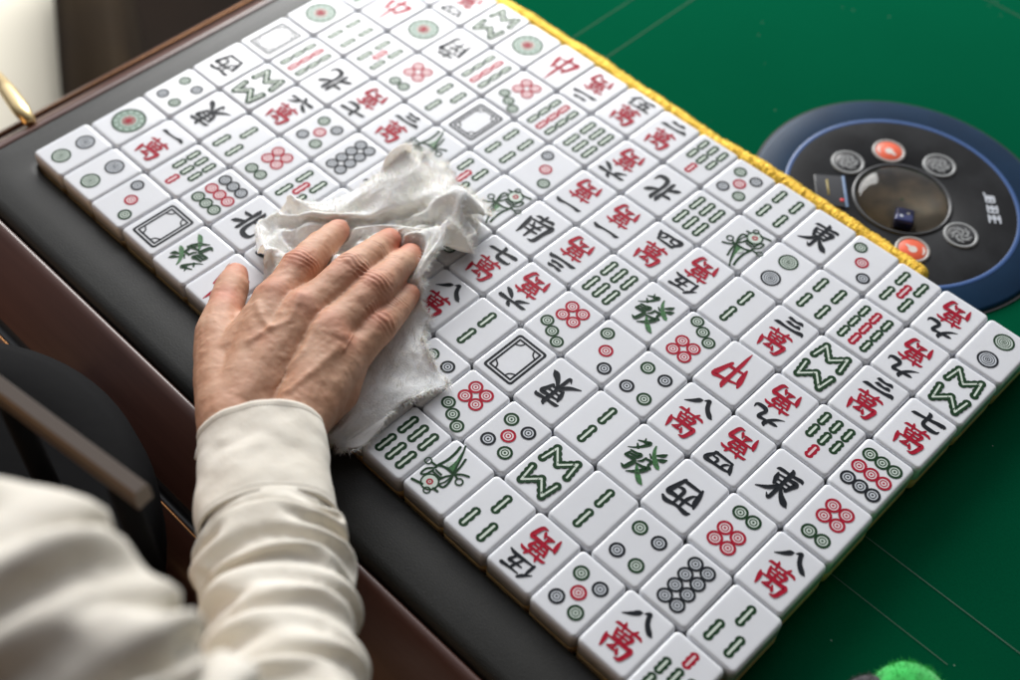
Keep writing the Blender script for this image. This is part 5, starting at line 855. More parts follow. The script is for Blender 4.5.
2,1,3,3,4,5,0,-1,0,-6,2,-5,-2,-3,0,1,2,0,5,1,3,2,-4,1,-6,-3,-2,1,4,-1,-6,-3,-2,-2,-1,-1,2,0,6,-3,7,-3,1,3,2,2,2,3,2,0,1,-1,1,-2,-5,3,-1,1,-1,-1,0,-1,0,0,-1,1,-1,3,4,-7,8,-5,-4,1,-3,4,-1,-1,3,2,0,5,-2,6,0,2,0,-1,-1,0,-3,-2,-3,-5,-2,-6,2,-2,
-1,1,2,4,6,-1,-4,-5,-4,-2,-1,0,-1,-1,0,-1,0,0,0,-1,2,1,3,4,3,2,1,3,7,-2,1,-1,1,-1,-1,1,0,-1,-1,2,-4,6,0,5,-6,4,-2,-3,-1,-5,4,2,-1,1,0,1,-3,1,0,-1,-1,0,-2,-1,-1,-1,-2,-1,-1,1,-1,2,1,0,0,-2,1,2,6,1,-2,-6,-4,-3,0,1,-1,0,-1,1,-1,0,-1,0,-1,0,2,
5,5,9,3,1,-2,-4,-3,1,0,0,0,2,3,-3,6,8,0,-1,2,0,0,0,0,1,-4,-1,1,0,-1,-4,3,-4,2,-1,2,-4,-1,-4,0,-1,-2,2,0,14,-5,5,-5,4,-5,2,-5,1,-1,1,3,2,-1,-4,-7,-3,-2,-1,1,-1,0,0,0,1,3,4,7,4,5,2,1,0,-1,-1,-5,-4,-3,0,0,1,1,3,-1,2,1,0,2,0,3,0,2,-1,1,0,-3,-2,
-2,2,-5,3,-3,3,-3,5,-3,2,-2,-1,1,-1,10,-17,13,-9,10,-5,3,-3,2,-1,-2,-1,0,2,-1,3,1,-3,-3,-3,-2,-1,0,1,5,6,4,3,-1,1,-1,-2,1,-2,1,0,1,-1,0,-5,-3,-2,-1,1,1,-1,1,2,0,3,1,2,1,0,0,-2,-2,-2,0,-2,3,-3,2,-2,3,0,5,-1,2,1,0,0,-7,5,-8,6,-6,3,0,-1,0,-3,
4,0,-1,-1,2,-1,1,2,-1,-2,1,0,1,5,3,1,0,-1,0,-2,1,0,-1,1,-2,1,-1,-1,0,2,0,-2,-3,-4,-2,9,-2,1,0,0,0,0,-2,-1,-2,-2,0,-3,0,-1,-1,4,-4,3,0,3,3,4,1,0,0,-1,-2,-1,3,-1,-2,-1,-3,3,-1,2,-5,2,1,1,0,1,0,-1,1,0,-1,2,1,3,1,0,1,1,0,-1,-2,-6,2,-5,6,-7,8,0,
2,-2,-1,1,1,0,0,6,0,-2,0,-1,-1,0,-2,-2,-3,0,-2,2,-2,1,1,-3,3,-4,3,-1,2,4,2,4,4,1,-1,-2,-6,-3,1,-2,2,-3,1,-1,0,0,0,0,2,2,1,2,2,3,0,-1,-1,-6,-2,-1,-1,0,1,3,2,8,-10,10,-11,8,-7,6,-6,8,0,-1,0,0,-1,7,-1,-1,-1,-3,0,-1,-3,-4,1,-2,1,0,3,0,-2,5,-5,
2,-2,-2,1,0,-1,2,1,3,4,3,3,-1,-3,-4,-3,-1,-1,0,1,-1,0,1,0,1,4,3,3,3,1,0,-2,-5,-6,-5,-2,-1,-1,0,1,1,10,-2,8,-1,3,-3,5,-7,4,1,0,0,0,3,0,1,-3,-3,-2,4,-4,2,-2,2,1,1,2,4,2,-7,9,-3,-8,9,-13,0,-3,-1,1,-1,-1,1,2,4,4,3,1,-1,-2,-1,-1,0,1,2,3,3,1,2,2,
0,0,0,-1,1,-3,-6,-6,-6,-3,-3,0,0,0,0,1,2,2,1,1,2,-1,1,1,1,2,-1,4,-2,-5,-1,-1,-5,10,3,3,3,1,0,-3,-3,1,2,-4,1,8,-15,16,-13,10,-12,-1,-1,-2,0,0,0,1,4,2,3,2,1,0,1,2,2,1,-1,2,0,0,0,0,1,0,-1,1,1,-1,-4,-7,-6,-6,-3,-1,1,1,0,0,2,0,1,2,1,1,2,1,2,-3,
-1,7,6,-1,4,-2,0,0,-2,0,1,1,0,-1,0,0,-1,-3,5,-12,9,-12,11,-7,-2,1,-2,-2,-1,1,0,2,2,2,2,2,2,2,1,1,2,-1,0,0,0,0,1,0,0,-1,1,0,0,0,-1,-3,-5,-5,-6,-3,0,0,1,2,2,1,2,2,0,1,-7,-3,2,-1,0,5,-1,2,3,3,4,2,2,1,1,1,1,-2,2,-1,-1,2,-4,2,-5,1,0,-1,-1,0,-1,
-2,-1,0,0,2,1,-1,1,0,0,0,0,0,0,0,0,-3,0,4,-3,9,1,0,1,0,0,0,-1,-2,-2,-4,-2,-1,-1,0,1,0,0,-1,0,-4,3,5,1,-6,-2,2,-11,-3,1,1,0,2,3,8,5,2,2,3,-2,1,-2,-2,1,-2,-1,0,-1,-1,0,0,0,0,0,1,-1,-1,0,1,-3,-3,-2,-1,-2,1,-1,1,0,6,-1,1,5,-6,3,4,3,2,0,1,0,0,
-3,-1,-2,-1,0,-1,-1,-1,-2,-1,-2,1,7,-3,-4,9,-4,-5,12,-5,-7,-5,-4,0,2,-3,-1,2,4,3,1,3,4,3,0,1,1,-2,-1,0,-1,1,0,0,0,-1,1,0,-2,0,0,-1,-4,-3,-1,-4,0,-3,2,-4,3,-1,3,0,2,1,3,3,4,2,2,0,2,-2,-3,2,-1,0,-2,-1,0,0,0,1,5,0,4,-7,7,-2,-7,7,3,0,-2,-7,-7,
-5,0,1,-3,-1,3,-3,1,2,3,3,2,5,3,-1,0,-1,0,0,0,0,1,1,0,0,2,0,1,-2,-3,-2,-4,-1,-5,1,-5,-1,-2,4,-2,2,1,3,1,4,1,4,1,2,4,-3,1,-1,0,0,0,-1,1,-2,5,0,-1,5,-3,3,2,-2,0,0,0,1,-1,-3,-6,-6,-3,-2,-3,3,-1,0,1,1,4,2,4,0,1,0,-1,2,-3,2,-4,9,1,0,-3,2,0,2,1,
0,-1,-3,-2,-4,-2,-3,-1,-4,2,-2,1,0,2,0,4,1,4,5,1,1,-2,-1,0,-1,-1,1,-1,2,5,3,1,-1,2,1,1,0,1,-1,1,-2,-1,0,-1,-2,-1,-3,-1,-2,-1,-2,-1,0,-2,3,3,1,1,1,2,0,1,-1,2,-9,5,3,0,3,-1,-1,1,0,1,2,0,0,-2,-2,-5,-2,-3,0,0,0,2,2,1,3,3,1,1,0,-1,-1,-1,-2,-1,
-1,0,2,5,1,0,2,1,0,2,1,0,2,-2,2,-2,0,0,-1,-3,1,-1,0,0,-1,0,-1,-1,-2,-5,5,3,0,0,-1,3,-1,0,-1,-4,-3,6,-7,9,-3,6,-1,1,-1,1,1,0,0,1,-3,-3,1,-2,3,1,0,1,0,-1,1,-1,0,0,-1,0,1,-1,0,1,-4,6,-2,1,2,1,1,-1,1,0,0,2,-1,2,0,-2,0,1,-3,1,-2,1,1,1,0,1,-2,2,
-1,-1,0,-1,-1,-2,0,1,-1,2,1,-4,3,-11,13,-9,7,1,4,0,-1,2,0,-1,-1,0,-4,2,0,2,0,0,-1,1,-2,0,0,-2,1,-1,-1,1,-1,-1,0,2,0,-1,-3,0,0,2,1,3,1,1,1,-1,1,0,0,-1,1,-1,1,-1,2,-1,1,1,0,0,0,-1,0,-1,-2,-1,-2,-3,1,-3,1,0,-1,4,-7,4,-3,2,1,5,4,1,2,1,0,-2,-1,
0,1,-1,1,-1,2,0,0,-1,-5,4,-6,4,-2,1,0,-1,0,3,-2,-2,0,-2,0,0,0,2,1,3,-1,3,-2,1,-3,2,-1,0,-1,3,-3,2,-1,1,0,-1,1,1,0,2,2,-1,-2,-1,-5,-2,-2,-1,1,-1,0,0,0,3,-2,1,2,2,2,1,3,1,1,-2,-4,-2,-2,1,0,0,0,2,8,-5,8,-10,7,-5,0,0,-1,7,-2,0,-3,-1,-2,-1,0,-3,
4,1,3,-3,2,-1,3,-3,2,-1,0,-2,1,0,-1,-2,1,0,-1,0,-2,0,1,3,3,2,2,-2,-3,-4,-2,0,-1,1,1,-3,4,-1,0,2,1,3,2,3,2,-3,-2,-3,-2,-2,-2,-1,0,1,-3,5,0,9,-2,4,2,-6,3,7,1,-1,1,-1,-2,-4,-2,1,-2,0,1,3,2,4,-1,2,-2,2,-1,-2,1,-5,7,-8,5,-8,1,0,-2,0,1,-1,0,2,0,
5,2,2,0,-2,-2,-1,0,1,-1,3,1,0,1,2,1,2,-2,0,-1,-3,-2,-3,-2,-2,0,-2,1,0,1,2,-1,3,0,8,-3,4,2,2,0,-1,1,0,-2,-5,-3,-2,2,4,3,2,4,0,2,-1,1,-1,-3,1,-8,8,-10,9,-6,-2,9,-6,1,-4,0,-2,2,-2,3,1,2,2,0,-1,0,0,3,-1,3,1,2,-1,0,-1,1,1,-2,0,-1,-1,-1,-2,-2,-2,
-1,-2,-1,-1,3,-1,2,-1,2,8,0,-1,0,1,0,-1,2,1,0,1,-1,-2,-1,0,1,2,1,3,0,-1,1,-1,0,-3,1,-4,1,0,-7,4,-4,4,1,0,-1,1,-2,2,0,1,2,-1,-2,1,-1,3,-1,3,-1,1,2,0,0,-1,1,0,1,0,-2,1,-1,0,-2,0,-1,-2,-3,0,-1,2,2,5,0,-1,1,0,-1,3,-3,1,-1,0,0,-1,1,0,1,3,2,0,1,
2,-1,-1,0,-1,-1,-2,0,-2,1,0,0,0,-2,2,1,-1,1,1,0,-1,0,1,-1,-2,0,-2,0,-3,2,0,2,1,2,3,1,1,0,1,1,-1,-1,0,0,-1,-1,-1,0,-1,-1,-1,-1,5,-1,0,-2,-1,1,-1,2,-3,1,0,-3,2,-4,1,2,0,1,2,2,3,3,2,0,-1,-1,-1,-2,0,-2,0,0,-1,0,0,0,2,-1,2,1,1,-2,1,0,-2,-4,-2,
-4,0,-3,2,-2,3,1,4,0,3,3,2,1,1,1,0,0,-1,0,-1,-1,-1,0,-1,-1,6,0,0,1,0,-1,-1,0,4,-6,-2,1,-4,0,-2,-1,0,0,0,2,-3,0,1,2,4,2,3,1,0,0,-1,0,0,0,-1,1,0,-2,3,0,1,1,-2,1,-1,-1,-4,-1,-4,-1,-5,0,-3,1,-1,6,1,2,1,4,3,1,2,1,1,-1,1,-1,-1,-1,0,-1,6,0,1,0,1,
1,1,-1,-3,4,-2,-2,-1,1,-4,-4,-1,-2,-1,-3,1,0,1,0,0,6,-1,3,1,2,0,1,0,0,1,0,-1,2,2,-2,0,1,1,0,1,-1,-1,-2,-1,-4,0,-3,-1,-3,-2,-2,2,-1,3,1,2,1,3,1,2,2,-1,1,1,-1,0,0,6,1,1,2,0,1,1,0,1,0,0,0,-1,-2,2,-3,-5,-3,-3,0,0,-1,-1,-1,2,-4,4,1,2,0,4,-1,2,1,
-1,1,0,2,0,0,0,1,0,1,0,1,1,0,0,0,-2,-2,-3,-1,-3,-2,-3,2,-1,1,-1,3,0,2,0,1,1,-1,1,1,0,1,6,1,0,1,1,1,1,2,1,0,0,0,1,-1,-2,0,1,-1,-2,-3,-1,0,1,-1,-4,1,-2,1,0,2,0,1,0,1,1,-1,1,-2,-10,14,-5,7,0,-1,1,0,1,0,1,0,1,0,0,-3,0,-3,-1,-4,0,0,1,0,0,0,1,-1,
0,2,-1,1,0,0,4,-1,1,0,3,1,1,1,1,1,1,1,-1,0,2,-1,-2,0,-1,0,-1,-2,-1,0,1,0,-1,-1,0,0,1,-1,0,-1,0,-2,0,0,0,-6,14,-8,4,2,-1,3,0,1,0,1,0,1,0,2,-2,-1,-2,-1,-3,0,0,1,-1,0,0,0,0,-1,0,-2,0,1,3,0,-2,0,-4,-1,0,3,2,4,2,1,2,1,-1,2,0,0,0,-2,-1,1,-2,2,-1,
-2,3,0,-1,0,-2,1,-2,0,-2,1,-2,-1,1,-4,-5,1,2,1,3,0,2,3,2,3,1,2,0,0,2,-1,-1,-3,-2,-2,0,-1,1,0,-1,0,1,-1,0,0,-1,-2,5,-1,-3,-4,1,-1,0,-2,1,1,2,1,2,0,2,1,1,0,0,0,0,-2,2,-3,1,3,-1,0,1,0,0,1,0,-1,-1,-2,-1,0,-2,-3,-4,0,-4,3,0,2,0,2,2,3,2,2,3,2,-2,
3,-2,1,-2,-3,-3,0,0,-1,1,2,1,1,2,-4,2,-2,8,-1,1,0,-2,-3,-5,0,-2,-2,-1,2,-1,5,-1,4,2,-1,1,-2,2,0,-2,2,1,-2,1,1,-1,0,1,-1,1,1,1,0,0,-1,0,-3,-3,-2,0,-4,-1,-1,3,-1,2,-1,5,-2,5,0,3,-1,2,-2,3,-2,0,-4,-1,0,1,-1,0,2,0,4,-1,2,8,0,2,-1,0,0,0,-5,-4,
-3,0,-2,1,-1,4,-1,3,3,-1,4,-2,2,0,-1,-2,8,-8,-1,1,-1,-2,2,1,-1,2,0,1,0,1,1,0,-1,-4,-1,1,-2,-2,0,0,2,-2,4,-4,4,0,2,1,2,-2,2,-2,0,-2,-1,-2,2,-2,1,1,3,0,2,5,1,0,2,1,0,-2,2,-1,-2,-3,-1,-1,-1,1,3,0,2,3,-1,3,-1,0,0,1,-9,5,-2,1,-1,0,-2,-1,1,-1,1,
0,1,1,1,2,1,1,-1,-2,-1,-1,1,-2,0,1,1,4,-3,2,-1,1,1,1,-2,1,-1,-1,-2,-1,-3,1,0,0,-1,2,0,7,1,1,0,0,0,2,-3,1,0,-1,-1,0,1,-1,-2,2,0,2,2,-1,2,1,0,-2,0,-2,1,-3,0,1,-1,-1,-1,-1,1,1,1,0,1,0,1,0,1,-1,1,-1,-4,1,0,1,0,0,3,-1,1,0,1,0,1,-2,1,-1,2,0,-1,0,
-2,-2,0,-1,0,8,0,-1,1,-1,-1,2,0,-1,1,1,-1,0,0,-2,0,-2,4,-1,3,1,0,1,-1,1,-2,0,-2,0,-2,-1,0,0,0,1,0,0,1,1,-1,2,0,1,0,1,-2,-2,1,-3,-1,-2,1,0,1,2,2,1,1,0,0,1,-2,1,-2,0,0,0,-1,1,-1,0,0,6,1,-1,-1,0,2,-4,2,0,-1,-1,3,-2,-1,0,-1,2,-4,4,-1,3,1,1,3,
-1,0,0,-2,-2,0,-1,-2,0,1,-1,1,-1,2,1,2,-1,1,1,-1,-1,0,0,-2,0,-5,0,-4,1,-1,2,1,3,2,4,2,-1,1,0,0,-2,1,-2,1,-1,1,-1,0,6,-1,2,-2,0,-2,2,-2,0,0,0,-2,1,-1,-1,0,-3,3,-4,3,-2,3,0,0,3,2,1,2,1,0,-3,0,-2,-2,0,-2,3,-2,2,0,1,1,0,1,0,1,0,-1,-3,1,-5,-1,
-5,-1,-2,0,4,0,2,2,5,3,0,0,2,-1,0,1,0,-1,-1,0,5,0,0,2,-2,2,0,2,0,-1,-1,-1,0,0,-1,-3,0,-4,1,-4,2,-4,0,2,-2,2,-1,1,3,2,4,1,2,0,1,0,-2,1,-1,1,-1,0,1,-1,2,-1,1,0,0,-2,-1,-2,-2,-3,-2,-1,-5,2,-1,2,0,3,2,2,2,1,2,-1,1,0,2,-2,5,0,0,1,2,-1,3,-1,2,2,
0,0,-2,-1,-2,1,-3,-2,-3,-1,-3,0,-2,-4,2,-1,2,1,1,2,1,3,1,1,1,3,0,1,0,-1,2,-1,-1,2,0,1,-1,2,0,0,0,-2,-1,-1,-3,-3,-1,-3,-1,-1,0,-1,2,3,0,2,1,1,-1,1,0,1,3,1,1,1,0,3,0,2,1,1,1,0,1,-1,1,-1,-1,-1,-1,-3,-4,-1,-1,0,-1,3,-5,10,-7,0,0,1,1,1,1,-2,2,
-1,2,1,-1,3,-1,0,1,1,2,-1,1,0,1,1,-1,-1,0,0,-2,-2,-1,-3,-1,0,-1,-1,1,0,1,0,1,-1,0,0,5,-1,-1,1,4,1,1,1,1,0,1,1,0,-1,0,-1,0,0,-1,1,0,-2,1,-2,-1,-6,7,-12,15,-4,-1,0,1,1,-1,0,-2,0,-3,0,-1,1,4,0,1,1,1,2,1,1,1,-1,1,1,1,-1,-1,0,-2,0,-2,-3,0,-2,-1,
0,-1,0,-1,2,-1,0,3,0,-1,-1,-3,0,0,2,1,4,2,2,2,2,1,-1,0,-2,0,-1,0,1,-3,1,0,1,-1,1,-10,8,0,-2,0,0,-1,1,-1,-1,-1,-2,-1,-2,2,0,-1,4,0,3,1,3,1,2,2,1,0,1,0,-1,1,-2,0,-1,-4,0,-3,-1,0,-1,0,-2,1,0,4,-1,-1,-1,-1,-2,-1,-1,-3,-1,0,1,1,2,2,5,1,4,2,2,1,
-2,1,-2,-1,1,-2,1,2,-5,3,0,-3,0,0,-1,0,-2,-2,0,-2,-3,-3,1,3,-7,4,0,5,0,4,3,1,2,0,2,3,1,-1,1,-2,-1,1,-3,-2,-2,-1,1,0,0,-1,0,7,0,1,-2,1,-4,-3,-4,1,-2,-2,-1,-1,0,2,-1,3,1,2,1,3,2,3,1,0,-1,0,0,-1,0,0,2,0,0,0,-1,1,-1,-1,-2,0,-1,-3,-2,-3,3,-3,0,
-3,5,-3,4,1,3,0,2,2,2,1,-1,1,0,-1,0,0,-2,0,0,1,0,1,-1,11,0,-1,0,-1,2,-1,-1,-4,-5,-1,-3,-1,-1,-4,0,1,3,0,3,1,6,1,3,-2,0,0,-1,-1,0,0,0,1,0,0,0,-1,2,2,1,1,-1,0,-2,-2,-2,-1,-1,0,-3,2,-3,3,-3,4,1,-2,1,1,2,-2,1,1,-1,1,3,0,0,1,1,-1,2,10,0,0,1,0,
-1,1,0,0,0,-2,-2,-2,-2,-1,-1,-3,-2,3,-1,5,0,3,0,3,-1,1,0,0,0,-3,0,-1,1,-2,1,2,-1,1,1,0,3,0,1,1,0,0,-2,0,-4,-1,0,-2,1,0,-2,1,-2,0,-3,3,-2,-1,3,2,1,1,1,0,1,2,0,9,1,0,1,0,1,0,0,-1,0,-1,1,-1,0,-1,-1,-1,-3,-2,2,-3,4,-1,4,0,2,-2,-1,1,0,1,-1,1,-2,
1,1,-1,2,-1,0,2,-1,2,0,1,0,0,1,-1,2,-2,-1,-2,0,-3,1,-2,0,-2,0,-2,1,0,1,2,1,1,0,0,0,0,0,4,1,3,0,0,1,0,1,1,1,1,-1,0,-1,0,-2,1,-1,-1,-2,3,-5,4,-2,2,-1,1,0,-2,-3,-1,1,0,1,0,0,-1,1,4,2,0,1,0,2,0,1,0,-1,0,0,0,-1,0,-2,0,-3,0,-2,0,-1,-1,-1,2,2,0,1,
-1,0,-1,0,-1,1,2,-2,0,0,1,0,1,1,2,1,2,0,3,0,0,0,-2,0,-3,1,-5,4,-4,3,0,2,3,-1,-2,0,-2,-3,-1,-1,1,0,1,0,1,0,2,2,-1,1,1,0,1,1,-1,0,-1,1,-3,-1,-2,1,-3,2,-2,2,-1,4,1,1,0,-2,-1,-1,0,-2,1,-2,1,1,-2,0,0,-1,1,0,0,2,0,5,-2,3,1,2,-2,-2,1,-4,-1,-4,2,
-4,4,0,0,3,3,1,0,-1,0,-2,-1,-1,1,-1,-2,2,-1,0,0,2,-1,2,-1,0,1,-3,2,-5,3,-4,1,-2,4,-3,3,-1,7,-2,2,-1,1,1,0,-2,-2,1,-2,0,5,-1,-1,0,-1,2,-2,0,1,0,1,-2,5,0,3,-1,2,-1,-3,0,-2,-3,-3,1,-4,4,-2,3,3,2,0,1,0,2,1,0,0,-1,-3,-2,1,-2,3,-3,2,-4,3,-1,-3,2,
-4,3,-3,3,-2,1,-1,3,0,4,-3,4,-1,0,0,-1,1,1,1,-2,-1,-1,7,0,0,-1,0,0,2,0,0,-1,1,0,-1,3,-3,3,-1,1,1,-2,0,-2,-2,-2,1,-4,5,-2,2,0,2,0,0,0,0,1,0,2,0,-2,-2,2,-2,1,-3,3,-3,-1,2,-3,2,-2,2,0,2,-1,1,0,1,-1,3,-2,0,-1,0,0,0,0,1,0,1,0,8,0,1,-1,1,0,-1,1,
1,1,-1,1,-1,-3,3,-2,3,1,-1,1,-2,1,-1,0,-2,1,-3,1,-2,1,-1,1,1,0,0,-1,1,-1,3,1,-1,-3,1,-1,2,-3,1,0,-2,3,-1,2,0,1,0,2,-1,0,0,0,-1,1,-1,0,-1,0,-2,0,0,2,-1,1,8,0,0,1,0,0,1,-1,0,-1,1,-1,-1,-1,-1,1,-1,3,2,0,2,-1,0,0,0,-1,-1,-1,-1,-1,0,0,0,0,0,1,
-2,1,-2,0,1,1,-2,1,-3,3,-3,1,3,-1,4,-1,1,0,3,-2,1,0,0,0,0,-1,0,-1,-1,0,1,0,-1,-1,0,0,7,1,0,1,0,0,0,0,-1,0,-2,0,-1,0,-2,0,1,-1,2,2,1,1,0,0,0,-1,-1,-1,-1,0,1,1,0,0,0,-1,1,-2,0,-1,0,-1,1,-1,1,-1,2,0,0,1,-1,2,1,1,-1,2,0,1,-1,1,-1,0,0,0,-1,-1,0,
-1,0,0,1,0,7,-1,1,-1,1,-1,1,0,0,0,0,-1,1,-1,1,0,-1,1,0,0,0,0,0,0,0,0,0,0,0,0,0,0,0,0,0,0,0,0,0,0,0,0,0,0,0,0,0,0,0,0,0,0,-1,1,0,0,0,0,0,0,0,0,-1,1,0,0,-1,1,0,0,-1,0,], (72, 72), (0.009221999906003475, -0.2758370041847229, 0.042107000946998596))
def grid_faces(ni, nk, closed):
    return [(i*nk+k_, (i+1)*nk+k_, (i+1)*nk+(k_+1) % nk, i*nk+(k_+1) % nk) for i in range(ni-1) for k_ in range(nk if closed else nk-1)]
def soft(o, lv, th=0):
    md_ = o.modifiers.new('sub', 'SUBSURF'); md_.levels = md_.render_levels = lv
    if th:
        ms_ = o.modifiers.new('thick', 'SOLIDIFY'); ms_.thickness = th; ms_.offset = -1
soft(mesh_obj('sleeve', SL.reshape(-1, 3), grid_faces(72, 72, True), M_shirt, person), 2, .0009)
bt = mesh_obj('button', *lathe([(.0001, .0022), (.0042, .0022), (.0050, .0014), (.0050, 0)], 20), mat('button_white', (.8, .78, .74), .3), cuff); bt.scale = (.8, .8, .8)
bt.location = (-0.0399, -0.1598, 0.0550); bt.rotation_euler = Vector((-.714, -.699, .35)).to_track_quat('Z', 'Y').to_euler()
sb = MB()
E0 = (0.1889, -0.2710, 0.1570)
for a, b, ra, rb in (((0.1870, -0.2702, 0.1500), (0.1771, -0.2975, 0.1720), .045, .048), ((0.1771, -0.2975, 0.1720), (0.1417, -0.2949, 0.1970), .048, .043), ((0.1417, -0.2949, 0.1970), (0.0918, -0.2927, 0.2120), .040, .038), ((0.0918, -0.2927, 0.2120), (0.0630, -0.2960, 0.2120), .038, .042), ((0.0630, -0.2960, 0.2120), (0.0344, -0.3245, 0.2120), .042, .050), ((0.0863, -0.2920, 0.2020), (0.0993, -0.3102, 0.1320), .036, .045), ((0.0527, -0.3124, 0.2020), (0.0707, -0.3389, 0.1320), .036, .055), ((0.0592, -0.3024, 0.1970), (0.0863, -0.3233, 0.1320), .036, .05)):
    capsule(sb, a, b, ra, rb)
sv, sn, sf = remesh(sb, .004, 12)
sv = sv+sn*(fbm(sv*18, 3)*.004-.004)[:, None]
# the gathered upper arm: the same cloth table bent along the upper arm
path2 = catmull([(0.1591, -0.3005, 0.1900), (0.1417, -0.2949, 0.1970), (0.1204, -0.2942, 0.2060), (0.0924, -0.2931, 0.2120), (0.0621, -0.2970, 0.2120), (0.0425, -0.3105, 0.2120), (0.0266, -0.3276, 0.2120)], 8)
L2 = np.r_[0, np.cumsum(np.linalg.norm(np.diff(path2, axis=0), axis=1))]
dense = np.linspace(.05, Lc[-1]-.002, 500); axp = np.array([along(q) for q in dense])
def fr(f_, q, h_=.012):
    t = f_(q+h_)-f_(q-h_); t /= np.linalg.norm(t); a = np.cross(t, [0, 0, 1]); a /= np.linalg.norm(a); return a, np.cross(a, t)
al2 = lambda q: np.array([np.interp(q, L2, path2[:, k_]) for k_ in range(3)])
FR1 = [fr(along, q) for q in dense]
sl = SL.reshape(-1, 3); UA = np.empty_like(sl)
for n_, p in enumerate(sl):
    j_ = int(np.argmin(((axp-p)**2).sum(1))); a, b = FR1[j_]; d = p-axp[j_]
    q2 = min(max((dense[j_]-.083)/.165, 0.05), .95)*L2[-1]; a2, b2 = fr(al2, q2); kx = 1.34
    UA[n_] = al2(q2)+(a2*(d@a)+b2*(d@b)/.84*.95)*kx
nb_ = len(sv); sv = np.vstack([sv, UA]); sf = sf+[tuple(q+nb_ for q in f) for f in grid_faces(72, 72, True)]
mesh_obj('shirt_body', sv, sf, M_shirt, person)
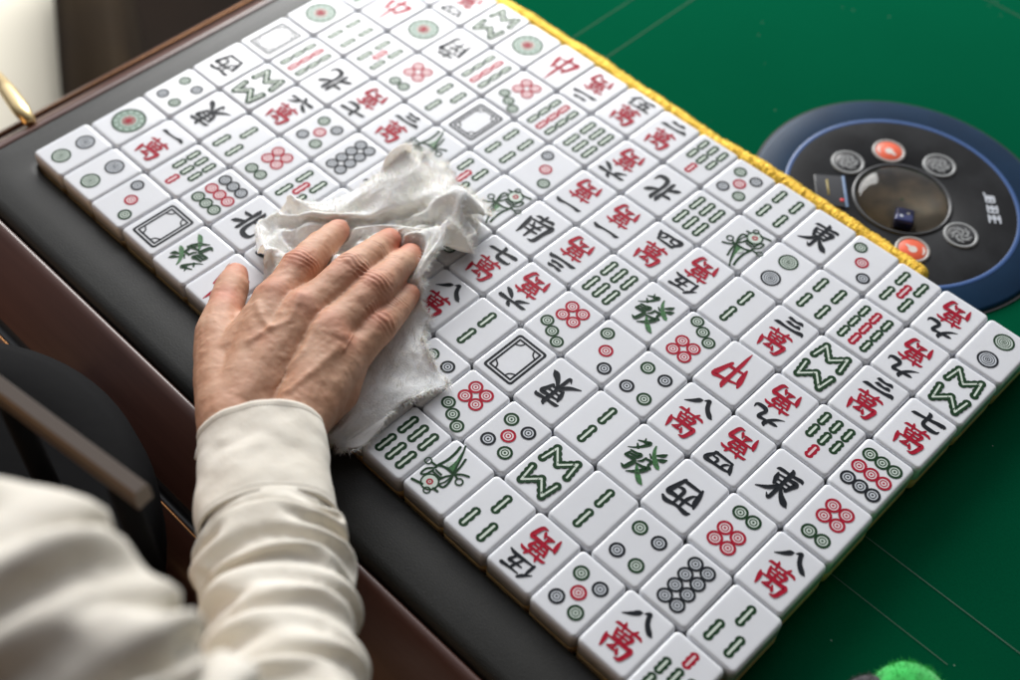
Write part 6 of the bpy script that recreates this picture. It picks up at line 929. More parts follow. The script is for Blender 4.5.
# ------------------------------------------------------------------ wiping cloth under the hand
CL = draped([84,-2,4,8,1,6,0,-5,0,-6,1,2,-4,-1,-1,-1,-1,2,4,-5,2,3,5,1,0,1,9,2,-3,8,1,3,0,-2,0,-3,0,2,8,3,-2,0,3,4,-1,1,0,3,1,-3,3,3,-3,-5,0,1,0,-3,2,-1,3,2,1,-4,-2,0,0,2,2,1,55,-16,-5,1,6,-15,4,-2,11,8,0,-8,10,5,-1,-5,-6,9,-9,-2,5,-20,9,-9,7,-14,-1,6,
-8,-1,2,0,3,0,10,2,-6,-3,3,1,-5,-4,7,-4,1,5,-11,11,-5,5,-9,-3,11,-5,1,-3,12,-8,1,2,-5,3,1,0,-3,3,5,-1,-9,1,6,18,9,0,-10,11,1,15,-15,-4,-7,12,-2,-4,11,4,4,-12,10,3,-12,14,-8,-1,-5,6,-4,-3,4,-1,0,1,2,-2,-21,19,2,-7,-8,3,-2,2,-10,8,-1,-6,4,-8,
5,-5,12,2,-21,19,-5,-1,-4,2,6,-8,10,-8,2,-6,16,-13,2,-5,18,-6,-16,-1,4,-12,13,-2,0,-4,7,10,4,1,2,0,-3,4,8,3,0,-1,13,6,0,5,-10,4,-5,-8,7,7,-10,-12,-4,16,4,-15,10,2,2,-8,16,-17,6,-1,6,-5,4,-11,9,-11,11,-8,2,-2,4,-3,5,-7,0,12,-8,-1,-3,5,1,2,0,
-2,-8,8,7,8,-14,1,-1,3,3,-6,-3,2,-2,5,-7,-7,-5,8,-4,9,-7,2,0,2,-3,12,5,-1,12,-3,6,-10,15,1,-9,-2,2,-6,-9,10,0,-3,0,18,-1,-10,-7,7,6,3,-11,16,-19,6,-2,3,-1,12,-16,15,-12,-10,14,-3,-4,6,-3,9,-4,5,-4,0,-1,-8,12,3,-13,5,-5,9,4,0,-2,-15,14,4,-3,
-2,-1,-4,1,11,-10,1,-1,-4,7,1,-1,12,-11,4,-2,13,-4,-1,5,-7,-3,3,3,-1,-5,7,-8,8,3,6,-12,4,-5,2,8,-13,19,-13,11,-16,6,3,7,3,-16,14,4,-6,-4,1,3,0,1,-15,1,6,-17,10,16,-16,-2,-1,3,-11,11,6,-12,6,8,-7,5,-5,5,-6,7,-4,3,-2,0,9,-12,-6,14,-11,4,-1,4,
-19,16,-1,7,0,-8,13,3,-10,12,-16,10,-18,8,7,14,-13,-1,5,1,-1,-5,13,-11,4,-2,3,8,-5,-8,4,6,-7,-1,8,1,3,-4,-3,18,-12,-1,11,-9,-11,7,-2,5,-9,10,1,-2,-2,3,0,0,5,-7,9,-8,-3,5,-3,2,9,-6,4,-1,-15,17,5,-6,18,-18,4,-4,3,-12,12,-16,4,-8,21,-4,-7,1,7,
2,3,-2,4,4,-10,10,-4,3,2,-15,6,4,8,-9,8,-12,4,-5,13,-8,2,-2,2,1,-2,18,-9,-13,17,-16,16,-17,7,2,-2,2,3,-3,3,0,-13,13,2,-1,-3,7,-9,6,-1,1,9,-14,18,-16,3,23,-20,10,-24,7,4,-5,17,-10,-2,3,6,-12,6,-2,7,-2,1,-8,14,-10,9,-10,5,-1,-2,10,-8,-1,9,0,
-1,3,-2,-7,-2,2,0,-3,1,1,5,13,-23,24,-18,1,-1,3,1,2,-7,8,-9,11,-1,0,-2,-1,2,1,-2,0,-2,-2,7,4,-3,8,-18,8,1,5,-1,1,-1,11,-17,13,-4,0,-1,5,-4,3,-5,1,7,-7,1,0,-8,15,-15,22,-14,7,-5,7,-12,11,-3,5,-8,-14,4,-2,2,0,2,0,7,-19,25,-22,20,-5,-6,-1,12,
-17,5,-2,7,-6,11,-8,10,-10,6,-2,4,-4,5,0,-4,8,-14,10,-2,-3,-1,6,1,9,-18,13,3,1,-4,0,-2,2,1,-3,4,-6,1,3,2,0,3,-6,12,-14,10,-7,12,-1,-6,3,0,1,4,-21,4,2,-5,-6,9,-8,11,15,-20,19,-17,23,-11,1,-1,3,8,-11,2,-3,0,-1,1,4,-1,-1,3,1,0,-2,2,-1,13,-18,
11,-2,7,-8,20,-21,16,-12,9,-4,-2,0,1,-4,5,-6,7,-2,-2,10,-16,17,-10,8,-9,13,-9,4,-7,1,10,-3,-1,5,1,-10,-8,1,6,10,-13,7,-1,3,1,-3,16,-14,13,-3,-1,4,-4,4,-3,2,0,6,-12,10,-6,4,3,-3,3,1,-2,0,-5,11,2,-6,9,-10,0,11,-1,-6,0,-4,6,8,-3,-1,0,1,-8,9,
-9,8,4,-1,-2,-6,16,-17,18,-12,11,0,-1,4,-2,-4,4,-14,2,-1,9,-2,3,1,2,-3,11,-8,0,11,1,-6,0,7,-4,4,-10,7,0,-9,12,-3,8,-1,1,0,-4,2,3,-1,4,0,0,-1,-4,4,-2,4,-9,13,-10,6,-3,-6,9,1,-6,4,6,-5,4,-5,8,-10,8,-11,-3,20,-3,3,-3,-3,7,-2,3,-1,2,9,-1,-7,-1,
-12,9,1,0,0,-4,8,-5,0,4,12,-2,-8,-6,0,12,-3,1,11,-3,-1,-1,0,1,6,2,-6,4,3,-11,0,8,4,-6,2,-14,9,8,-4,1,-16,9,14,-4,-2,3,2,-6,5,2,-8,8,-3,-1,3,-1,-2,4,6,-1,2,-1,4,-4,0,3,-21,9,-1,2,4,-5,-3,-1,2,9,1,7,-3,-6,-12,1,7,14,7,0,1,-14,5,5,5,2,-2,-10,
-1,8,6,0,-1,7,-1,-10,-6,6,-15,19,-21,8,-15,10,20,-4,-4,4,9,0,-10,16,-1,1,1,-18,0,10,10,0,-3,-2,4,3,1,0,-2,1,6,-6,-23,2,11,-1,11,-16,7,4,0,-5,-5,-7,-1,2,10,5,5,-1,-2,-6,0,17,-12,2,0,-5,2,11,3,-3,-7,-6,-4,0,-4,-6,0,6,19,-14,9,-8,25,1,-3,1,-2,
-7,-2,-12,2,0,5,-3,-2,6,15,-2,1,-2,-1,2,-9,1,5,3,1,-2,0,8,-1,-1,-1,0,-2,21,-21,-5,0,-5,1,4,8,7,1,-3,-5,-5,2,6,-5,-3,10,-2,1,10,3,-6,-9,-9,-10,-2,-1,-2,1,5,4,-2,-2,14,12,3,-11,5,3,-3,-16,-6,0,13,9,-9,-1,8,7,6,-4,1,1,5,-9,0,7,-4,-14,1,3,9,-8,
-9,-4,0,-1,0,1,-2,17,-10,-8,10,3,0,-5,-9,1,1,1,7,-9,1,10,4,0,-2,-6,-8,-5,-3,4,-1,5,-9,-1,-2,6,7,5,4,5,1,-2,-9,6,-1,3,-9,14,7,-4,1,-1,0,2,0,0,0,1,-2,-1,0,-13,-2,-9,4,9,-5,-9,-3,-6,6,-6,-2,4,-3,-1,2,0,16,4,-17,-2,-5,2,-1,-2,2,2,1,12,2,-2,-5,
-7,-6,-8,-1,-1,5,2,-2,1,9,6,13,3,-2,2,-5,-6,0,1,11,-8,-2,-3,13,-3,1,4,0,-1,-9,-2,1,1,2,2,-1,0,-4,7,-23,-6,-3,1,-1,3,-3,5,-7,2,-4,-4,2,0,0,-3,-5,5,11,-13,2,0,9,3,1,1,-3,-6,-5,-10,2,0,-4,3,6,-5,-1,-2,12,11,9,2,-4,-1,4,-1,3,1,-10,-1,0,9,-5,-8,
4,7,2,1,-1,-11,11,-1,-3,2,0,-4,4,1,-16,1,16,-1,-19,-12,-4,2,1,-5,3,10,-1,-9,-9,-1,-1,-5,1,-2,4,15,5,0,-3,-3,-3,-3,-1,-9,0,10,-12,1,5,4,-4,11,5,6,3,0,-1,1,-1,-9,-4,0,0,2,8,-3,-11,-6,2,7,-5,-1,-1,3,5,16,-1,-4,-2,0,1,3,0,-1,5,-2,-12,-5,5,-2,
-6,-11,-6,5,-2,-12,-9,2,7,0,1,9,4,2,1,0,-2,-6,-11,-2,1,0,0,12,7,-14,8,4,6,4,1,-1,-1,-3,-10,2,5,1,-7,10,5,1,-3,0,0,0,7,-1,-1,-2,-2,-1,0,0,2,0,0,4,-5,-3,0,3,-1,-3,8,-2,-3,2,6,-1,1,0,1,-1,0,-7,1,7,0,0,-1,0,-1,0,-4,0,3,-8,4,-2,-1,4,3,2,-1,16,2,
-13,1,2,-1,-9,-3,3,11,1,-3,1,9,-10,0,1,4,-6,1,1,2,10,-1,-2,-7,-11,-1,4,-1,2,5,-4,11,-4,-10,2,3,4,-15,6,12,9,-3,3,0,1,-3,1,1,-5,13,1,-5,-2,-4,-3,-2,-1,4,0,-2,17,6,0,-13,-2,0,-3,-3,2,5,6,-6,-3,3,9,0,-12,-1,0,-5,-1,2,12,0,-2,1,7,-4,-4,-7,-13,
2,10,-7,11,3,-8,1,0,-1,10,-4,-8,6,-6,1,2,20,5,-5,3,2,1,0,-3,1,-8,4,13,-2,-4,3,1,1,-4,0,-1,-1,-1,-5,-1,-1,-6,8,-1,-1,1,0,-1,0,10,3,-2,-2,-1,0,-2,-4,-2,5,2,0,-3,-4,-3,-7,-4,1,-4,2,7,4,-3,13,3,-1,-7,-4,-5,-4,-4,1,16,2,3,-11,-3,0,9,14,4,2,5,-5,
5,-3,-6,-1,14,-1,-1,2,-3,3,-7,-4,-4,1,2,4,-15,1,10,6,1,-1,-2,-3,-10,-2,2,-1,-7,-2,2,4,14,4,-1,-6,-10,-10,-1,4,1,-3,-1,-1,8,7,6,2,0,5,-5,-8,16,1,0,-5,2,0,-4,0,1,6,-1,0,-1,0,1,6,-2,15,-8,-9,4,-2,17,-3,-6,0,3,1,6,-2,-6,-7,-2,1,13,-5,-2,0,-5,
-11,-3,2,6,-1,-6,2,12,3,-7,-1,1,-4,-6,-6,-1,4,-1,-4,-3,8,5,6,3,0,-1,-3,-3,-5,7,0,-5,2,5,9,-2,0,1,0,-5,-3,-4,-8,5,2,4,-9,10,4,11,6,3,-9,18,-1,3,-9,-6,-4,2,2,11,-7,-5,-3,3,-6,4,-1,2,5,4,-10,1,1,1,1,-3,0,-12,3,-4,-5,1,4,3,0,1,3,6,2,-1,-6,0,-9,
-1,3,-2,4,-3,11,2,1,-4,-5,-2,-4,-4,-4,-3,1,2,7,0,1,0,9,1,-3,8,13,1,-4,18,2,-1,3,-3,-3,0,-1,-7,10,0,-6,-11,7,-1,-7,-1,7,-4,6,1,0,-3,-13,-3,-1,20,-20,-3,4,4,7,4,4,2,-1,-6,-12,1,6,1,-2,-3,-3,8,2,0,-3,-3,-10,-1,-7,1,-1,-1,0,6,2,6,4,-2,1,-1,7,
-1,1,-7,7,10,-1,19,-3,2,2,1,-2,-3,1,2,-1,0,2,0,-1,-8,4,-4,-4,7,0,-14,-8,0,11,6,-8,-5,16,2,2,-6,0,-1,-6,-13,-6,3,11,0,0,-1,12,0,-5,-12,2,-1,-5,-5,3,1,5,-7,0,4,7,3,-1,1,1,-1,-11,1,-1,1,2,8,-1,7,12,19,2,-2,-1,-1,0,0,0,-1,1,0,3,0,0,0,-1,-3,-3,
-5,1,8,1,-6,0,-3,6,0,-3,-7,-6,9,-5,-7,1,9,7,-1,-5,0,-9,-6,0,-1,2,-5,-4,-2,3,3,2,-1,3,9,6,1,-9,-1,3,-6,-5,-2,8,0,2,0,0,-2,-4,-5,5,17,2,0,-1,2,-2,-1,-2,0,-2,0,-1,3,5,2,-3,2,-2,-3,2,0,2,-2,-7,-3,3,2,-10,0,-2,-6,2,6,5,3,-2,-10,7,0,5,-13,-11,-2,
0,9,-2,0,1,4,4,3,4,-1,-4,-4,-3,2,1,-1,3,2,1,-5,-10,1,-1,-1,-3,-3,0,0,5,7,5,1,3,-7,4,-1,2,-1,3,-1,-13,-3,6,7,1,-1,-2,-1,4,4,-5,0,-5,0,10,-2,0,-2,-4,-1,-5,-3,-2,8,-5,-4,-2,12,4,-7,-3,-1,0,2,4,-1,-3,-5,-14,-7,1,4,11,0,2,7,-4,-5,-12,3,5,-5,-6,
-3,2,2,0,6,-7,-1,1,6,6,4,-3,3,2,2,-2,-6,8,4,-11,1,5,1,-3,-9,-1,5,11,-6,0,-2,-2,5,4,-2,3,-3,0,-2,1,2,-1,-1,-1,1,-2,5,-5,0,0,-3,-13,-7,-2,-1,8,8,3,-4,-3,-2,-4,-8,-4,-4,8,-5,-4,-3,2,1,0,1,1,19,0,-5,-3,-2,-1,7,0,-11,-1,0,7,-6,5,5,0,0,3,2,1,1,
-7,1,-2,5,1,-3,1,2,1,-2,1,0,0,-1,-1,-3,1,1,-5,-6,-2,10,5,2,-4,-1,4,-1,0,-4,0,-3,-17,-2,4,1,-12,-5,-1,1,-2,0,0,0,0,1,2,4,-6,20,-2,0,-1,-6,1,2,2,2,-8,-1,-11,10,-5,-2,13,-2,-2,1,1,11,-14,-3,-7,3,7,6,1,-5,-1,6,-1,0,-1,3,1,1,-3,-3,6,1,-6,-12,4,
5,3,2,2,0,-3,5,-4,0,4,-4,-14,-9,6,8,7,-6,-2,-1,1,0,3,2,-19,-9,6,7,-12,-4,7,9,0,1,2,9,3,-4,3,1,-9,-4,-8,2,1,4,-4,0,11,-18,6,2,-3,2,4,9,2,-3,-1,1,1,1,1,0,0,1,-4,0,4,2,-8,-4,0,1,2,6,2,-2,0,-4,6,2,-3,0,-3,-3,-4,9,0,0,-1,-1,-10,-3,11,1,-1,-5,1,
7,-3,-5,-5,0,0,3,7,11,1,2,8,-3,-10,2,-13,1,8,-2,-7,12,-5,-1,1,0,1,1,5,7,-2,1,-4,2,-1,1,0,0,2,1,-10,6,3,-2,0,-1,0,0,0,-1,4,1,-9,4,6,-1,1,-4,-1,-1,3,-2,2,-4,7,-6,0,4,-9,-3,16,2,-10,5,5,-11,1,0,-2,-5,-8,-4,-1,10,14,-10,-1,-1,-6,7,15,2,2,-15,1,
1,1,-3,-9,-3,7,6,9,-4,-6,-2,6,4,-4,5,12,-18,5,-1,0,0,1,0,3,4,-10,3,12,-8,5,1,1,-8,1,-1,0,-3,-1,2,-1,6,0,-2,6,14,0,-8,8,2,-19,13,-14,-6,-3,0,7,5,8,-18,-4,5,12,-2,9,-17,-3,6,10,8,-9,-5,-4,0,6,5,-11,1,2,1,6,1,-7,1,9,-8,8,9,-6,3,-11,2,0,2,1,-7,
8,-1,0,3,1,-8,6,2,1,-5,-2,7,-1,2,-5,1,-7,5,2,16,-3,0,-2,-12,19,-4,6,-2,0,-2,0,-2,-5,10,-2,-3,0,-3,-3,9,-4,-2,-7,2,4,-2,-2,-2,-1,-1,11,-16,-3,2,1,3,5,0,-6,10,-3,9,-5,-1,7,-8,-3,0,-3,10,1,1,-3,0,-1,-1,-6,10,-2,1,1,-9,2,1,-1,0,3,-3,-4,10,2,7,
-6,7,-6,-5,5,3,-2,-1,-2,3,-1,5,-2,2,-4,-3,-1,4,-1,-1,-2,3,1,-1,0,0,-2,-8,-3,10,-3,-1,0,-1,0,-1,6,-9,2,2,0,-1,8,-6,1,-1,3,-10,3,1,4,8,-4,6,-12,2,3,5,-8,0,1,-5,2,3,-2,1,-3,22,-2,-6,8,-5,0,1,1,-4,1,1,1,-4,4,-6,6,-3,3,-7,-1,0,8,0,-1,-5,-2,-1,2,
1,1,0,-1,-2,1,0,-1,0,-5,-1,1,-1,-2,-2,12,-2,-6,13,-11,-1,2,-7,1,1,2,-13,4,10,17,-16,0,-4,10,-1,-1,-2,3,-8,9,-1,-3,22,-5,5,-7,2,4,-5,-5,6,0,1,-8,4,-7,4,4,4,-12,13,-7,-6,-3,8,3,-7,1,4,-7,1,4,3,-5,4,-5,2,-6,3,5,-8,-2,10,-2,-4,-3,6,-1,-5,13,-9,
-3,9,-3,-6,-1,2,5,-11,2,18,-6,-10,2,8,-3,0,0,-3,4,-12,13,19,3,-3,-1,4,-9,7,-4,-4,0,3,6,-6,7,-11,-4,-3,12,-1,6,1,-12,-6,2,14,-9,-3,9,-9,-5,4,8,-10,8,-2,1,-8,2,-1,3,-8,2,4,3,-4,5,-5,0,8,-7,6,-4,1,-2,9,-13,10,-12,1,-4,17,-3,0,-4,8,-10,4,-4,10,
-18,19,-1,-1,3,-6,4,1,-3,4,-4,-4,2,8,-11,10,-1,0,-6,2,-10,8,3,1,-7,-3,10,-1,-5,6,-1,-7,-2,9,-7,1,6,-8,-4,11,-14,10,-1,-3,1,-2,-4,9,-10,-2,11,0,3,-3,0,2,0,-3,4,-5,10,-12,5,-2,6,-8,13,-8,1,0,7,18,-3,3,4,-10,7,-8,13,-5,-3,1,3,-9,9,-1,-8,7,0,
-8,11,-14,11,-8,7,-4,-1,1,0,-1,2,0,-1,-7,8,-10,2,13,-11,3,2,-8,4,4,-12,6,5,-12,11,-6,-3,0,6,4,-10,3,10,-8,8,-8,4,7,-17,4,4,-4,1,9,-11,5,0,20,0,-10,7,3,-5,6,-9,3,3,2,-10,10,-10,-3,15,-7,2,0,-3,4,-1,0,0,-2,1,-5,2,-2,-4,6,-6,8,-8,8,-8,1,10,
-13,11,2,-10,0,2,-5,-2,11,-12,12,-11,3,-13,8,-2,-2,-3,9,-3,15,-16,6,13,-10,0,3,-8,5,-1,1,1,17,1,2,-11,8,1,-5,6,-3,0,-3,4,-6,7,-3,-2,2,0,-2,4,2,-11,11,-12,7,-1,3,-5,3,-2,-2,2,-1,5,0,-7,-1,6,-1,-4,3,6,-12,10,-5,1,-9,13,-14,14,-13,14,-17,17,
-9,0,2,-8,-7,8,-2,2,14,-13,12,-6,-1,5,-7,4,12,3,5,-1,-2,-5,5,-1,4,-1,2,0,-12,11,-9,4,-11,2,7,-1,-11,20,-15,10,-1,-5,4,1,0,3,1,-8,0,-2,4,3,1,-11,7,0,-6,-1,9,-7,6,0,-3,-5,11,-15,15,-15,14,-14,11,1,-12,12,-2,0,0,-14,0,13,-3,11,-14,14,-9,3,18,
-1,2,0,-2,-1,0,2,-10,10,-14,8,1,-1,4,-2,-2,8,-14,-3,17,-14,11,-4,3,-3,-1,4,1,-7,3,1,2,-11,-2,10,-7,7,0,-4,5,-5,1,3,-6,0,10,-10,4,2,-11,14,-15,14,-13,-1,15,-15,9,-9,6,-1,-5,-3,2,3,15,-14,15,-9,13,-4,2,7,2,-10,11,-17,18,-17,14,-15,18,-19,19,
-16,16,-16,14,-5,-4,1,3,4,-5,7,-11,-3,5,2,-2,10,-19,14,-9,8,-5,5,-9,8,-2,-2,4,-9,11,-12,6,9,-20,13,-7,-4,10,-1,1,4,-15,14,-15,12,-7,13,-2,0,-2,-5,-3,8,-3,7,17,-2,2,-16,13,1,-2,0,-10,15,-12,15,-8,1,-7,12,-11,10,-7,8,-8,11,-16,-1,7,1,0,8,-17,
14,-15,7,4,5,-4,-10,9,-4,9,-15,1,13,-15,15,-15,14,-15,8,4,0,2,1,-5,-4,7,-8,9,-6,8,-5,-1,1,-1,-1,-2,2,-4,-2,3,-5,5,11,-14,17,-22,21,-19,19,1,-15,11,-3,-2,8,-6,-2,4,-2,4,0,-6,-5,13,-3,-9,4,3,-5,13,-17,16,-18,13,-6,9,-9,7,-16,2,12,-1,-7,12,
-14,13,-14,14,-13,14,-12,11,-5,6,-7,0,2,-2,-2,-2,7,1,-10,9,-4,1,-2,5,-5,-1,2,11,-4,11,-15,7,-2,4,-3,-4,10,-1,-3,4,-2,-4,0,3,2,-10,4,5,4,-12,7,-6,-1,9,-11,3,11,-16,16,-11,4,-6,13,-16,15,-3,-5,2,0,3,6,-15,10,-1,2,-3,6,-11,3,1,5,-3,0,2,-3,6,
-10,6,0,-5,4,-4,0,-1,4,-3,-4,10,-4,1,9,-4,-4,5,0,2,-4,2,-6,2,6,-3,5,-13,-2,13,-11,11,-4,-2,2,-3,-4,0,5,-4,2,7,-1,-2,-7,11,-10,11,-4,0,6,-14,4,-10,8,11,-5,-1,2,-4,3,4,0,-6,1,2,2,-4,7,-10,10,-10,8,-4,-2,5,-5,2,-1,0,5,12,-3,-1,-1,10,-6,3,-3,
-12,13,1,-7,-1,-1,13,-18,19,-12,6,-8,0,-2,14,-17,18,-11,1,3,0,-7,8,-2,4,0,-2,3,-1,0,4,-13,12,-2,-1,-3,4,-6,1,1,5,-8,7,1,-6,2,3,-6,5,-2,6,-5,1,0,-1,3,-5,6,-1,-7,1,1,-3,7,-9,8,-4,11,-12,8,5,-7,-3,14,-13,-1,6,2,0,5,-7,11,-15,1,1,5,-2,12,-17,4,
3,-4,-1,-3,11,1,-2,5,-12,2,-1,12,-8,5,-3,-1,-1,8,-3,-2,1,0,0,-7,11,-3,-4,5,-2,-4,0,3,2,-8,10,-10,8,-8,0,11,-2,-15,6,3,0,-2,6,-12,11,-10,9,-4,1,1,-1,3,-11,10,-1,-1,1,-8,18,-12,-3,12,-14,6,4,3,-14,11,4,-9,4,-11,1,2,14,-7,0,-1,9,-11,10,-4,-2,
6,-6,5,-5,4,-2,0,2,2,-6,4,-7,8,-8,5,2,-5,-5,10,-11,13,-2,-14,7,4,10,-15,12,-1,-9,9,-5,7,-5,5,2,-12,17,-12,8,2,-13,13,-12,10,-2,9,-12,2,3,-10,14,-11,8,-2,-7,9,-3,3,2,-3,-1,7,-8,2,1,3,-4,4,-7,-4,10,-1,3,-1,-4,7,-12,6,5,-13,14,-12,13,-14,3,13,
-15,10,-8,-5,3,13,-13,13,-2,10,-10,5,1,0,1,-1,1,0,-4,10,-10,12,-2,-12,15,-15,16,-10,4,1,-2,-6,12,-6,2,5,-8,2,4,-5,-3,10,-5,-1,0,5,-1,-1,2,-3,5,-7,7,-9,-5,8,-9,1,13,-1,-4,3,-10,17,-16,9,0,1,-2,-11,24,-24,17,-9,0,4,5,-7,6,8,3,-6,2,0,2,-2,3,
-8,5,-6,9,-1,-16,20,-19,18,-19,19,-19,4,18,-9,3,-1,-5,4,8,-6,-3,6,-2,-2,1,0,3,-15,12,4,-13,9,1,3,-14,16,-8,-8,12,-6,-8,6,8,-12,14,-12,10,3,-16,16,-14,7,-8,14,-8,8,-5,-1,2,-4,12,-5,8,-6,6,-1,0,-1,2,-4,-4,11,-16,9,1,0,-1,1,0,-8,16,-2,-10,15,
-15,12,-5,-2,2,4,-7,5,-3,1,5,-11,7,2,-5,-2,8,-16,10,-10,15,-5,7,-7,-2,6,-2,-4,5,-1,-1,2,-5,2,2,-9,13,-5,4,-2,2,-5,-3,1,3,5,16,-3,-6,9,-4,-4,5,-6,0,10,-1,-3,-4,-9,18,-16,17,-15,14,-5,-1,5,2,-6,5,-3,4,-2,0,0,-4,-5,8,-8,3,4,-8,11,1,-16,-2,13,
-12,15,-3,-1,-2,4,1,3,-9,-1,2,-1,2,3,-4,2,4,2,-2,-4,-4,4,3,0,-3,-2,-5,5,19,-7,-8,-5,13,0,-8,10,-12,9,-9,4,9,2,-11,9,-7,6,-1,1,0,-1,5,-12,8,-7,7,-1,-10,8,9,-14,-3,11,-15,17,-15,-6,5,16,3,-12,8,-1,-5,4,5,-10,-1,3,4,3,-11,10,-12,2,11,-11,9,
-10,6,4,2,-9,4,5,0,-6,3,-2,13,-1,4,-9,1,3,3,-13,12,-7,11,-8,7,-4,4,2,-6,7,-13,14,-17,-2,5,12,-19,18,-7,-11,19,-17,9,4,6,-15,11,-12,15,-8,-4,-3,7,2,-2,-12,15,-10,8,2,5,-14,12,-13,15,-14,9,3,-10,11,-12,13,-14,14,-12,11,-7,4,7,-7,0,-6,4,5,-7,
8,-13,0,7,13,-5,4,2,-6,6,-10,11,-16,19,-21,10,-2,3,5,-18,9,-3,-11,6,10,-4,10,-9,12,-9,5,2,1,-15,13,2,-10,-6,13,-13,12,-9,9,-11,13,-5,3,0,0,-1,0,5,-10,8,-9,11,-11,12,-10,10,-8,6,-1,-10,15,-9,1,13,-4,12,2,-9,7,-14,5,7,-11,4,8,-18,20,-20,19,
-21,20,-10,3,-2,-9,17,-15,18,-4,-7,4,-6,1,5,0,1,-2,-2,-8,13,-2,-7,12,-6,0,2,-1,-3,0,-2,-1,-1,6,-6,8,-6,7,-5,2,2,-3,-3,6,-5,6,-4,3,1,-11,13,-9,8,-1,9,7,-5,6,8,-21,12,-4,-11,19,-20,0,21,-20,18,-17,17,-16,19,-20,14,2,-10,7,-5,3,1,-5,5,-9,-3,5,
-5,10,-5,7,-2,1,0,-3,3,-4,4,-6,6,-7,8,-8,3,-6,1,3,3,-6,5,-4,-2,4,2,-2,4,-5,5,-3,-1,12,-8,6,-3,5,23,-12,13,-8,-6,13,-8,0,-4,-7,11,0,-10,13,-5,-2,-6,12,-8,7,-2,-1,3,-5,3,0,1,-4,-2,7,-3,-5,4,-1,2,-8,2,0,-3,5,-4,3,-5,8,-8,6,-3,0,0,0,1,-5,1,3,
-1,1,2,2,-6,-2,0,3,0,3,0,-4,10,-4,6,5,13,3,-3,3,6,-9,9,-11,9,-2,-5,6,-7,2,-7,13,-4,0,-4,2,-2,2,-4,5,-5,3,-2,2,-2,0,4,-10,7,-10,1,13,-9,4,-2,-1,-1,1,-1,-3,7,-7,2,-4,4,-3,2,-3,-1,1,-1,10,-15,5,7,-5,4,-9,2,-7,3,6,-14,6,1,-2,15,4,-9,1,6,4,-4,
-1,4,-8,8,-9,11,-10,6,-5,6,-8,5,-6,5,-8,9,-8,8,-8,2,3,2,-11,2,8,-10,10,-6,0,6,-14,14,-10,9,-8,5,1,-9,10,-14,17,-18,12,-4,-2,1,6,-11,2,6,-10,0,4,-2,1,-2,10,-10,-6,9,2,-9,0,19,1,0,-2,-4,4,-4,8,-11,8,-5,7,-10,9,-8,8,-7,5,-10,10,-11,13,-14,11,
-9,7,-7,2,-5,11,-10,1,4,-7,9,-11,5,-1,-6,9,-3,-1,1,-2,-2,0,5,-8,14,-10,4,3,-9,-1,6,-10,9,3,-6,-1,-2,2,-1,-6,6,2,-6,3,0,-6,17,1,1,-1,0,-4,1,1,4,-6,7,-14,11,-4,-2,3,-5,3,2,-3,1,-6,12,-8,0,4,-3,0,-3,-2,4,-3,-4,5,-6,10,-12,10,-3,-2,-9,7,1,-5,9,
-8,10,-6,-4,9,-3,-9,6,0,-4,7,-9,1,3,6,-15,10,1,-4,-1,3,-3,-6,4,4,14,-3,8,-7,-2,6,-4,1,-4,7,-15,16,-5,-6,13,-18,15,-15,20,-16,8,-7,8,-8,4,-7,10,-7,3,1,-4,8,-8,0,-3,0,2,2,-6,4,-1,3,-11,11,-9,6,-11,11,-9,2,-1,12,-7,2,0,0,-5,1,-1,2,14,-15,-4,6,
0,0,-1,-16,11,0,10,6,-6,6,-5,-1,9,-12,11,-18,16,-10,1,9,-14,15,-15,15,-15,16,-13,11,-15,14,-10,3,-2,4,5,-13,6,-8,15,-10,-3,0,4,-4,7,-4,0,-3,-2,0,7,-9,13,-16,11,-10,2,-2,7,-8,7,-3,0,3,-7,4,-9,11,-5,4,-2,1,8,-2,-24,12,8,0,0,7,-2,-9,1,11,-10,
10,-13,11,-4,-10,15,-14,15,-14,11,-10,13,-16,13,-13,14,-7,2,-3,-3,12,-11,8,-9,3,11,-10,-4,8,-7,0,7,-4,0,-4,1,4,-7,1,0,-2,1,5,-12,8,-7,3,1,2,6,-17,13,-11,8,-7,4,-11,10,9,5,-24,10,-1,1,-4,7,-1,-3,-6,10,-2,1,-5,1,3,-8,12,-13,4,-2,-1,1,6,-6,3,
-1,0,1,-1,-1,-1,11,-6,-1,2,-7,9,-1,-3,2,-3,-5,4,9,-11,3,-4,-3,14,-10,1,-6,-1,7,-6,8,-13,14,-12,4,5,-9,6,-1,-2,-3,5,-16,10,8,8,11,-2,0,-2,5,-3,2,6,-10,7,-3,-3,6,0,-3,-8,8,-4,-3,8,-8,8,-9,0,5,-1,-7,10,-3,1,2,-10,11,-9,7,-6,8,-9,12,-9,2,-1,-3,
10,-7,7,0,-16,10,8,-7,-7,7,-4,-4,13,-12,-3,5,0,1,4,-5,6,-5,-6,13,-8,-5,4,16,0,3,-14,-2,14,-2,-8,3,-6,13,-1,-9,5,3,-6,-6,14,-11,4,-1,1,2,-5,-17,7,6,-5,8,-7,4,-2,4,6,-12,6,-1,2,-10,12,8,-13,8,0,-5,-2,5,8,-16,2,14,-2,-8,2,1,-6,11,2,-21,8,-3,5,
-1,3,1,-3,-8,9,2,-1,8,4,-1,6,-10,5,-5,8,-4,-1,-8,7,2,-4,5,3,-1,-9,7,-5,-1,-2,3,15,-7,-9,-11,4,-1,-7,-2,7,-15,16,-3,2,-3,8,-2,-8,-4,13,-4,-7,13,-4,-4,7,9,-5,-13,9,1,3,-2,5,-9,14,-2,6,-7,6,-8,-10,10,-2,8,-2,0,0,21,-10,-6,8,6,-21,5,2,2,2,4,-1,
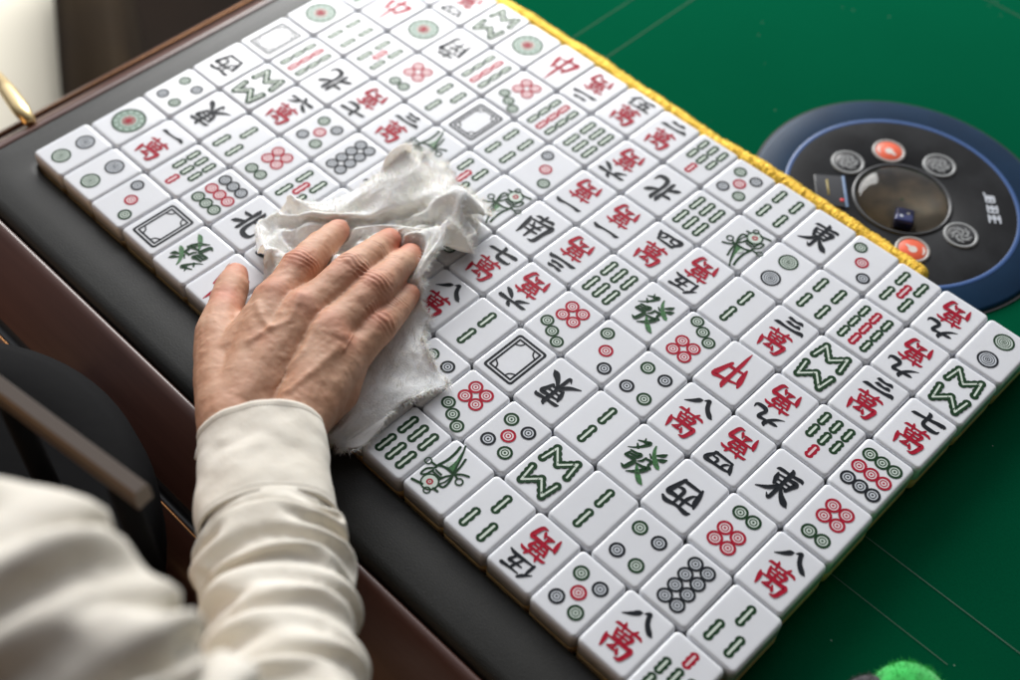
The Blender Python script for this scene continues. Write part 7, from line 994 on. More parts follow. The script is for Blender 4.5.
-3,-5,-1,9,1,2,-12,3,11,-8,-5,-3,22,0,-8,-8,1,10,-13,8,6,-9,3,-8,-17,-4,7,7,0,-1,-9,8,0,-3,2,-6,6,-2,9,-3,5,-8,3,-5,10,-17,12,-6,13,-13,6,0,4,6,-12,4,-9,8,17,7,-7,-2,-5,5,-6,-10,9,-1,-2,0,2,2,-2,-3,6,0,2,-5,-3,7,3,-8,-3,9,8,-4,-7,1,1,-6,7,
-3,5,-5,15,-7,2,-7,6,-7,1,-3,-3,8,-6,-10,-7,1,-1,-2,-2,3,-8,3,-3,1,1,1,-6,-8,2,2,-4,-2,-2,-16,7,-3,949,0,6,2,4,2,1,-2,-1,-8,4,3,-8,-2,7,3,-4,5,5,6,1,-3,2,2,6,1,-7,6,8,2,-6,0,-7,-4,-5,-1,-5,0,8,0,-5,-2,7,7,-2,-1,6,2,6,1,-4,-7,4,4,1,-1,5,2,1,
8,-2,-4,-6,10,5,11,-7,0,4,5,-45,4,-4,-2,-5,0,13,-3,8,-2,6,2,13,-1,2,-1,10,-5,-5,-16,7,8,4,-12,1,-2,13,-4,-5,6,3,7,4,-4,10,-7,3,-6,-8,5,2,-3,-10,-2,10,-1,2,-3,-3,11,-3,2,-1,2,2,1,-2,3,-5,0,11,3,-1,-16,11,-2,9,-12,-19,7,60,-6,1,0,-15,-4,-1,4,
-19,1,-20,0,3,-14,-11,7,3,-6,-1,18,-1,4,-10,9,-10,9,-3,0,-3,-4,4,-2,9,8,-16,17,-6,0,-9,4,-8,-4,3,-2,1,2,3,0,-4,-4,14,-3,6,-12,1,4,-1,-8,10,-4,-6,11,1,-2,-7,-2,4,18,3,-22,-67,12,4,-7,14,5,-25,35,0,13,6,-11,10,8,2,0,-5,13,-7,-16,9,-3,7,-7,-1,
-11,-7,-4,16,3,-12,-14,0,10,9,-5,16,4,5,3,16,-10,-11,4,-3,-2,-1,4,-6,1,-6,11,-8,15,-12,5,-3,7,-1,-6,2,-4,6,-2,2,0,-5,0,20,6,-71,-3,-1,11,5,-9,17,-27,19,-7,14,3,-10,12,4,-7,-5,-1,10,6,-10,0,-6,12,5,2,9,-7,-6,5,15,3,-11,5,-3,-5,-7,11,1,2,0,
11,5,4,0,3,-1,-8,1,-3,5,2,4,-7,10,0,-1,-8,3,3,-1,0,4,3,-11,7,4,-12,-1,9,-21,-4,-11,4,5,11,-13,5,-14,5,-3,11,-9,6,-5,2,0,1,0,3,-4,2,4,-6,6,7,0,8,-14,1,1,5,2,-5,3,1,-4,-3,11,-13,2,16,0,-5,3,5,-14,18,-10,3,3,-3,2,-8,6,-10,12,0,1,0,-6,1,3,2,3,
-6,3,5,-15,-3,-26,7,-3,-3,-1,-1,1,-11,21,-4,-11,-7,16,-7,-3,3,5,-4,5,-1,-6,5,-3,10,-11,3,-2,7,6,-14,4,3,3,-11,14,-12,10,-1,-3,3,2,-6,9,-4,-1,-5,8,-12,24,-11,0,-8,2,3,0,3,-3,13,-13,4,4,1,-9,7,1,-3,-4,7,12,-6,-33,0,8,-7,4,-4,7,0,-9,1,8,7,-15,
1,11,-3,0,-5,0,0,10,-13,9,-4,13,-15,1,1,0,8,-6,-4,8,-1,-4,18,-13,12,-16,7,-12,12,-4,-2,3,0,-7,15,-8,-3,4,3,-1,7,-7,7,-7,0,2,1,3,-2,5,-2,-1,2,-4,-1,-4,12,-29,-6,8,-1,-4,1,4,1,-7,7,-2,-2,0,3,-5,6,-5,10,-9,3,-2,9,-6,-3,-2,8,4,-7,2,-2,1,7,-9,7,
-3,0,15,-24,22,-18,9,-8,1,6,-10,11,3,-9,-3,19,-16,13,-10,4,3,-6,8,-8,10,-4,-1,4,-9,8,0,-6,5,0,2,0,-28,-3,-1,2,3,-2,1,-1,6,-7,5,-5,3,-6,11,-11,3,2,6,-4,3,-6,4,0,2,-5,1,1,6,-9,7,-5,7,-4,4,-6,1,6,-4,4,-4,3,4,-8,4,-2,1,3,2,-5,2,3,0,-2,0,5,-6,9,
-8,7,-7,3,0,3,-6,8,2,-9,9,-6,-49,9,-7,7,-10,12,-4,2,-3,10,-8,3,0,1,-6,11,-1,-11,7,0,0,3,-3,2,-1,7,-6,1,5,-1,-5,7,-1,-2,-3,4,-2,1,4,0,7,-12,9,-1,1,-2,6,0,-2,1,-1,-4,11,-8,5,-6,7,-2,0,0,6,-5,13,-15,10,-5,-2,11,-3,-3,-55,0,-2,7,2,-11,12,-3,2,
-4,7,-5,3,1,0,1,-3,15,-15,15,-12,1,2,1,1,-1,1,4,-8,8,2,-3,1,8,-7,3,-3,6,-4,12,-12,12,-11,14,-11,5,0,-3,7,-5,9,-7,0,5,-3,4,1,-4,5,-2,1,1,-5,14,-7,2,5,-12,6,3,-22,-7,2,-3,-1,7,-11,7,0,3,-4,7,-5,2,0,-4,9,-7,13,-4,0,-2,4,12,-18,10,-7,3,3,3,-8,
6,-8,4,4,1,4,-1,-3,-1,10,-6,5,-1,14,-18,1,3,1,3,4,6,-8,10,-7,1,1,-2,3,-4,5,-5,6,-3,-6,-1,1,5,-2,5,-23,8,-5,-4,-2,-1,3,-1,1,-2,5,-3,4,4,-5,-1,1,5,0,1,6,-2,6,-15,17,-6,9,-11,-2,-1,6,0,11,-8,8,0,-13,4,3,1,4,7,-8,-3,-3,14,4,-3,0,3,-2,-12,9,1,7,
2,-7,1,6,-1,-11,-5,3,6,10,-18,-4,10,1,-6,-26,0,18,-7,-4,-7,2,-1,4,5,-8,5,2,-3,1,4,3,0,1,-4,9,5,-9,2,-9,0,3,9,-1,2,0,0,-1,0,0,-5,15,3,3,1,-10,-2,13,2,2,-6,-12,0,7,2,-2,17,-7,-12,6,-7,8,9,-4,4,0,-8,-10,0,8,-1,-5,4,-15,11,-11,-9,-1,7,1,-3,3,3,
-1,-9,4,-7,1,6,9,1,-3,-7,-2,0,-1,1,-3,2,5,-2,0,0,0,0,3,0,1,7,0,9,2,-1,-2,0,9,-7,-1,2,-1,9,8,-2,-8,-7,3,-13,6,7,-5,7,-1,-4,-10,5,9,11,-7,-18,4,0,11,-21,16,-19,1,-5,-15,-3,7,2,-7,-5,-1,3,6,9,1,-3,-7,-7,-2,4,-1,4,2,-5,8,-2,-6,3,-3,-2,1,4,2,0,
4,2,2,2,2,-7,-4,4,2,8,-5,-5,-2,-3,-1,-3,0,2,-1,6,-2,-1,3,0,-1,0,8,-11,-2,7,-5,16,-12,14,-14,2,-9,10,-19,3,3,-2,-4,5,6,4,-6,8,-1,-4,-8,-5,1,4,4,1,-3,-3,-1,3,-4,1,5,-5,1,6,7,2,-1,3,-1,2,-1,-4,-5,4,4,-8,-6,-5,1,-4,3,2,0,6,0,-6,-2,1,1,1,-2,2,
-1,2,1,5,-9,0,14,-14,-4,0,1,5,-5,9,8,-2,-6,2,-1,-12,-5,1,10,-9,-5,0,6,8,-4,0,-2,-4,7,-2,-7,-2,-1,2,4,7,3,2,-4,1,3,-3,1,-1,-4,-3,-3,-3,-2,0,0,2,-2,5,-3,-1,3,5,-7,2,-1,0,2,0,0,-2,0,-1,-1,3,1,-5,3,-4,-1,2,10,2,14,-11,-13,7,5,-12,5,11,-9,-9,-2,
5,1,5,-3,-1,6,0,-3,-2,-8,-2,2,4,5,5,7,0,0,-4,-5,-1,2,3,-2,-7,-6,5,1,-8,4,1,-1,-1,-4,-1,3,2,3,-3,5,2,5,7,1,-2,-2,-2,-7,-12,2,-1,7,-6,3,16,3,-10,-5,9,-2,12,-20,3,5,3,-9,-6,4,11,-5,-3,8,-1,2,-5,-4,-3,-1,3,4,6,8,-6,1,5,-2,-6,5,2,4,-3,-6,-5,-2,
2,6,-6,-8,9,-3,3,-8,-2,10,7,6,-10,-4,0,9,4,2,-11,-7,5,2,-3,-7,3,0,-5,1,9,-4,-6,7,17,0,-7,1,-2,-3,-17,2,15,-2,-4,13,-6,-1,-5,-10,-3,0,2,3,4,5,1,7,1,-11,8,0,-5,-2,4,-7,-3,-3,-3,1,2,0,0,-2,0,0,1,1,-2,13,10,1,-2,-2,8,3,0,-2,-1,-8,-1,-12,-7,-2,
2,4,5,0,10,-14,-5,0,3,0,0,5,8,1,2,-19,16,-3,-9,4,3,-11,-2,0,4,5,2,6,7,3,-1,2,-1,-10,-11,6,-1,-2,-5,-1,1,0,2,4,5,-3,-2,-8,1,0,1,9,4,1,1,0,-4,-7,1,1,1,1,2,1,-3,-2,-2,8,-10,-6,0,8,4,2,2,18,3,-2,-15,-6,3,-1,0,-2,1,-21,-1,0,9,8,-3,-3,4,7,8,-3,
-10,2,-2,0,1,-9,-5,-1,2,2,2,2,0,-1,2,5,2,-5,-7,-1,-3,3,1,5,1,-1,-6,0,1,0,-1,5,1,-1,1,0,-2,-3,-7,1,2,-4,7,14,9,-9,-5,-4,-6,3,7,10,8,-16,-4,4,4,-1,-4,-19,1,0,1,-4,18,10,0,-3,-7,2,7,-9,-7,-4,0,-1,3,5,7,-5,-11,0,6,1,-4,-4,-4,4,2,-3,5,4,-4,-6,1,
-1,2,-2,1,2,5,3,-1,-6,0,-3,-2,-2,2,-1,-1,8,9,-1,-4,14,-10,-4,2,-2,-1,0,11,4,-11,0,-5,-7,2,-18,-1,3,-2,8,-9,0,-2,0,0,0,3,-2,1,3,-2,7,3,0,-2,-1,2,-7,-3,-1,0,0,0,-2,3,5,-4,-3,0,3,1,3,5,4,-1,1,-2,-1,-4,-8,0,0,-2,-1,6,6,9,5,-2,-6,-4,-10,18,7,-1,
-3,-6,-12,2,22,-10,-1,-8,-8,0,-17,5,1,-2,-6,7,-9,5,4,1,-6,-3,7,0,-6,-1,0,-1,0,4,8,2,-3,2,6,3,-4,-9,-8,-2,0,4,8,7,1,0,-4,2,3,1,-6,-5,-7,-4,6,-6,-1,3,-1,1,0,-2,-1,-1,3,-2,5,-1,-2,1,1,2,5,-4,-2,15,-10,-7,2,-2,-15,0,-5,0,3,-4,9,-1,-7,0,6,-1,-2,
5,-7,3,2,5,2,-3,-4,3,6,-4,-8,-4,2,-1,5,1,5,5,-1,-2,1,1,4,-5,-7,-6,-2,-3,0,3,4,2,-6,2,5,-3,-3,-2,0,0,-3,4,6,0,2,4,-9,-3,-1,3,-6,4,2,3,4,-8,-11,-3,10,-15,-3,5,-1,-1,4,-5,4,3,-6,-1,9,-2,-1,0,-3,0,-1,-2,0,-2,1,-1,3,6,3,3,-1,-3,0,-1,-1,-2,-3,-4,
0,4,-1,7,1,-6,0,-1,2,-8,-1,3,3,4,2,3,5,2,0,0,-1,-6,2,-3,-9,-4,0,1,0,7,0,-3,-13,3,-1,16,-11,-2,3,-8,-6,5,2,-7,3,-1,2,4,1,-5,-6,0,1,2,1,7,3,0,-5,6,1,-2,-2,-4,-4,-1,-1,0,2,8,-1,-6,-2,0,2,5,-10,-1,3,4,2,6,3,3,-1,3,0,0,-2,-6,-7,-5,1,-2,3,-6,-1,
-1,6,-4,4,-2,-11,-1,-1,5,9,-6,-6,10,5,-10,-7,12,2,-12,-3,0,-3,0,3,0,1,2,1,-6,-3,0,3,-1,2,0,1,-1,2,2,4,2,-2,-9,0,2,-1,-6,2,5,14,-9,2,5,4,-1,-2,-2,4,-4,-2,-5,-12,0,0,0,2,11,5,1,-2,-5,-11,0,-3,16,-12,1,0,0,-2,-1,-1,1,1,13,-1,-9,5,11,-9,-9,6,
-6,-5,1,1,1,1,-4,-3,3,3,1,0,1,-4,5,2,0,-2,-4,-2,-3,-1,6,9,-4,0,-1,0,11,1,-1,-3,-2,1,-1,-5,-5,-5,0,-1,-1,4,4,2,-6,-1,-2,-1,1,6,8,7,-2,-11,-2,2,0,4,-4,-2,-2,5,-6,0,6,-2,1,13,5,-13,11,5,-16,-5,2,-2,11,5,-8,-10,1,0,0,4,-2,0,-4,-4,-2,-2,5,3,-2,
0,11,1,-1,-2,1,0,-2,-1,-2,-4,-3,-3,0,0,0,4,-3,0,-2,-2,3,5,11,-4,3,4,2,5,-1,11,-8,-10,-9,6,12,9,-12,-12,7,6,-11,-1,-4,1,1,6,-6,6,17,1,-17,4,-8,3,13,-6,-1,1,1,-12,-2,-2,-4,-1,0,2,2,1,1,2,0,-5,2,0,1,-1,0,-3,-1,1,4,5,0,-4,-8,1,1,-3,4,8,7,-4,-4,
12,6,2,-2,-6,0,10,7,2,2,-4,-7,0,2,-3,-16,-3,12,1,9,-14,-16,5,0,-2,3,-8,14,-4,5,-4,-3,17,-2,-4,-5,13,-14,-7,9,5,0,-5,-4,-1,-1,-2,-1,6,2,-9,0,-4,0,4,2,0,-3,0,-3,10,-8,2,5,7,2,0,-6,8,4,2,0,-1,1,0,-6,-9,1,7,7,3,2,-10,1,-10,13,-1,-12,1,-12,12,
-3,-6,2,2,-2,5,2,-8,-1,3,1,-3,3,2,2,-3,15,-4,-12,2,5,9,-5,-2,3,2,2,-10,-4,12,-17,2,3,2,2,-9,-3,1,2,-1,14,-4,6,0,1,-1,4,0,1,0,0,2,-6,-12,8,-11,2,1,-5,-7,6,5,1,1,-14,1,4,-1,9,-12,12,1,-2,-1,-1,10,-13,12,5,-4,-11,-2,0,-1,0,1,2,-2,12,-5,-4,2,
13,2,-8,-1,1,13,0,-21,13,-4,-6,1,-9,8,7,-13,9,-11,3,11,-1,-1,-6,0,1,0,-1,0,-4,-4,0,11,-4,-8,1,-1,-12,2,-3,-1,2,14,6,-13,6,-1,-9,18,10,-2,-1,-16,3,-2,12,-5,-3,0,4,-9,-5,-2,2,-1,-1,13,-2,-8,2,1,-1,4,7,0,-1,-8,1,15,0,-1,-12,-8,2,4,0,12,-4,6,
-16,1,-6,2,5,-1,-4,-3,-1,1,-5,-1,3,1,2,-4,-1,-1,12,-15,7,0,-6,-8,-5,7,0,0,10,-2,-4,0,7,2,-5,-1,0,4,1,2,-7,6,-3,-3,-5,-1,1,1,1,2,1,-2,0,0,1,0,-9,3,2,-2,3,6,10,-2,-11,2,-8,1,-6,8,5,-6,6,-9,-1,0,1,-2,1,-4,8,0,2,-4,-7,-1,-11,-5,1,18,-15,-4,7,4,
-5,8,2,3,-1,-11,-1,7,0,3,4,-8,-2,0,2,2,5,-7,2,3,4,1,-4,-12,-4,9,3,0,-6,-5,1,0,8,-1,-4,-2,-11,1,5,3,11,-10,-7,0,7,-4,13,1,-11,-7,-2,2,0,-4,-3,3,0,3,-2,3,5,-13,10,-14,0,1,-4,10,-11,3,16,1,-2,-3,-6,8,5,-2,-4,9,-14,9,2,-3,-13,-1,9,10,2,0,-1,
-14,6,7,-3,-2,-2,-1,6,-1,-8,3,-15,4,3,2,-7,-2,-3,0,3,-3,5,-5,0,0,3,-6,10,-3,-2,1,-7,6,2,-4,-1,-3,-1,1,1,-14,2,-1,5,-14,14,-4,13,-7,-2,-4,-1,-2,4,3,-1,-7,1,-1,10,-3,-4,-5,6,1,-2,2,2,2,1,8,-11,6,3,1,-2,-2,-4,-3,6,-9,8,-8,-3,6,4,-12,7,-3,-10,
5,7,-1,-10,3,-3,0,-5,16,-7,1,2,-9,1,-3,-2,1,0,1,-2,-10,-10,21,-16,17,-15,-5,5,15,5,1,0,-7,-1,-9,-1,0,1,5,-11,1,-1,8,1,-7,-2,0,0,0,-3,1,6,-3,2,-1,0,2,1,4,-8,-7,-1,-1,4,0,10,-4,-5,1,7,-11,1,-5,10,-7,2,3,-9,1,8,-4,-2,0,-3,8,-8,-2,3,-2,-1,-5,9,
-17,19,-16,19,-7,-11,-2,0,3,-2,13,-4,-10,2,8,-9,-1,10,-10,-1,0,1,8,-12,1,-3,-2,0,2,1,0,-2,1,0,-2,-1,-1,1,1,5,3,-7,-3,-1,14,-12,7,-2,0,-8,3,-3,5,-5,-1,10,-12,3,-3,2,3,-2,-4,9,-8,1,-1,0,4,-15,20,-22,21,-15,16,6,-15,-7,-2,4,-11,7,11,-9,-1,10,
-10,2,12,2,-15,-1,-3,11,-13,8,-6,-5,2,4,-6,4,-4,0,-3,0,2,-4,6,-2,1,2,-10,9,-7,11,-12,8,4,7,-10,-5,1,-2,3,-5,8,-4,-4,2,-1,-1,1,1,-1,-3,4,-2,-8,15,-16,17,-17,16,-11,6,13,-1,-14,-6,9,-6,3,9,-1,-2,-10,-1,-1,-1,14,-2,-10,6,8,-15,10,6,-3,-19,9,
-11,0,0,4,-8,0,3,1,0,-2,0,9,-15,13,-9,7,-6,4,-5,11,4,-16,9,-8,5,-3,-2,1,2,6,-5,3,-8,13,-8,-1,-1,1,-8,13,-13,13,-12,10,-11,3,10,8,-11,-6,6,2,-13,3,0,8,3,-11,4,-6,2,9,-15,4,12,-15,-1,3,12,-17,13,-10,1,-6,9,-7,6,-9,2,1,0,-4,7,-7,7,1,-4,3,-4,6,
-9,11,-10,7,-1,-3,4,5,-10,1,7,-4,2,-4,11,-15,9,-7,5,-7,12,-12,10,-9,6,2,-10,8,2,5,-11,1,11,-13,0,11,-13,12,-12,7,-7,0,10,-2,-12,13,-10,3,-8,14,-16,16,-12,5,-4,2,-3,12,-8,-1,-1,-5,1,4,-4,0,0,0,0,-2,12,-9,3,5,-9,14,-13,-1,5,-1,-4,-2,2,3,-5,
11,-11,5,-11,6,-4,3,0,-2,4,-8,6,-9,13,-6,5,0,-3,-2,0,-5,11,-14,13,-12,6,-2,-3,-5,8,-10,11,-11,11,-11,9,-6,11,-11,5,3,-6,-1,2,-4,2,8,2,-12,6,-7,9,-8,8,-9,0,8,0,-4,8,-14,17,-13,4,-4,0,1,3,-8,3,-6,11,-3,13,-16,0,9,-12,12,-11,6,-3,3,-4,-1,4,-4,
-5,10,-1,-2,-6,11,-13,10,-8,2,-4,5,-6,10,-8,5,0,2,-6,3,-4,10,-7,-1,8,-11,5,2,-2,-3,-5,12,-9,10,-12,12,-11,10,-9,3,-6,1,0,6,-2,13,-13,1,3,-3,-2,2,-1,10,-16,-2,-8,19,-8,-9,12,-10,9,-8,5,-5,5,-3,-4,-1,5,-7,1,-3,4,-6,6,-4,6,-7,7,-3,7,-10,8,4,
-14,8,4,-8,3,-3,0,3,-9,9,0,-3,1,-2,4,-8,10,-9,10,-10,11,-11,10,-10,7,0,-6,2,-1,-3,13,-5,-7,5,1,4,-5,-1,6,4,-7,-4,12,-3,-7,5,-7,7,-8,7,-6,5,-5,1,-2,5,-5,1,2,-2,1,-1,1,-3,3,-1,-2,10,-10,0,3,-1,-5,8,-8,4,-4,0,6,-5,0,-3,2,5,-7,7,-7,5,-4,9,-9,
10,-10,9,2,-10,10,-8,0,-6,2,3,10,-1,-3,-2,7,-8,8,-8,16,-10,-7,12,-5,-7,8,-6,4,-4,4,-3,2,-1,0,-1,1,4,-9,7,-4,-3,2,9,-1,-8,2,-7,7,-7,10,-10,9,-9,4,0,1,2,-7,8,-2,1,1,-8,9,-8,7,-6,4,-9,8,0,-2,2,-8,10,-8,7,0,10,-11,8,-11,0,5,2,-3,8,-2,-1,-7,5,2,
-7,7,2,-9,7,-7,7,-8,5,-5,4,0,-1,2,-5,6,-3,2,4,1,-11,-2,7,-2,-1,0,1,-3,4,-2,0,2,2,-5,-2,8,-1,-9,11,-11,11,-9,7,-5,5,-5,4,1,-9,9,-7,6,-4,3,2,-1,-7,10,-11,11,0,0,-12,5,-8,2,-8,0,1,-2,1,-3,3,1,-3,6,-4,-1,1,3,0,-5,6,-8,8,2,-8,5,-2,-3,9,-10,7,-8,
7,-7,5,-3,1,-4,9,-8,-2,9,0,-1,-8,11,-9,7,-6,7,-5,2,-1,-1,4,-7,10,-9,6,-5,2,-1,0,-2,7,-10,5,0,0,-7,12,-8,2,-5,-8,-4,4,-3,4,-4,3,6,-11,6,-3,5,0,0,-8,10,-9,8,-3,-6,7,-3,0,0,-4,4,-6,10,-9,9,-9,8,-5,-2,2,5,-6,6,-2,-5,6,-5,3,4,-3,1,0,0,-2,6,-8,7,
-8,12,-11,8,-2,4,-6,0,-6,4,3,-1,-8,6,-4,-2,4,-4,-13,12,-10,7,-8,8,-3,-4,9,-9,2,3,-7,8,-3,-3,1,1,-4,4,-3,2,-3,1,-3,6,-2,-4,8,-7,6,-4,0,8,-7,2,3,-6,0,7,-9,7,4,-8,4,-4,0,1,5,-7,8,-7,9,-11,10,-3,1,-4,3,-2,0,3,1,-10,8,-5,-1,6,-8,7,-3,-4,7,-8,-4,
5,-7,4,-1,2,0,-5,5,-8,10,-6,6,-6,4,-5,7,-7,5,-4,8,-8,5,-2,-3,5,-5,1,1,-1,2,5,-7,8,1,-8,9,-5,-1,-3,3,-4,5,3,-8,7,-6,7,-8,8,-5,0,0,1,4,-7,7,-2,-6,6,-3,-2,5,-10,10,-8,-7,-8,5,-5,11,-15,13,-9,2,4,-5,5,-6,6,-7,8,-6,0,3,4,-8,8,-6,6,-8,8,-8,6,-4,
0,8,-12,9,-1,4,-3,5,-2,-8,10,-7,4,-7,9,-9,7,2,-8,6,-4,3,-3,6,-6,4,-1,0,2,-9,10,-2,-4,-1,2,-4,5,-5,8,-4,-1,-10,4,-2,0,-8,12,-13,7,-2,0,-2,2,-1,1,2,-3,3,0,-3,0,9,-11,7,-6,8,-7,7,-6,7,1,-11,16,-7,0,-1,0,4,-9,10,-11,7,-4,5,-9,11,-3,-5,3,1,-1,3,
4,-10,8,-5,0,2,-4,8,-9,0,-1,4,-2,5,-8,5,-3,-1,4,-7,-1,-1,5,-9,-4,9,-4,5,-12,8,-4,4,-2,1,2,-2,3,-2,2,-9,12,-7,0,0,6,-3,2,0,-7,11,-3,-4,6,-7,1,1,6,-9,9,-8,3,-1,4,-4,-2,2,2,2,3,1,-9,11,-11,6,-1,-4,5,-10,11,-10,8,-4,-2,1,8,-10,7,-4,6,-13,1,-6,
6,4,-4,0,-4,2,10,-11,4,3,-4,2,-3,3,-1,0,-2,3,-2,1,4,-1,-3,0,5,-8,8,-3,-3,12,-11,7,2,-10,2,-1,-1,7,-2,-1,1,3,1,4,-7,0,2,-9,8,-5,6,-1,-3,3,0,0,-3,4,0,-6,5,0,-5,10,-11,9,-10,-13,2,-4,4,2,-4,4,-2,-2,0,6,-1,-6,6,-2,0,1,-2,3,-3,4,-2,4,-1,-3,1,6,
-10,10,-7,4,3,-8,8,-8,-2,9,-8,6,-5,2,-2,4,5,-4,4,-8,9,-6,-2,11,-13,5,2,-5,6,-7,-1,4,-1,-1,2,11,-8,-8,8,-10,7,0,2,-8,-9,7,-9,10,-4,2,1,1,-5,9,-6,9,-6,3,-2,1,1,-1,6,-10,3,-1,-2,3,4,-8,10,-11,12,-3,-7,9,-10,7,-1,-4,2,5,-3,4,7,-8,-3,5,-8,8,-9,
7,-4,-5,12,-4,-5,8,-11,9,0,-5,5,-1,-1,-7,11,0,-8,15,-8,-8,10,3,-9,-11,3,-4,13,-13,14,-11,7,-2,7,-11,8,-5,4,-4,4,1,-5,11,-10,4,3,2,-7,7,-9,11,-5,-5,8,-10,10,-10,2,-2,6,1,3,-3,-2,9,-8,-4,9,-9,10,-12,7,-1,0,-8,9,-10,11,-1,-6,11,-11,10,-7,7,-8,
10,-1,-14,12,6,-15,-4,7,-7,-10,-1,1,10,-12,13,-9,3,-6,8,-5,3,-1,1,0,-1,5,-9,8,1,-3,-2,6,-8,10,0,-9,9,-9,10,-11,13,-11,8,4,-10,4,1,-2,-10,9,3,-9,9,-7,12,-12,7,-8,12,-10,9,-1,-10,12,-10,10,-9,7,-7,8,-9,10,2,-15,5,7,-21,7,5,-4,8,-8,-1,6,-3,11,
-13,8,-2,-1,2,0,3,-3,3,-5,8,1,-13,4,5,-9,11,-1,-10,13,-10,8,-9,11,-5,11,-3,-13,8,3,-11,3,1,2,-9,12,-9,5,-5,11,-12,11,-9,6,2,-9,13,-13,11,-11,10,-8,6,-6,7,-8,9,4,-14,7,-16,-1,-3,5,-9,14,1,2,-1,-5,11,-6,3,3,-2,1,-1,1,2,-7,6,-9,15,-7,-4,13,-8,
2,5,-13,10,-11,9,-1,-4,0,-7,10,-3,-9,10,-8,6,-2,10,-11,9,-1,-8,4,1,-3,4,1,-8,11,-8,9,-10,9,-9,8,-5,6,-9,7,-9,10,10,-18,-15,7,16,-1,-7,1,1,-7,1,7,-9,5,0,-1,3,-4,1,-1,-3,6,-7,11,-12,9,-3,-4,0,-2,-7,9,-5,12,-5,-8,6,-4,8,-8,1,8,-11,7,2,-6,0,-1,
2,-8,12,-6,5,-4,4,-3,4,-5,5,-6,7,-6,5,-4,8,-12,10,-8,8,-5,2,9,-8,-5,6,9,7,-11,0,4,4,-11,8,0,-7,3,-4,3,-4,2,-3,3,3,-6,8,-10,7,-8,5,-8,7,-1,3,-10,2,6,-5,7,-9,5,4,-10,13,-12,2,6,-9,8,-9,11,-10,2,-2,0,-1,2,-5,4,-5,4,0,2,-3,4,-5,11,-6,6,-3,4,-6,
7,0,2,-5,10,0,-2,-11,3,-2,6,1,-9,7,-7,6,-7,6,-4,1,2,-5,-1,1,2,-5,3,2,-6,5,0,-8,8,1,-7,6,-7,11,-9,-2,3,-1,1,3,-11,11,-8,4,1,-2,2,-6,9,-9,3,-2,0,5,-8,7,-6,2,-2,2,-5,3,3,0,3,4,3,6,-2,1,-12,11,4,-2,5,-14,4,-10,10,-10,5,-5,5,-3,1,1,-4,2,1,-3,1,
-1,2,-1,3,1,-10,7,2,-8,8,-1,-5,1,0,1,-2,1,0,-2,11,-15,11,-10,0,2,1,0,0,-3,3,-3,-4,5,2,-9,12,-5,7,-8,8,1,-12,7,-4,-2,-6,2,-4,3,2,-10,8,2,-13,16,-14,7,-3,3,-1,-2,2,-7,5,-4,2,-3,4,-3,1,0,-1,-3,5,-5,9,-1,-12,12,-9,3,-3,-1,10,-12,13,-14,15,-14,
-1,13,-14,14,-14,14,-8,-2,2,5,-13,14,-8,-1,10,-10,1,1,-4,9,-17,11,1,-4,-1,-6,3,1,2,-8,8,1,-10,12,-2,-14,10,-3,-4,6,-6,8,-7,-1,0,3,-5,5,-6,6,-4,-1,3,-4,4,-5,4,-7,9,-9,8,-15,15,-4,-5,9,-7,7,-5,6,-9,1,0,-1,9,-10,2,9,-8,5,5,-12,15,-11,-1,8,-19,
6,-1,0,5,-12,13,-13,4,-3,2,-3,9,-8,-6,6,-1,-6,10,-4,-2,1,0,-1,-1,-3,1,10,-8,3,0,-3,5,-13,4,5,-10,10,-10,11,-11,7,-9,7,-6,3,-5,8,-5,5,-11,6,-5,4,5,-4,14,-17,9,-5,-4,3,-7,5,-4,10,-12,10,-8,0,13,-12,2,-1,-2,4,-7,7,-4,1,-3,3,0,5,-14,-7,6,-5,0,
10,-2,3,-3,-11,11,-9,9,-8,8,-12,9,-5,2,0,6,-10,13,-18,17,-16,7,1,-2,4,-3,10,-10,-2,-3,1,3,3,-6,6,-8,5,-11,18,-19,12,3,-14,8,-3,-1,1,-2,-1,7,-10,3,8,-11,6,1,-6,0,2,-1,0,-1,-8,-2,11,4,-10,-10,8,-6,4,1,-6,10,-2,-9,12,-10,8,-10,12,-13,12,-12,
13,-13,13,-9,11,-21,12,4,-8,11,-16,10,-4,10,-17,16,-19,12,-4,6,-5,9,-18,14,-14,15,-14,7,0,4,-14,15,-17,10,0,-11,16,-12,11,-7,-2,5,-5,-4,4,-2,3,0,-8,-10,2,8,2,-5,-1,7,-9,4,2,-4,0,8,-11,11,-12,14,-13,10,-12,14,-11,11,-13,10,-5,2,2,-14,15,-11,
6,0,-6,0,15,-10,1,0,-8,7,-6,-2,16,-21,12,-2,-4,3,0,-9,19,-22,21,-12,3,-4,-4,13,-16,19,-9,-10,11,-6,-4,4,3,-5,-12,12,-14,6,3,-3,-8,3,8,-9,2,1,5,-11,10,-10,5,-4,4,3,-1,-6,6,-2,5,-12,8,5,-13,16,-19,17,-8,-5,7,-2,-5,7,-1,-2,-3,-1,1,1,-4,10,-9,
2,6,-15,16,-5,-11,16,-13,17,-23,23,-16,2,-3,5,-10,11,-7,16,-13,-1,-3,6,-8,-13,11,-2,7,6,1,-12,-3,7,-4,-7,8,0,-7,5,5,-9,4,-5,5,3,-4,-4,-4,10,-5,-2,7,-10,13,-12,4,3,0,-4,0,-4,13,-6,-3,-1,-1,7,-7,3,0,-9,10,8,-13,3,0,-1,4,-8,8,-16,19,-15,4,-5,
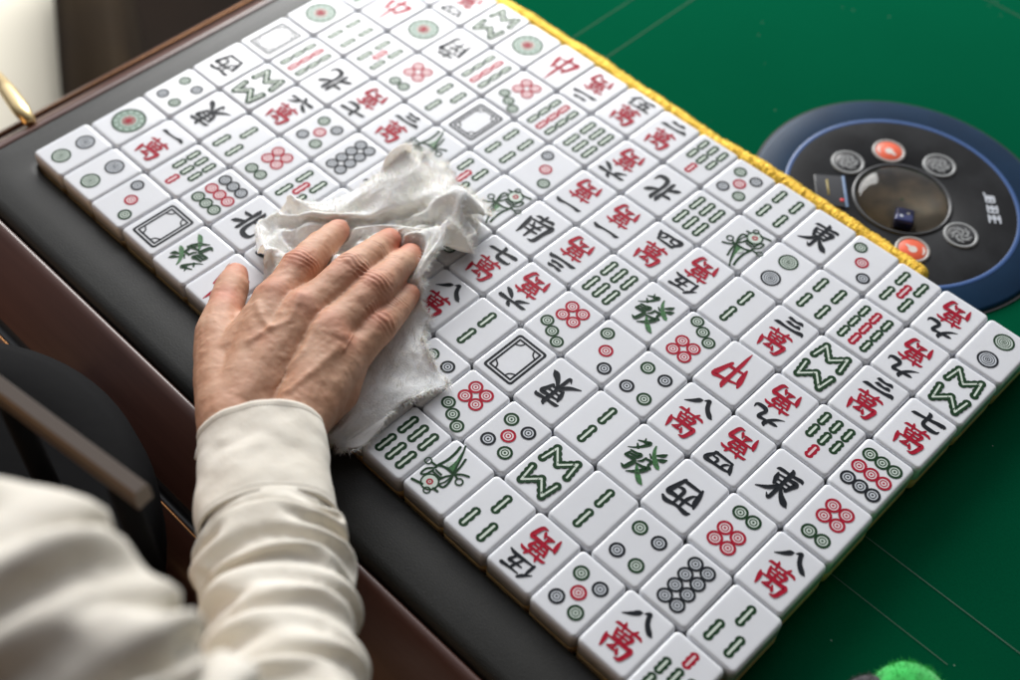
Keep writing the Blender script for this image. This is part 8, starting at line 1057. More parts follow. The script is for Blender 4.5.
8,3,-4,-9,20,-13,-3,3,-5,8,-11,-13,-2,11,7,-2,-2,-8,6,-3,-2,11,-8,0,1,2,-2,0,-1,-2,4,-5,5,-8,9,-3,-7,7,-10,10,-7,5,-1,1,4,-4,-14,9,14,-11,-5,1,1,-3,8,0,-12,2,8,-1,-3,-4,1,-2,8,-5,-7,2,10,-15,8,-7,1,2,-7,10,3,-10,-16,1,7,8,-12,-3,-2,8,-2,3,
-9,7,-4,-7,13,-4,-10,0,6,3,-3,-3,4,9,-12,-9,-10,11,12,-7,9,-21,20,-9,-2,-7,-4,7,6,-13,-11,17,-2,-17,18,-7,-13,0,18,-19,7,0,-7,9,-4,-12,6,7,-3,6,-20,12,-3,-9,6,-10,8,-6,2,2,-2,-10,-3,6,1,-10,-2,-1,11,-3,5,-7,8,-7,-1,-1,7,-9,-2,1,-3,5,-5,2,7,
4,-7,6,0,-9,-7,5,-1,7,-3,-3,-13,-6,7,4,-3,1,5,6,-28,10,16,1,-12,2,-17,5,-2,0,2,-7,-10,10,11,-10,-2,-14,-1,27,-15,2,-13,-6,8,10,-3,5,-8,-6,5,4,-8,-3,-7,9,-7,4,-7,6,-5,4,3,6,-6,-7,5,-3,0,-3,4,7,2,-13,0,7,-7,4,-9,0,6,9,-3,-1,-3,7,3,-14,13,-2,
6,-6,-5,3,9,2,2,-1,12,-8,8,13,-4,-10,-4,6,5,1,-9,-16,15,-2,-5,4,-14,-12,59,-10,-1,7,-1,1,-4,-7,-5,0,-1,-2,-3,-8,1,0,-9,-4,8,3,-8,-8,3,1,0,9,-9,3,2,-4,0,-4,3,1,-1,3,0,-6,3,-3,-1,-5,-2,-1,8,5,-1,-7,-3,7,4,8,5,3,-7,-6,0,7,9,-2,-9,-6,-6,0,12,0,
-9,-3,-6,3,-10,10,-9,-9,-6,-8,17,-6,8,-11,-1,13,2,-5,2,12,7,-7,9,4,14,-1,-5,10,-5,4,3,-10,11,2,-9,4,-10,-2,-4,-5,5,4,-6,2,-7,9,-3,-9,-3,3,2,2,-5,-6,4,-1,-2,5,0,0,2,-2,0,2,11,-4,1,-10,-3,6,-3,-1,-1,-4,45,-9,-4,10,4,1,-12,11,-7,14,4,-19,4,10,
-12,-7,0,5,-27,3,1,5,-3,-14,-6,-11,2,11,-6,10,-2,6,11,-9,-2,3,-11,1,6,-2,3,2,-5,0,-6,1,3,-2,-1,0,-9,4,-3,-2,13,2,-7,8,-6,-8,6,7,-3,2,-10,0,18,-13,3,0,33,-1,18,-21,1,29,-7,-6,13,6,-20,16,1,-10,-1,6,0,-5,9,-25,0,-4,-3,-4,15,-12,-3,-12,-9,5,3,
-20,-4,22,-5,2,12,-9,-3,6,-1,-13,10,3,12,-25,8,1,-6,5,-6,-2,6,-17,16,3,-5,-15,-2,20,-14,1,17,-15,5,-4,2,27,-7,-8,-5,15,-16,2,5,-9,5,-1,-20,2,6,1,-12,5,1,-10,12,14,-10,4,-11,21,17,5,-15,1,12,-7,7,-7,5,8,-10,-10,10,-12,-16,12,7,0,15,-9,-8,6,
2,8,-9,-7,8,-10,18,0,-18,7,-10,4,1,-10,3,-22,13,-4,8,28,-12,-16,0,0,20,-1,-42,10,16,2,-10,-17,18,-3,23,-6,2,-20,25,-2,-1,-3,4,-10,26,9,-17,-2,-21,23,-13,23,4,8,-14,-7,10,-4,1,-2,-7,5,2,-7,-10,8,5,16,-4,5,-15,9,-14,16,-6,6,-7,-15,14,-12,-1,
-16,19,-5,9,2,-16,8,-11,2,20,3,-11,2,-1,13,-20,-14,12,14,0,-6,-7,23,-27,15,-1,21,-35,24,0,19,-32,23,-27,20,3,3,-2,-9,7,-11,3,19,4,-12,-1,3,1,-5,6,-2,-1,1,10,-14,-5,-9,9,-9,3,-9,5,5,14,-12,-2,-4,-2,6,-15,36,-28,31,-29,16,2,-5,5,3,-23,24,-11,
-9,2,0,2,-12,-17,10,1,16,-2,1,6,-7,4,3,17,-29,20,-5,14,-33,20,-25,34,-28,25,-2,18,-23,-3,-13,16,2,-6,-5,11,-6,7,6,-2,7,-16,5,-16,7,-5,-2,-4,12,-8,-4,6,-4,4,-1,-1,21,-7,-5,5,-7,4,-9,25,-9,2,-17,-2,-6,27,-10,4,-10,-15,25,-13,0,-5,4,-2,-6,19,
-20,19,-19,17,8,-19,5,-1,25,-27,9,-6,24,-25,4,3,6,0,-12,-2,-3,12,1,-13,22,-20,8,8,-8,3,-7,1,3,-2,6,-7,8,4,-4,-17,27,-18,20,-17,-4,21,-29,27,-19,22,-12,2,10,-25,18,1,-11,1,-2,-1,0,-8,-1,3,4,-4,1,-8,9,-15,21,-16,15,-7,10,-2,-2,-1,5,21,-21,-1,
2,13,-28,-11,29,-7,0,-2,0,-14,23,-3,-1,7,-18,8,-4,4,-3,-2,8,0,-7,4,-12,25,-1,-6,-3,2,4,5,-10,2,5,-2,12,-22,27,-33,14,-1,1,-1,14,-8,-5,-12,18,-2,-23,16,-6,19,-26,2,-2,17,-21,16,-10,3,8,4,-18,19,-2,-2,28,-26,-8,13,10,-10,-8,-13,32,-23,29,-10,
3,6,-20,12,-4,-2,-2,8,-7,13,-22,16,-3,1,7,-4,3,1,-1,-3,-5,22,-10,1,-7,-1,2,-2,-12,24,-7,10,-24,11,4,-14,18,-4,-21,-17,13,-5,-1,6,15,-16,-12,-7,19,-18,14,-15,3,7,-3,2,-16,16,-15,31,-12,2,9,2,1,0,-5,4,1,-2,-1,-1,14,-16,5,6,-2,0,13,-18,16,-18,
22,-10,-2,-1,-15,28,-22,26,-22,4,3,-21,29,-21,10,2,8,-21,10,-7,24,-15,-4,8,-18,9,-2,23,-16,-2,0,-19,15,9,-4,-12,2,2,-9,13,-6,7,-2,-3,8,-30,11,-3,12,-12,-9,23,-14,19,-17,3,-10,25,-23,20,-10,3,1,-13,22,-18,3,23,-15,21,-6,10,-16,-17,12,-2,19,
-9,15,-24,17,-4,-22,25,-1,5,-18,19,-25,24,-22,9,-17,3,0,-5,24,7,15,-8,-12,1,-5,8,1,-2,-8,13,-9,-8,-5,6,11,-8,-9,7,-14,-1,3,-5,13,-12,8,-2,12,0,7,-19,7,-6,17,7,0,-10,-16,25,8,-7,10,-24,-15,18,16,4,-7,-23,-4,1,11,18,-4,3,-5,-2,3,11,-1,-13,0,
-14,13,-3,3,-13,19,0,-24,10,0,17,-6,-6,-16,1,5,12,-1,-15,14,0,-2,-18,-7,-8,0,2,4,-6,-2,7,1,16,-9,-4,-4,14,-4,21,-1,-10,-24,0,16,12,4,-19,-16,5,5,8,-2,-16,2,3,16,17,-5,-15,-7,4,11,10,1,-5,-6,4,-3,-4,12,-11,-5,6,-1,-1,2,-16,16,15,1,-1,5,1,-6,
1,1,1,-4,3,-18,-10,-7,2,0,-2,2,9,11,1,6,-6,-9,-7,14,6,6,2,-6,-18,-2,-2,8,-4,-15,1,0,0,4,-4,-6,4,1,5,-3,6,0,6,14,20,-18,-4,-5,10,20,0,-10,-20,11,1,-11,5,-7,6,-4,10,-20,15,-17,16,1,-1,-2,8,-5,-2,-6,-8,-9,-5,4,1,-1,-6,1,10,13,2,2,1,-6,11,-1,
-11,3,-1,-7,-8,-6,-3,-1,0,0,4,9,-3,-6,-2,1,-7,0,2,23,-13,2,1,5,4,-4,1,18,-3,0,-1,0,-8,2,7,-11,-3,13,-4,9,-5,4,-11,0,-8,8,-11,-3,-6,2,4,9,-13,-4,0,6,1,-3,3,9,13,10,2,-2,-1,-2,3,2,-8,2,5,-13,-13,-10,-4,1,13,3,3,2,-1,-10,-4,1,-1,-7,8,13,13,
-18,14,3,2,-2,-3,5,-3,4,2,-2,-4,-13,8,0,4,1,-2,1,3,-11,-10,8,7,6,-7,11,-21,-1,0,0,0,5,8,-6,-4,2,11,15,9,3,0,-2,-1,-2,4,0,-6,-9,-6,-8,-7,-4,2,4,-2,-1,-5,7,2,4,-5,-1,0,3,8,12,-1,4,-3,9,-4,0,-2,-14,1,0,2,-1,-1,-2,-1,7,-2,-7,9,6,5,-16,-3,8,3,
-15,-3,-2,14,-17,-18,-4,1,6,-3,-3,1,10,16,11,1,-1,2,1,0,-1,0,0,-7,-10,-13,-6,-3,2,9,1,-1,-6,-1,5,-2,-8,0,7,18,10,1,-7,9,1,-2,-17,5,4,7,-10,-16,2,1,-1,-3,-8,-1,0,1,1,2,20,-8,-4,-2,1,4,-7,-1,1,-1,2,-5,8,-10,-4,-4,-2,8,9,12,9,-2,-3,5,3,-2,-2,
-6,-6,-8,-9,-9,-1,8,-1,1,1,-5,0,2,2,2,-9,1,4,6,-4,-4,8,20,5,-18,-15,8,9,-11,-6,-5,2,11,5,-9,-6,-3,10,6,-8,-1,3,5,-3,3,-2,-1,-2,-3,4,3,2,-3,-4,10,-8,-19,16,15,9,-1,-3,-2,1,1,-1,-4,-7,-5,-10,-4,-4,-3,-1,7,1,-5,4,1,-3,-2,1,-1,4,6,7,2,2,-3,3,8,
2,-25,0,3,5,-15,-2,0,1,0,3,1,0,-2,0,4,1,0,14,-4,-5,-1,-4,-2,2,1,3,1,-4,-1,0,3,5,-8,5,4,3,1,0,5,3,-6,-7,-7,-8,-6,-3,-1,6,3,-1,1,-2,-6,8,-4,-2,2,5,6,5,7,6,4,6,-1,-3,-10,4,-5,-8,12,5,2,1,-1,-8,-16,-1,-2,-4,-2,-2,1,3,1,0,0,2,9,0,-10,-4,-3,6,4,
3,-4,-1,0,2,0,1,-1,5,5,1,-7,-17,-6,3,2,-2,-1,0,0,1,2,-2,-1,3,1,4,4,-4,11,13,12,-3,-2,1,3,1,-3,-6,-2,-2,4,-17,-17,-2,5,9,-5,-2,1,4,17,1,4,5,4,2,-3,-16,-8,-3,6,-9,-8,-2,0,1,4,0,-3,1,14,-2,2,-5,8,11,-1,-8,8,-19,-1,-2,7,-15,0,1,1,-1,0,-1,3,10,
15,13,-2,1,3,1,1,-8,-2,7,2,-3,-11,-11,-12,-2,3,-4,-2,1,7,1,-2,-3,17,11,7,1,-4,1,0,0,-1,-6,-15,17,-2,-11,-18,-3,0,0,0,-2,-1,7,18,11,-6,4,-3,-1,6,-13,-6,11,5,-4,-13,3,-8,20,4,-8,2,3,0,9,-3,1,1,2,7,1,-1,-1,-1,1,-8,-6,-7,-4,-3,-2,1,-5,-4,6,7,
10,7,3,1,1,-2,2,-2,2,3,-1,-12,3,-2,-3,0,-19,-4,0,1,-2,-5,3,7,-8,1,0,-4,5,15,7,4,8,-12,-5,5,-6,1,11,4,-5,-12,-11,9,19,4,-1,-5,-7,10,-1,-6,-8,1,-3,-6,-8,-6,-2,2,2,3,-1,-1,2,6,9,8,6,4,-3,-1,0,2,-6,2,0,6,1,-5,-5,7,-16,-9,-3,13,5,-3,-11,1,5,11,
-12,-11,8,-1,-1,-2,-5,-3,11,19,-6,-5,6,-1,-7,1,7,-8,1,10,-8,-7,-3,8,10,10,-3,-17,-16,7,-3,-5,-3,0,1,1,-1,-3,-2,6,12,20,-5,6,2,0,-2,-1,2,-1,-1,-1,5,-2,-3,-6,-7,-4,-5,-8,0,5,-1,-4,0,4,14,3,-1,-4,13,5,3,1,-4,-6,-4,-1,2,-7,8,-1,-4,-3,1,0,2,10,
-2,-11,14,-1,-1,-17,5,-12,-4,8,-1,-10,0,1,3,8,-5,2,1,2,9,4,1,-3,14,2,-3,-1,2,1,1,1,-2,-5,-8,-9,-10,1,-4,1,4,1,-1,-3,6,6,8,9,3,1,0,-1,-3,-5,1,3,7,2,-3,-14,-1,-5,-4,10,-1,-1,0,1,-3,10,0,0,-19,-4,5,15,-8,9,-8,-13,3,-2,-7,-1,6,12,1,5,6,6,3,2,0,
-3,3,0,2,0,-4,-3,-4,-8,-8,-8,-6,-1,6,1,0,-2,-3,10,12,8,6,3,-3,-1,-3,0,-5,-4,1,10,1,-1,-4,1,-2,3,-15,-5,2,-6,14,2,-2,4,1,-3,5,0,1,-17,-6,-3,4,9,13,0,-7,-14,7,15,3,-19,18,7,3,0,-5,-13,7,5,-2,-5,-9,-12,1,-3,-4,0,1,1,3,0,-3,-3,10,15,13,3,-2,1,
-2,-3,2,1,1,-4,4,3,-1,-17,2,-4,-5,-7,-7,-3,0,2,1,7,-2,14,10,2,-3,1,5,-1,-2,1,-8,-1,-8,0,12,9,4,1,-11,-14,6,19,1,-6,-4,-15,5,12,-6,-6,-6,-5,0,6,-7,-3,0,2,10,17,-5,2,11,4,0,-2,0,-2,3,-2,1,2,0,-1,2,0,-6,-10,-13,15,-10,-8,-4,0,4,3,7,6,7,6,2,0,
2,13,-10,-5,6,1,0,-2,-5,-9,8,-1,-11,4,14,6,2,-11,-9,-3,3,6,0,-2,-13,-2,1,5,-6,1,1,-2,1,0,3,9,7,3,10,3,-5,4,3,-2,-1,4,1,1,0,-1,0,-4,-7,-7,-6,-3,-2,-6,5,0,2,5,9,10,3,-1,1,0,-2,-5,3,19,2,-3,-15,2,5,7,-2,-11,-15,-1,13,7,-22,-1,4,23,-14,-9,-6,0,
7,13,-10,-6,-9,1,17,10,2,-10,-6,0,12,2,-2,-3,11,6,3,-5,-13,7,4,2,-1,-2,-2,-7,-9,-6,-3,2,1,1,8,-2,-5,11,10,7,-2,0,0,2,-4,-6,1,4,0,18,-4,-6,3,3,1,-1,-2,4,-3,-14,-13,1,21,-5,-6,-10,22,-9,-7,5,-16,0,16,-8,1,-8,-1,3,14,11,0,-7,-14,-2,0,2,1,2,2,
3,12,-10,-14,3,2,8,-10,-2,-2,-2,1,2,16,18,-5,2,4,0,-4,-7,8,-4,-3,-4,-3,4,-3,2,6,6,0,10,2,0,-1,-2,1,2,3,-1,-3,-1,-13,12,1,-7,-16,7,4,-2,9,-13,-6,8,2,2,-3,-3,-3,14,4,-1,-11,-9,-5,-3,1,1,-5,-1,-1,3,13,-10,5,-1,13,7,3,-6,-2,4,6,-1,10,-2,-4,-5,
-3,1,-9,-2,0,-1,4,1,10,1,-6,6,7,-5,-4,-7,13,4,0,-4,-9,-4,15,-1,10,-9,4,0,1,-1,-1,-12,10,9,2,-1,-8,-7,-2,6,1,-8,4,-1,9,-4,-15,-8,-9,0,9,1,-8,-2,-3,6,-1,2,6,-3,19,6,5,-12,-7,6,13,7,0,-3,-7,4,0,1,-2,1,-3,-5,1,1,5,-19,-1,1,11,18,-8,0,3,1,1,-2,
-10,0,13,10,2,1,0,-2,2,1,-6,5,1,-1,3,-2,-5,-14,-8,6,8,7,-3,-7,4,-3,-4,-10,-9,-1,8,8,-16,-1,0,-1,1,14,-2,14,0,6,-15,0,-2,-2,11,6,7,-9,-9,-9,2,0,16,-9,3,1,-9,-21,0,0,-2,4,0,1,2,4,10,13,0,-2,-11,5,14,-1,6,0,-2,1,-2,0,1,1,-2,2,-1,-1,-5,-12,-10,
5,14,2,0,-1,0,0,-3,-2,6,-16,10,-16,-3,-3,0,0,0,-2,15,4,-4,-10,2,5,-3,11,-6,-1,4,-3,-3,10,-15,24,-25,5,12,-21,11,9,-15,-1,10,20,6,1,-2,3,-1,-2,0,-1,-3,8,-1,2,-4,1,-2,-4,-1,8,0,0,0,1,-2,-1,4,-1,-9,8,3,0,-4,-4,2,-4,-4,15,-5,-2,-18,-5,-9,-4,-4,
6,2,1,13,-13,-8,1,6,2,16,5,0,-3,-6,1,-3,-11,24,-26,-3,-10,-6,4,16,-10,7,-17,9,15,12,-1,1,-1,-5,4,-3,2,3,2,-5,2,-1,3,-5,-2,7,0,0,-1,3,-4,2,1,0,0,0,-2,3,1,-4,4,-17,-2,10,4,2,-9,-7,-13,-5,4,-3,8,-1,1,-1,3,-15,0,2,-4,17,19,3,-18,-9,3,2,8,-13,
-6,-6,2,-5,15,-12,7,-2,-1,0,5,6,3,8,-10,-10,8,0,5,11,-9,-13,11,12,-3,-2,2,1,3,0,3,-9,7,0,0,1,2,-2,-2,2,-6,4,-13,5,6,-1,-4,7,-2,-13,-19,-7,1,14,0,0,-2,13,-24,5,1,-5,11,-3,19,-3,-5,-2,5,-3,-16,13,-9,14,-8,7,7,-9,-11,-1,-1,-1,3,-3,10,-4,-1,0,
-6,7,5,0,-11,-2,11,4,0,-3,6,-4,16,8,-6,-1,2,0,1,3,2,-7,-10,3,2,0,3,3,5,-10,4,4,-7,0,-19,-12,15,2,-1,1,11,-26,8,4,-4,12,-23,31,-11,2,-5,-1,4,-8,12,-17,11,-12,-2,9,8,-1,-5,-1,-16,5,1,11,-12,9,-9,-5,6,17,0,-4,-17,7,-3,13,-2,-1,-2,2,-5,8,1,0,
-2,-5,-2,16,0,7,3,-8,-15,20,0,-7,7,3,-2,-10,3,-1,2,0,-12,-5,9,7,5,-22,0,3,-1,-13,24,-8,2,-1,-2,10,-18,18,-19,17,-17,2,-2,4,4,-13,18,-17,1,3,7,-16,20,-14,-6,2,1,6,-2,-5,11,-11,3,13,-4,-8,12,-13,9,-6,8,6,-7,1,9,-9,-5,-6,25,-24,21,8,-16,15,0,
6,-3,-6,0,-12,15,-13,-9,13,1,9,-24,5,1,-6,2,-2,-7,17,5,-12,16,-19,18,-22,19,-18,4,-1,-4,17,-17,18,-21,1,-2,8,-4,14,1,-17,-2,0,14,-12,-1,11,-11,-2,0,12,-12,16,-6,-2,-11,13,2,-1,-5,1,1,3,-11,25,-27,21,10,-23,25,-12,21,3,-21,15,-24,20,-11,4,
-4,2,7,-27,21,-9,-15,8,9,-15,11,-13,-11,19,-20,22,-19,21,-15,-10,7,-2,13,-19,13,8,-6,-12,3,-9,8,1,11,-15,-3,15,-5,-10,16,1,-15,-2,14,-15,7,10,-5,-14,21,-19,16,7,6,1,-4,-25,24,-25,1,9,-8,23,-21,16,13,-24,22,-24,24,-17,-14,8,1,14,-22,23,-9,
-15,13,6,-2,20,-16,-10,18,-18,21,-7,7,-13,-9,8,-15,21,-2,-21,17,-2,-15,17,-18,22,-19,20,-15,-7,4,13,-14,7,2,6,-17,15,-19,11,11,-10,-2,2,-9,3,6,-11,11,15,-24,22,-10,14,2,-14,9,-27,11,12,-19,21,-23,14,5,-20,4,8,2,-4,10,-9,-11,15,-4,4,20,-8,
-1,7,-28,-5,11,4,10,-26,20,-24,2,11,-3,13,-8,-11,22,-19,21,-19,22,-14,9,-21,18,-20,19,-21,21,-18,16,-21,14,7,-18,18,5,-18,3,2,-11,-2,24,-21,23,-23,7,-7,8,3,-11,2,5,-11,13,-15,13,12,-11,0,1,-10,12,-1,7,-15,6,-10,6,15,-8,-16,21,-14,-13,23,
-25,24,-24,12,11,-15,-5,2,25,-13,-9,19,-19,20,-8,-2,0,-3,-15,23,-21,3,-3,18,-11,-2,-12,15,-3,-8,10,11,-22,20,-8,9,-24,21,-21,22,-24,20,-19,21,-10,11,3,-10,-11,2,-6,8,13,-18,17,-8,-2,2,-7,12,16,-15,-9,2,9,12,-18,16,-11,1,0,-13,26,-8,-1,4,7,
-2,-24,16,6,-19,17,-5,-18,27,-22,20,-12,-7,11,-6,-14,-1,13,-1,10,-24,11,11,-24,2,24,-22,22,-13,1,-14,21,-23,21,-20,22,-21,19,-9,-8,17,5,1,-10,-16,2,12,-7,12,-21,18,-10,2,5,4,-9,-6,-1,12,4,-13,24,-24,25,-12,1,-1,0,-2,0,-12,25,1,-22,18,-20,6,
-1,-11,21,-10,10,-20,8,-1,11,-20,-10,26,-24,25,1,-25,25,-12,0,11,-21,13,7,-8,-5,6,-17,19,-21,21,-20,1,15,-15,8,-8,15,0,-14,-1,1,0,15,-17,19,-17,5,12,-4,-11,-8,2,5,20,-24,19,-20,23,-24,26,-23,20,-22,21,-21,9,12,-27,20,-8,14,-6,-27,2,13,-4,2,
12,-19,17,-12,-7,5,1,-10,21,-11,-1,-1,-10,22,-22,16,8,-18,12,-3,-12,6,0,1,8,-17,16,-16,6,-7,19,9,-15,-2,-3,-6,15,-13,7,-5,11,1,16,-15,2,-5,4,11,-22,21,-23,11,-1,10,-20,22,-10,-5,-7,-13,24,-23,-2,9,6,-3,11,-23,24,-23,10,0,4,-1,-12,9,1,8,-19,
-4,25,-22,22,-23,21,-22,13,-2,4,0,12,-9,-14,22,-21,21,-18,12,12,-13,-12,15,12,-3,5,-12,3,-7,7,17,-22,21,-18,25,-25,24,-22,-8,27,-10,-1,10,-27,-6,23,-20,11,8,-10,-2,-11,22,-11,-14,9,4,3,9,-20,17,-20,9,5,10,-8,8,-25,2,8,14,-23,22,-24,23,-22,
22,-22,25,-22,7,5,11,-8,-15,24,-19,22,-1,-8,10,-14,-8,4,-5,11,12,-23,22,-19,9,-4,-10,20,-5,-1,-5,8,-4,-9,-9,25,-13,1,-5,-12,19,-13,-7,9,1,10,-21,18,-9,-5,20,-28,14,12,-18,19,-11,-4,-5,22,-24,12,12,-7,-17,24,-14,12,-24,9,3,-1,2,12,-10,-13,
16,10,-9,-11,17,-21,11,-12,8,2,-7,-2,21,-23,13,0,-12,23,3,15,-14,-7,7,12,-23,11,5,-18,16,-24,12,10,-2,3,-22,-3,24,-23,25,-8,-2,-4,4,-11,7,1,-9,12,2,-4,1,-11,19,-20,27,-13,0,10,-9,-14,1,1,23,-12,-1,7,-21,13,1,11,-25,17,12,-8,-18,21,-23,22,
-19,22,4,-14,-11,23,-23,28,-13,-6,9,1,3,-15,-1,-10,22,-18,-4,18,-6,-1,-16,14,9,-16,18,-10,-4,4,-15,12,12,-18,19,-8,-17,28,-4,-24,21,-1,-2,6,-19,11,2,10,-13,-13,9,13,-13,16,-12,2,-15,4,22,-25,26,-12,-2,-14,11,-6,19,-20,10,3,9,-19,10,3,11,
-25,13,0,14,-18,-19,7,2,18,-26,21,-23,14,-2,-3,10,4,-6,-16,13,0,3,0,1,8,-9,-16,13,0,4,11,-10,-11,10,0,-11,11,15,-10,8,-3,-27,2,12,13,-8,-5,3,-18,16,5,9,-11,-1,0,-1,-10,10,12,-20,21,-18,19,-12,-9,1,24,-21,22,-24,24,-16,-7,8,15,-8,-1,-5,-3,
22,-24,22,-20,26,-14,0,4,-2,8,-20,13,-2,-1,1,-7,17,-9,-14,23,-25,12,0,6,-19,11,12,-22,11,-7,0,2,20,-12,-12,14,9,-18,21,-11,-10,17,-19,24,-23,25,-20,18,-9,-10,20,-17,20,-19,21,-15,3,0,10,-20,25,-25,16,7,-12,6,-6,-12,4,2,3,14,-22,23,-24,25,
-13,-8,21,-18,22,-4,-21,22,-23,8,8,10,-14,-3,6,-18,25,-21,4,14,-19,4,0,2,8,7,-6,7,-11,-14,17,0,3,0,9,-19,9,-12,14,-6,17,-19,25,-15,-7,19,-19,18,-20,24,-14,-11,11,1,-3,18,-17,-6,14,-14,8,-7,-5,-4,-3,7,-1,1,-1,-14,15,6,-18,24,-12,-10,21,-22,
22,-11,-4,0,3,-8,17,-8,-2,12,-8,-14,17,-6,-12,22,-15,-6,9,8,0,2,-15,24,-23,25,-21,22,3,-5,3,-1,-17,10,1,3,7,-21,20,-12,0,3,0,14,-22,12,-16,8,16,-19,-11,17,-13,13,-1,-7,1,0,-1,4,7,-11,-4,-4,21,-11,-12,20,-21,21,-21,21,-20,-2,24,-13,1,3,-13,
14,10,-9,-6,19,-11,-11,21,-10,-10,14,7,-10,17,-21,7,-5,19,-18,12,10,-17,4,11,-10,-8,20,-23,19,-25,1,26,-25,25,-11,11,-15,-6,-12,8,19,-4,-23,-15,11,16,-8,-15,2,4,-4,6,-4,-9,18,-22,6,1,0,0,1,-2,-7,22,8,-26,23,-23,10,17,-25,18,1,7,-17,20,-11,
-10,22,-8,0,6,-2,-5,14,-4,2,-6,-6,-11,11,13,-23,8,12,-15,4,12,-25,20,-5,3,10,-25,-10,12,9,0,-12,-10,0,10,9,-7,-12,8,15,-6,-13,18,-21,11,9,-2,-10,-1,-9,21,-20,22,-20,24,-13,-9,8,3,-6,22,-11,1,-2,-12,16,1,12,-17,19,-11,0,-1,-12,7,19,-4,-4,9,
-24,6,11,-13,-15,10,14,-25,-1,22,-24,11,12,-16,18,-24,10,11,-9,-15,14,10,-1,-10,-10,1,10,-5,-8,-8,3,21,-6,-17,21,-22,14,-10,9,1,11,-21,24,-21,21,-18,23,-12,-11,14,8,-18,26,-23,17,7,-12,-8,9,10,-19,22,-20,16,-1,-2,-6,-6,-16,8,13,-23,12,9,
-11,-16,12,2,11,-22,20,-22,4,20,-20,17,-20,12,0,12,-22,13,8,0,-8,-8,2,-4,12,-10,-14,-8,23,2,-21,9,-9,24,-16,20,-20,21,-18,23,-17,18,-16,21,0,-11,-9,18,-12,10,7,-16,12,-10,0,-12,21,-7,5,-10,-16,-8,-1,5,3,0,-9,18,-18,7,3,13,-22,24,-22,20,-22,
10,11,-19,19,-19,20,-21,23,-21,20,-19,15,6,0,-10,-11,4,2,8,-1,-14,-19,8,8,13,-7,-13,22,-16,22,-15,17,-16,17,-7,-1,1,-8,16,-9,6,-1,2,-8,10,-18,17,-25,16,-20,6,-3,-9,11,10,-16,-10,23,-20,5,-7,13,-11,8,2,-1,-1,0,1,0,11,-20,18,-18,21,-21,22,
-21,21,-19,21,-13,-8,18,5,-9,-18,4,7,13,3,0,8,-6,-12,19,-7,-8,17,-14,16,-17,15,-16,7,2,-1,10,-19,18,-26,12,-16,-2,11,12,-14,12,-13,-4,-4,-7,8,15,-16,17,-9,-11,20,-6,11,-17,16,-11,-12,20,-21,21,-20,21,-20,19,-19,21,-23,21,-21,19,-19,23,-14,
-11,21,-18,16,-4,12,-22,-8,8,18,11,-6,2,5,-13,15,-3,-15,14,-19,22,-21,18,-18,18,-9,-13,22,-26,22,-24,21,-15,-4,-9,0,11,-4,19,-21,23,-8,-14,20,-17,24,-14,-9,22,-21,21,-19,22,-13,1,2,-14,8,2,1,1,-4,-2,10,-22,20,-17,15,-23,10,15,-20,22,-22,22,
4,14,-10,-13,0,3,7,12,-4,8,-6,-15,19,-21,11,-2,11,-21,18,-22,10,-1,1,-1,0,1,-5,2,-11,16,-8,-11,23,-17,13,3,9,-11,-2,5,-1,3,8,-19,19,-20,8,1,2,-1,-3,9,-8,-3,-1,-2,15,-24,10,-2,-10,10,-10,11,-8,-8,15,-11,17,-12,9,4,3,-7,-9,-3,2,-10,15,-14,12,
3,0,12,-16,-1,-12,22,-21,21,-24,24,-24,27,-25,23,-4,-2,9,-19,9,13,-22,23,-3,-22,15,1,2,-3,1,0,0,8,-19,19,-8,0,2,-1,1,2,-3,-1,1,-12,10,-3,-9,25,-10,5,-7,10,-8,1,2,3,-12,2,2,3,11,-1,-10,-7,-1,14,-23,24,-13,-4,3,-15,24,-22,28,-25,23,-25,25,
-24,24,-24,24,-24,-1,26,-17,23,4,-26,21,-22,12,-3,-7,22,-19,19,-20,20,-21,-1,21,-18,22,-21,19,-7,-3,1,8,-16,16,-6,-8,21,-18,-2,4,5,5,-23,20,-11,6,-3,-6,1,-1,-1,8,7,0,-10,-9,0,18,-11,-13,24,-29,25,-22,19,-7,14,-28,24,-26,25,-21,24,-23,24,
-12,-10,21,-18,13,10,-21,25,-23,21,-13,5,7,-11,3,2,3,-8,6,-4,-4,16,-19,10,8,-20,18,-3,5,-2,3,-6,6,-19,4,4,2,0,-5,16,-24,9,1,-3,4,-6,-4,11,7,-1,-11,-8,2,6,8,-22,11,2,-2,2,-18,12,3,-1,-4,-8,21,-10,-1,3,1,13,-22,19,-24,21,0,-1,6,-2,-4,-3,-4,
11,-7,4,11,-6,-3,13,-12,-18,23,-14,8,-6,-9,20,-26,20,-20,18,2,19,-18,-6,8,-3,-5,1,4,-19,28,-3,-6,-6,0,-3,12,13,-1,1,-25,-3,-5,15,16,-21,20,-26,23,-24,22,-22,31,-17,0,-14,27,-25,24,-24,26,-10,-5,-4,3,-2,-8,10,-1,0,-3,3,2,-6,-10,27,-24,12,-7,
19,-26,6,11,11,-16,7,3,-2,-2,-15,23,-5,17,-21,-11,26,-7,0,-2,1,-17,17,1,-4,-9,2,-4,8,10,-13,14,-17,6,-2,-3,11,-18,22,-27,27,-25,25,-22,24,-25,20,-22,25,-22,22,-12,-15,30,-24,20,-18,5,-14,27,-22,21,-10,2,-6,-1,-13,30,-21,20,-24,20,-12,3,-5,
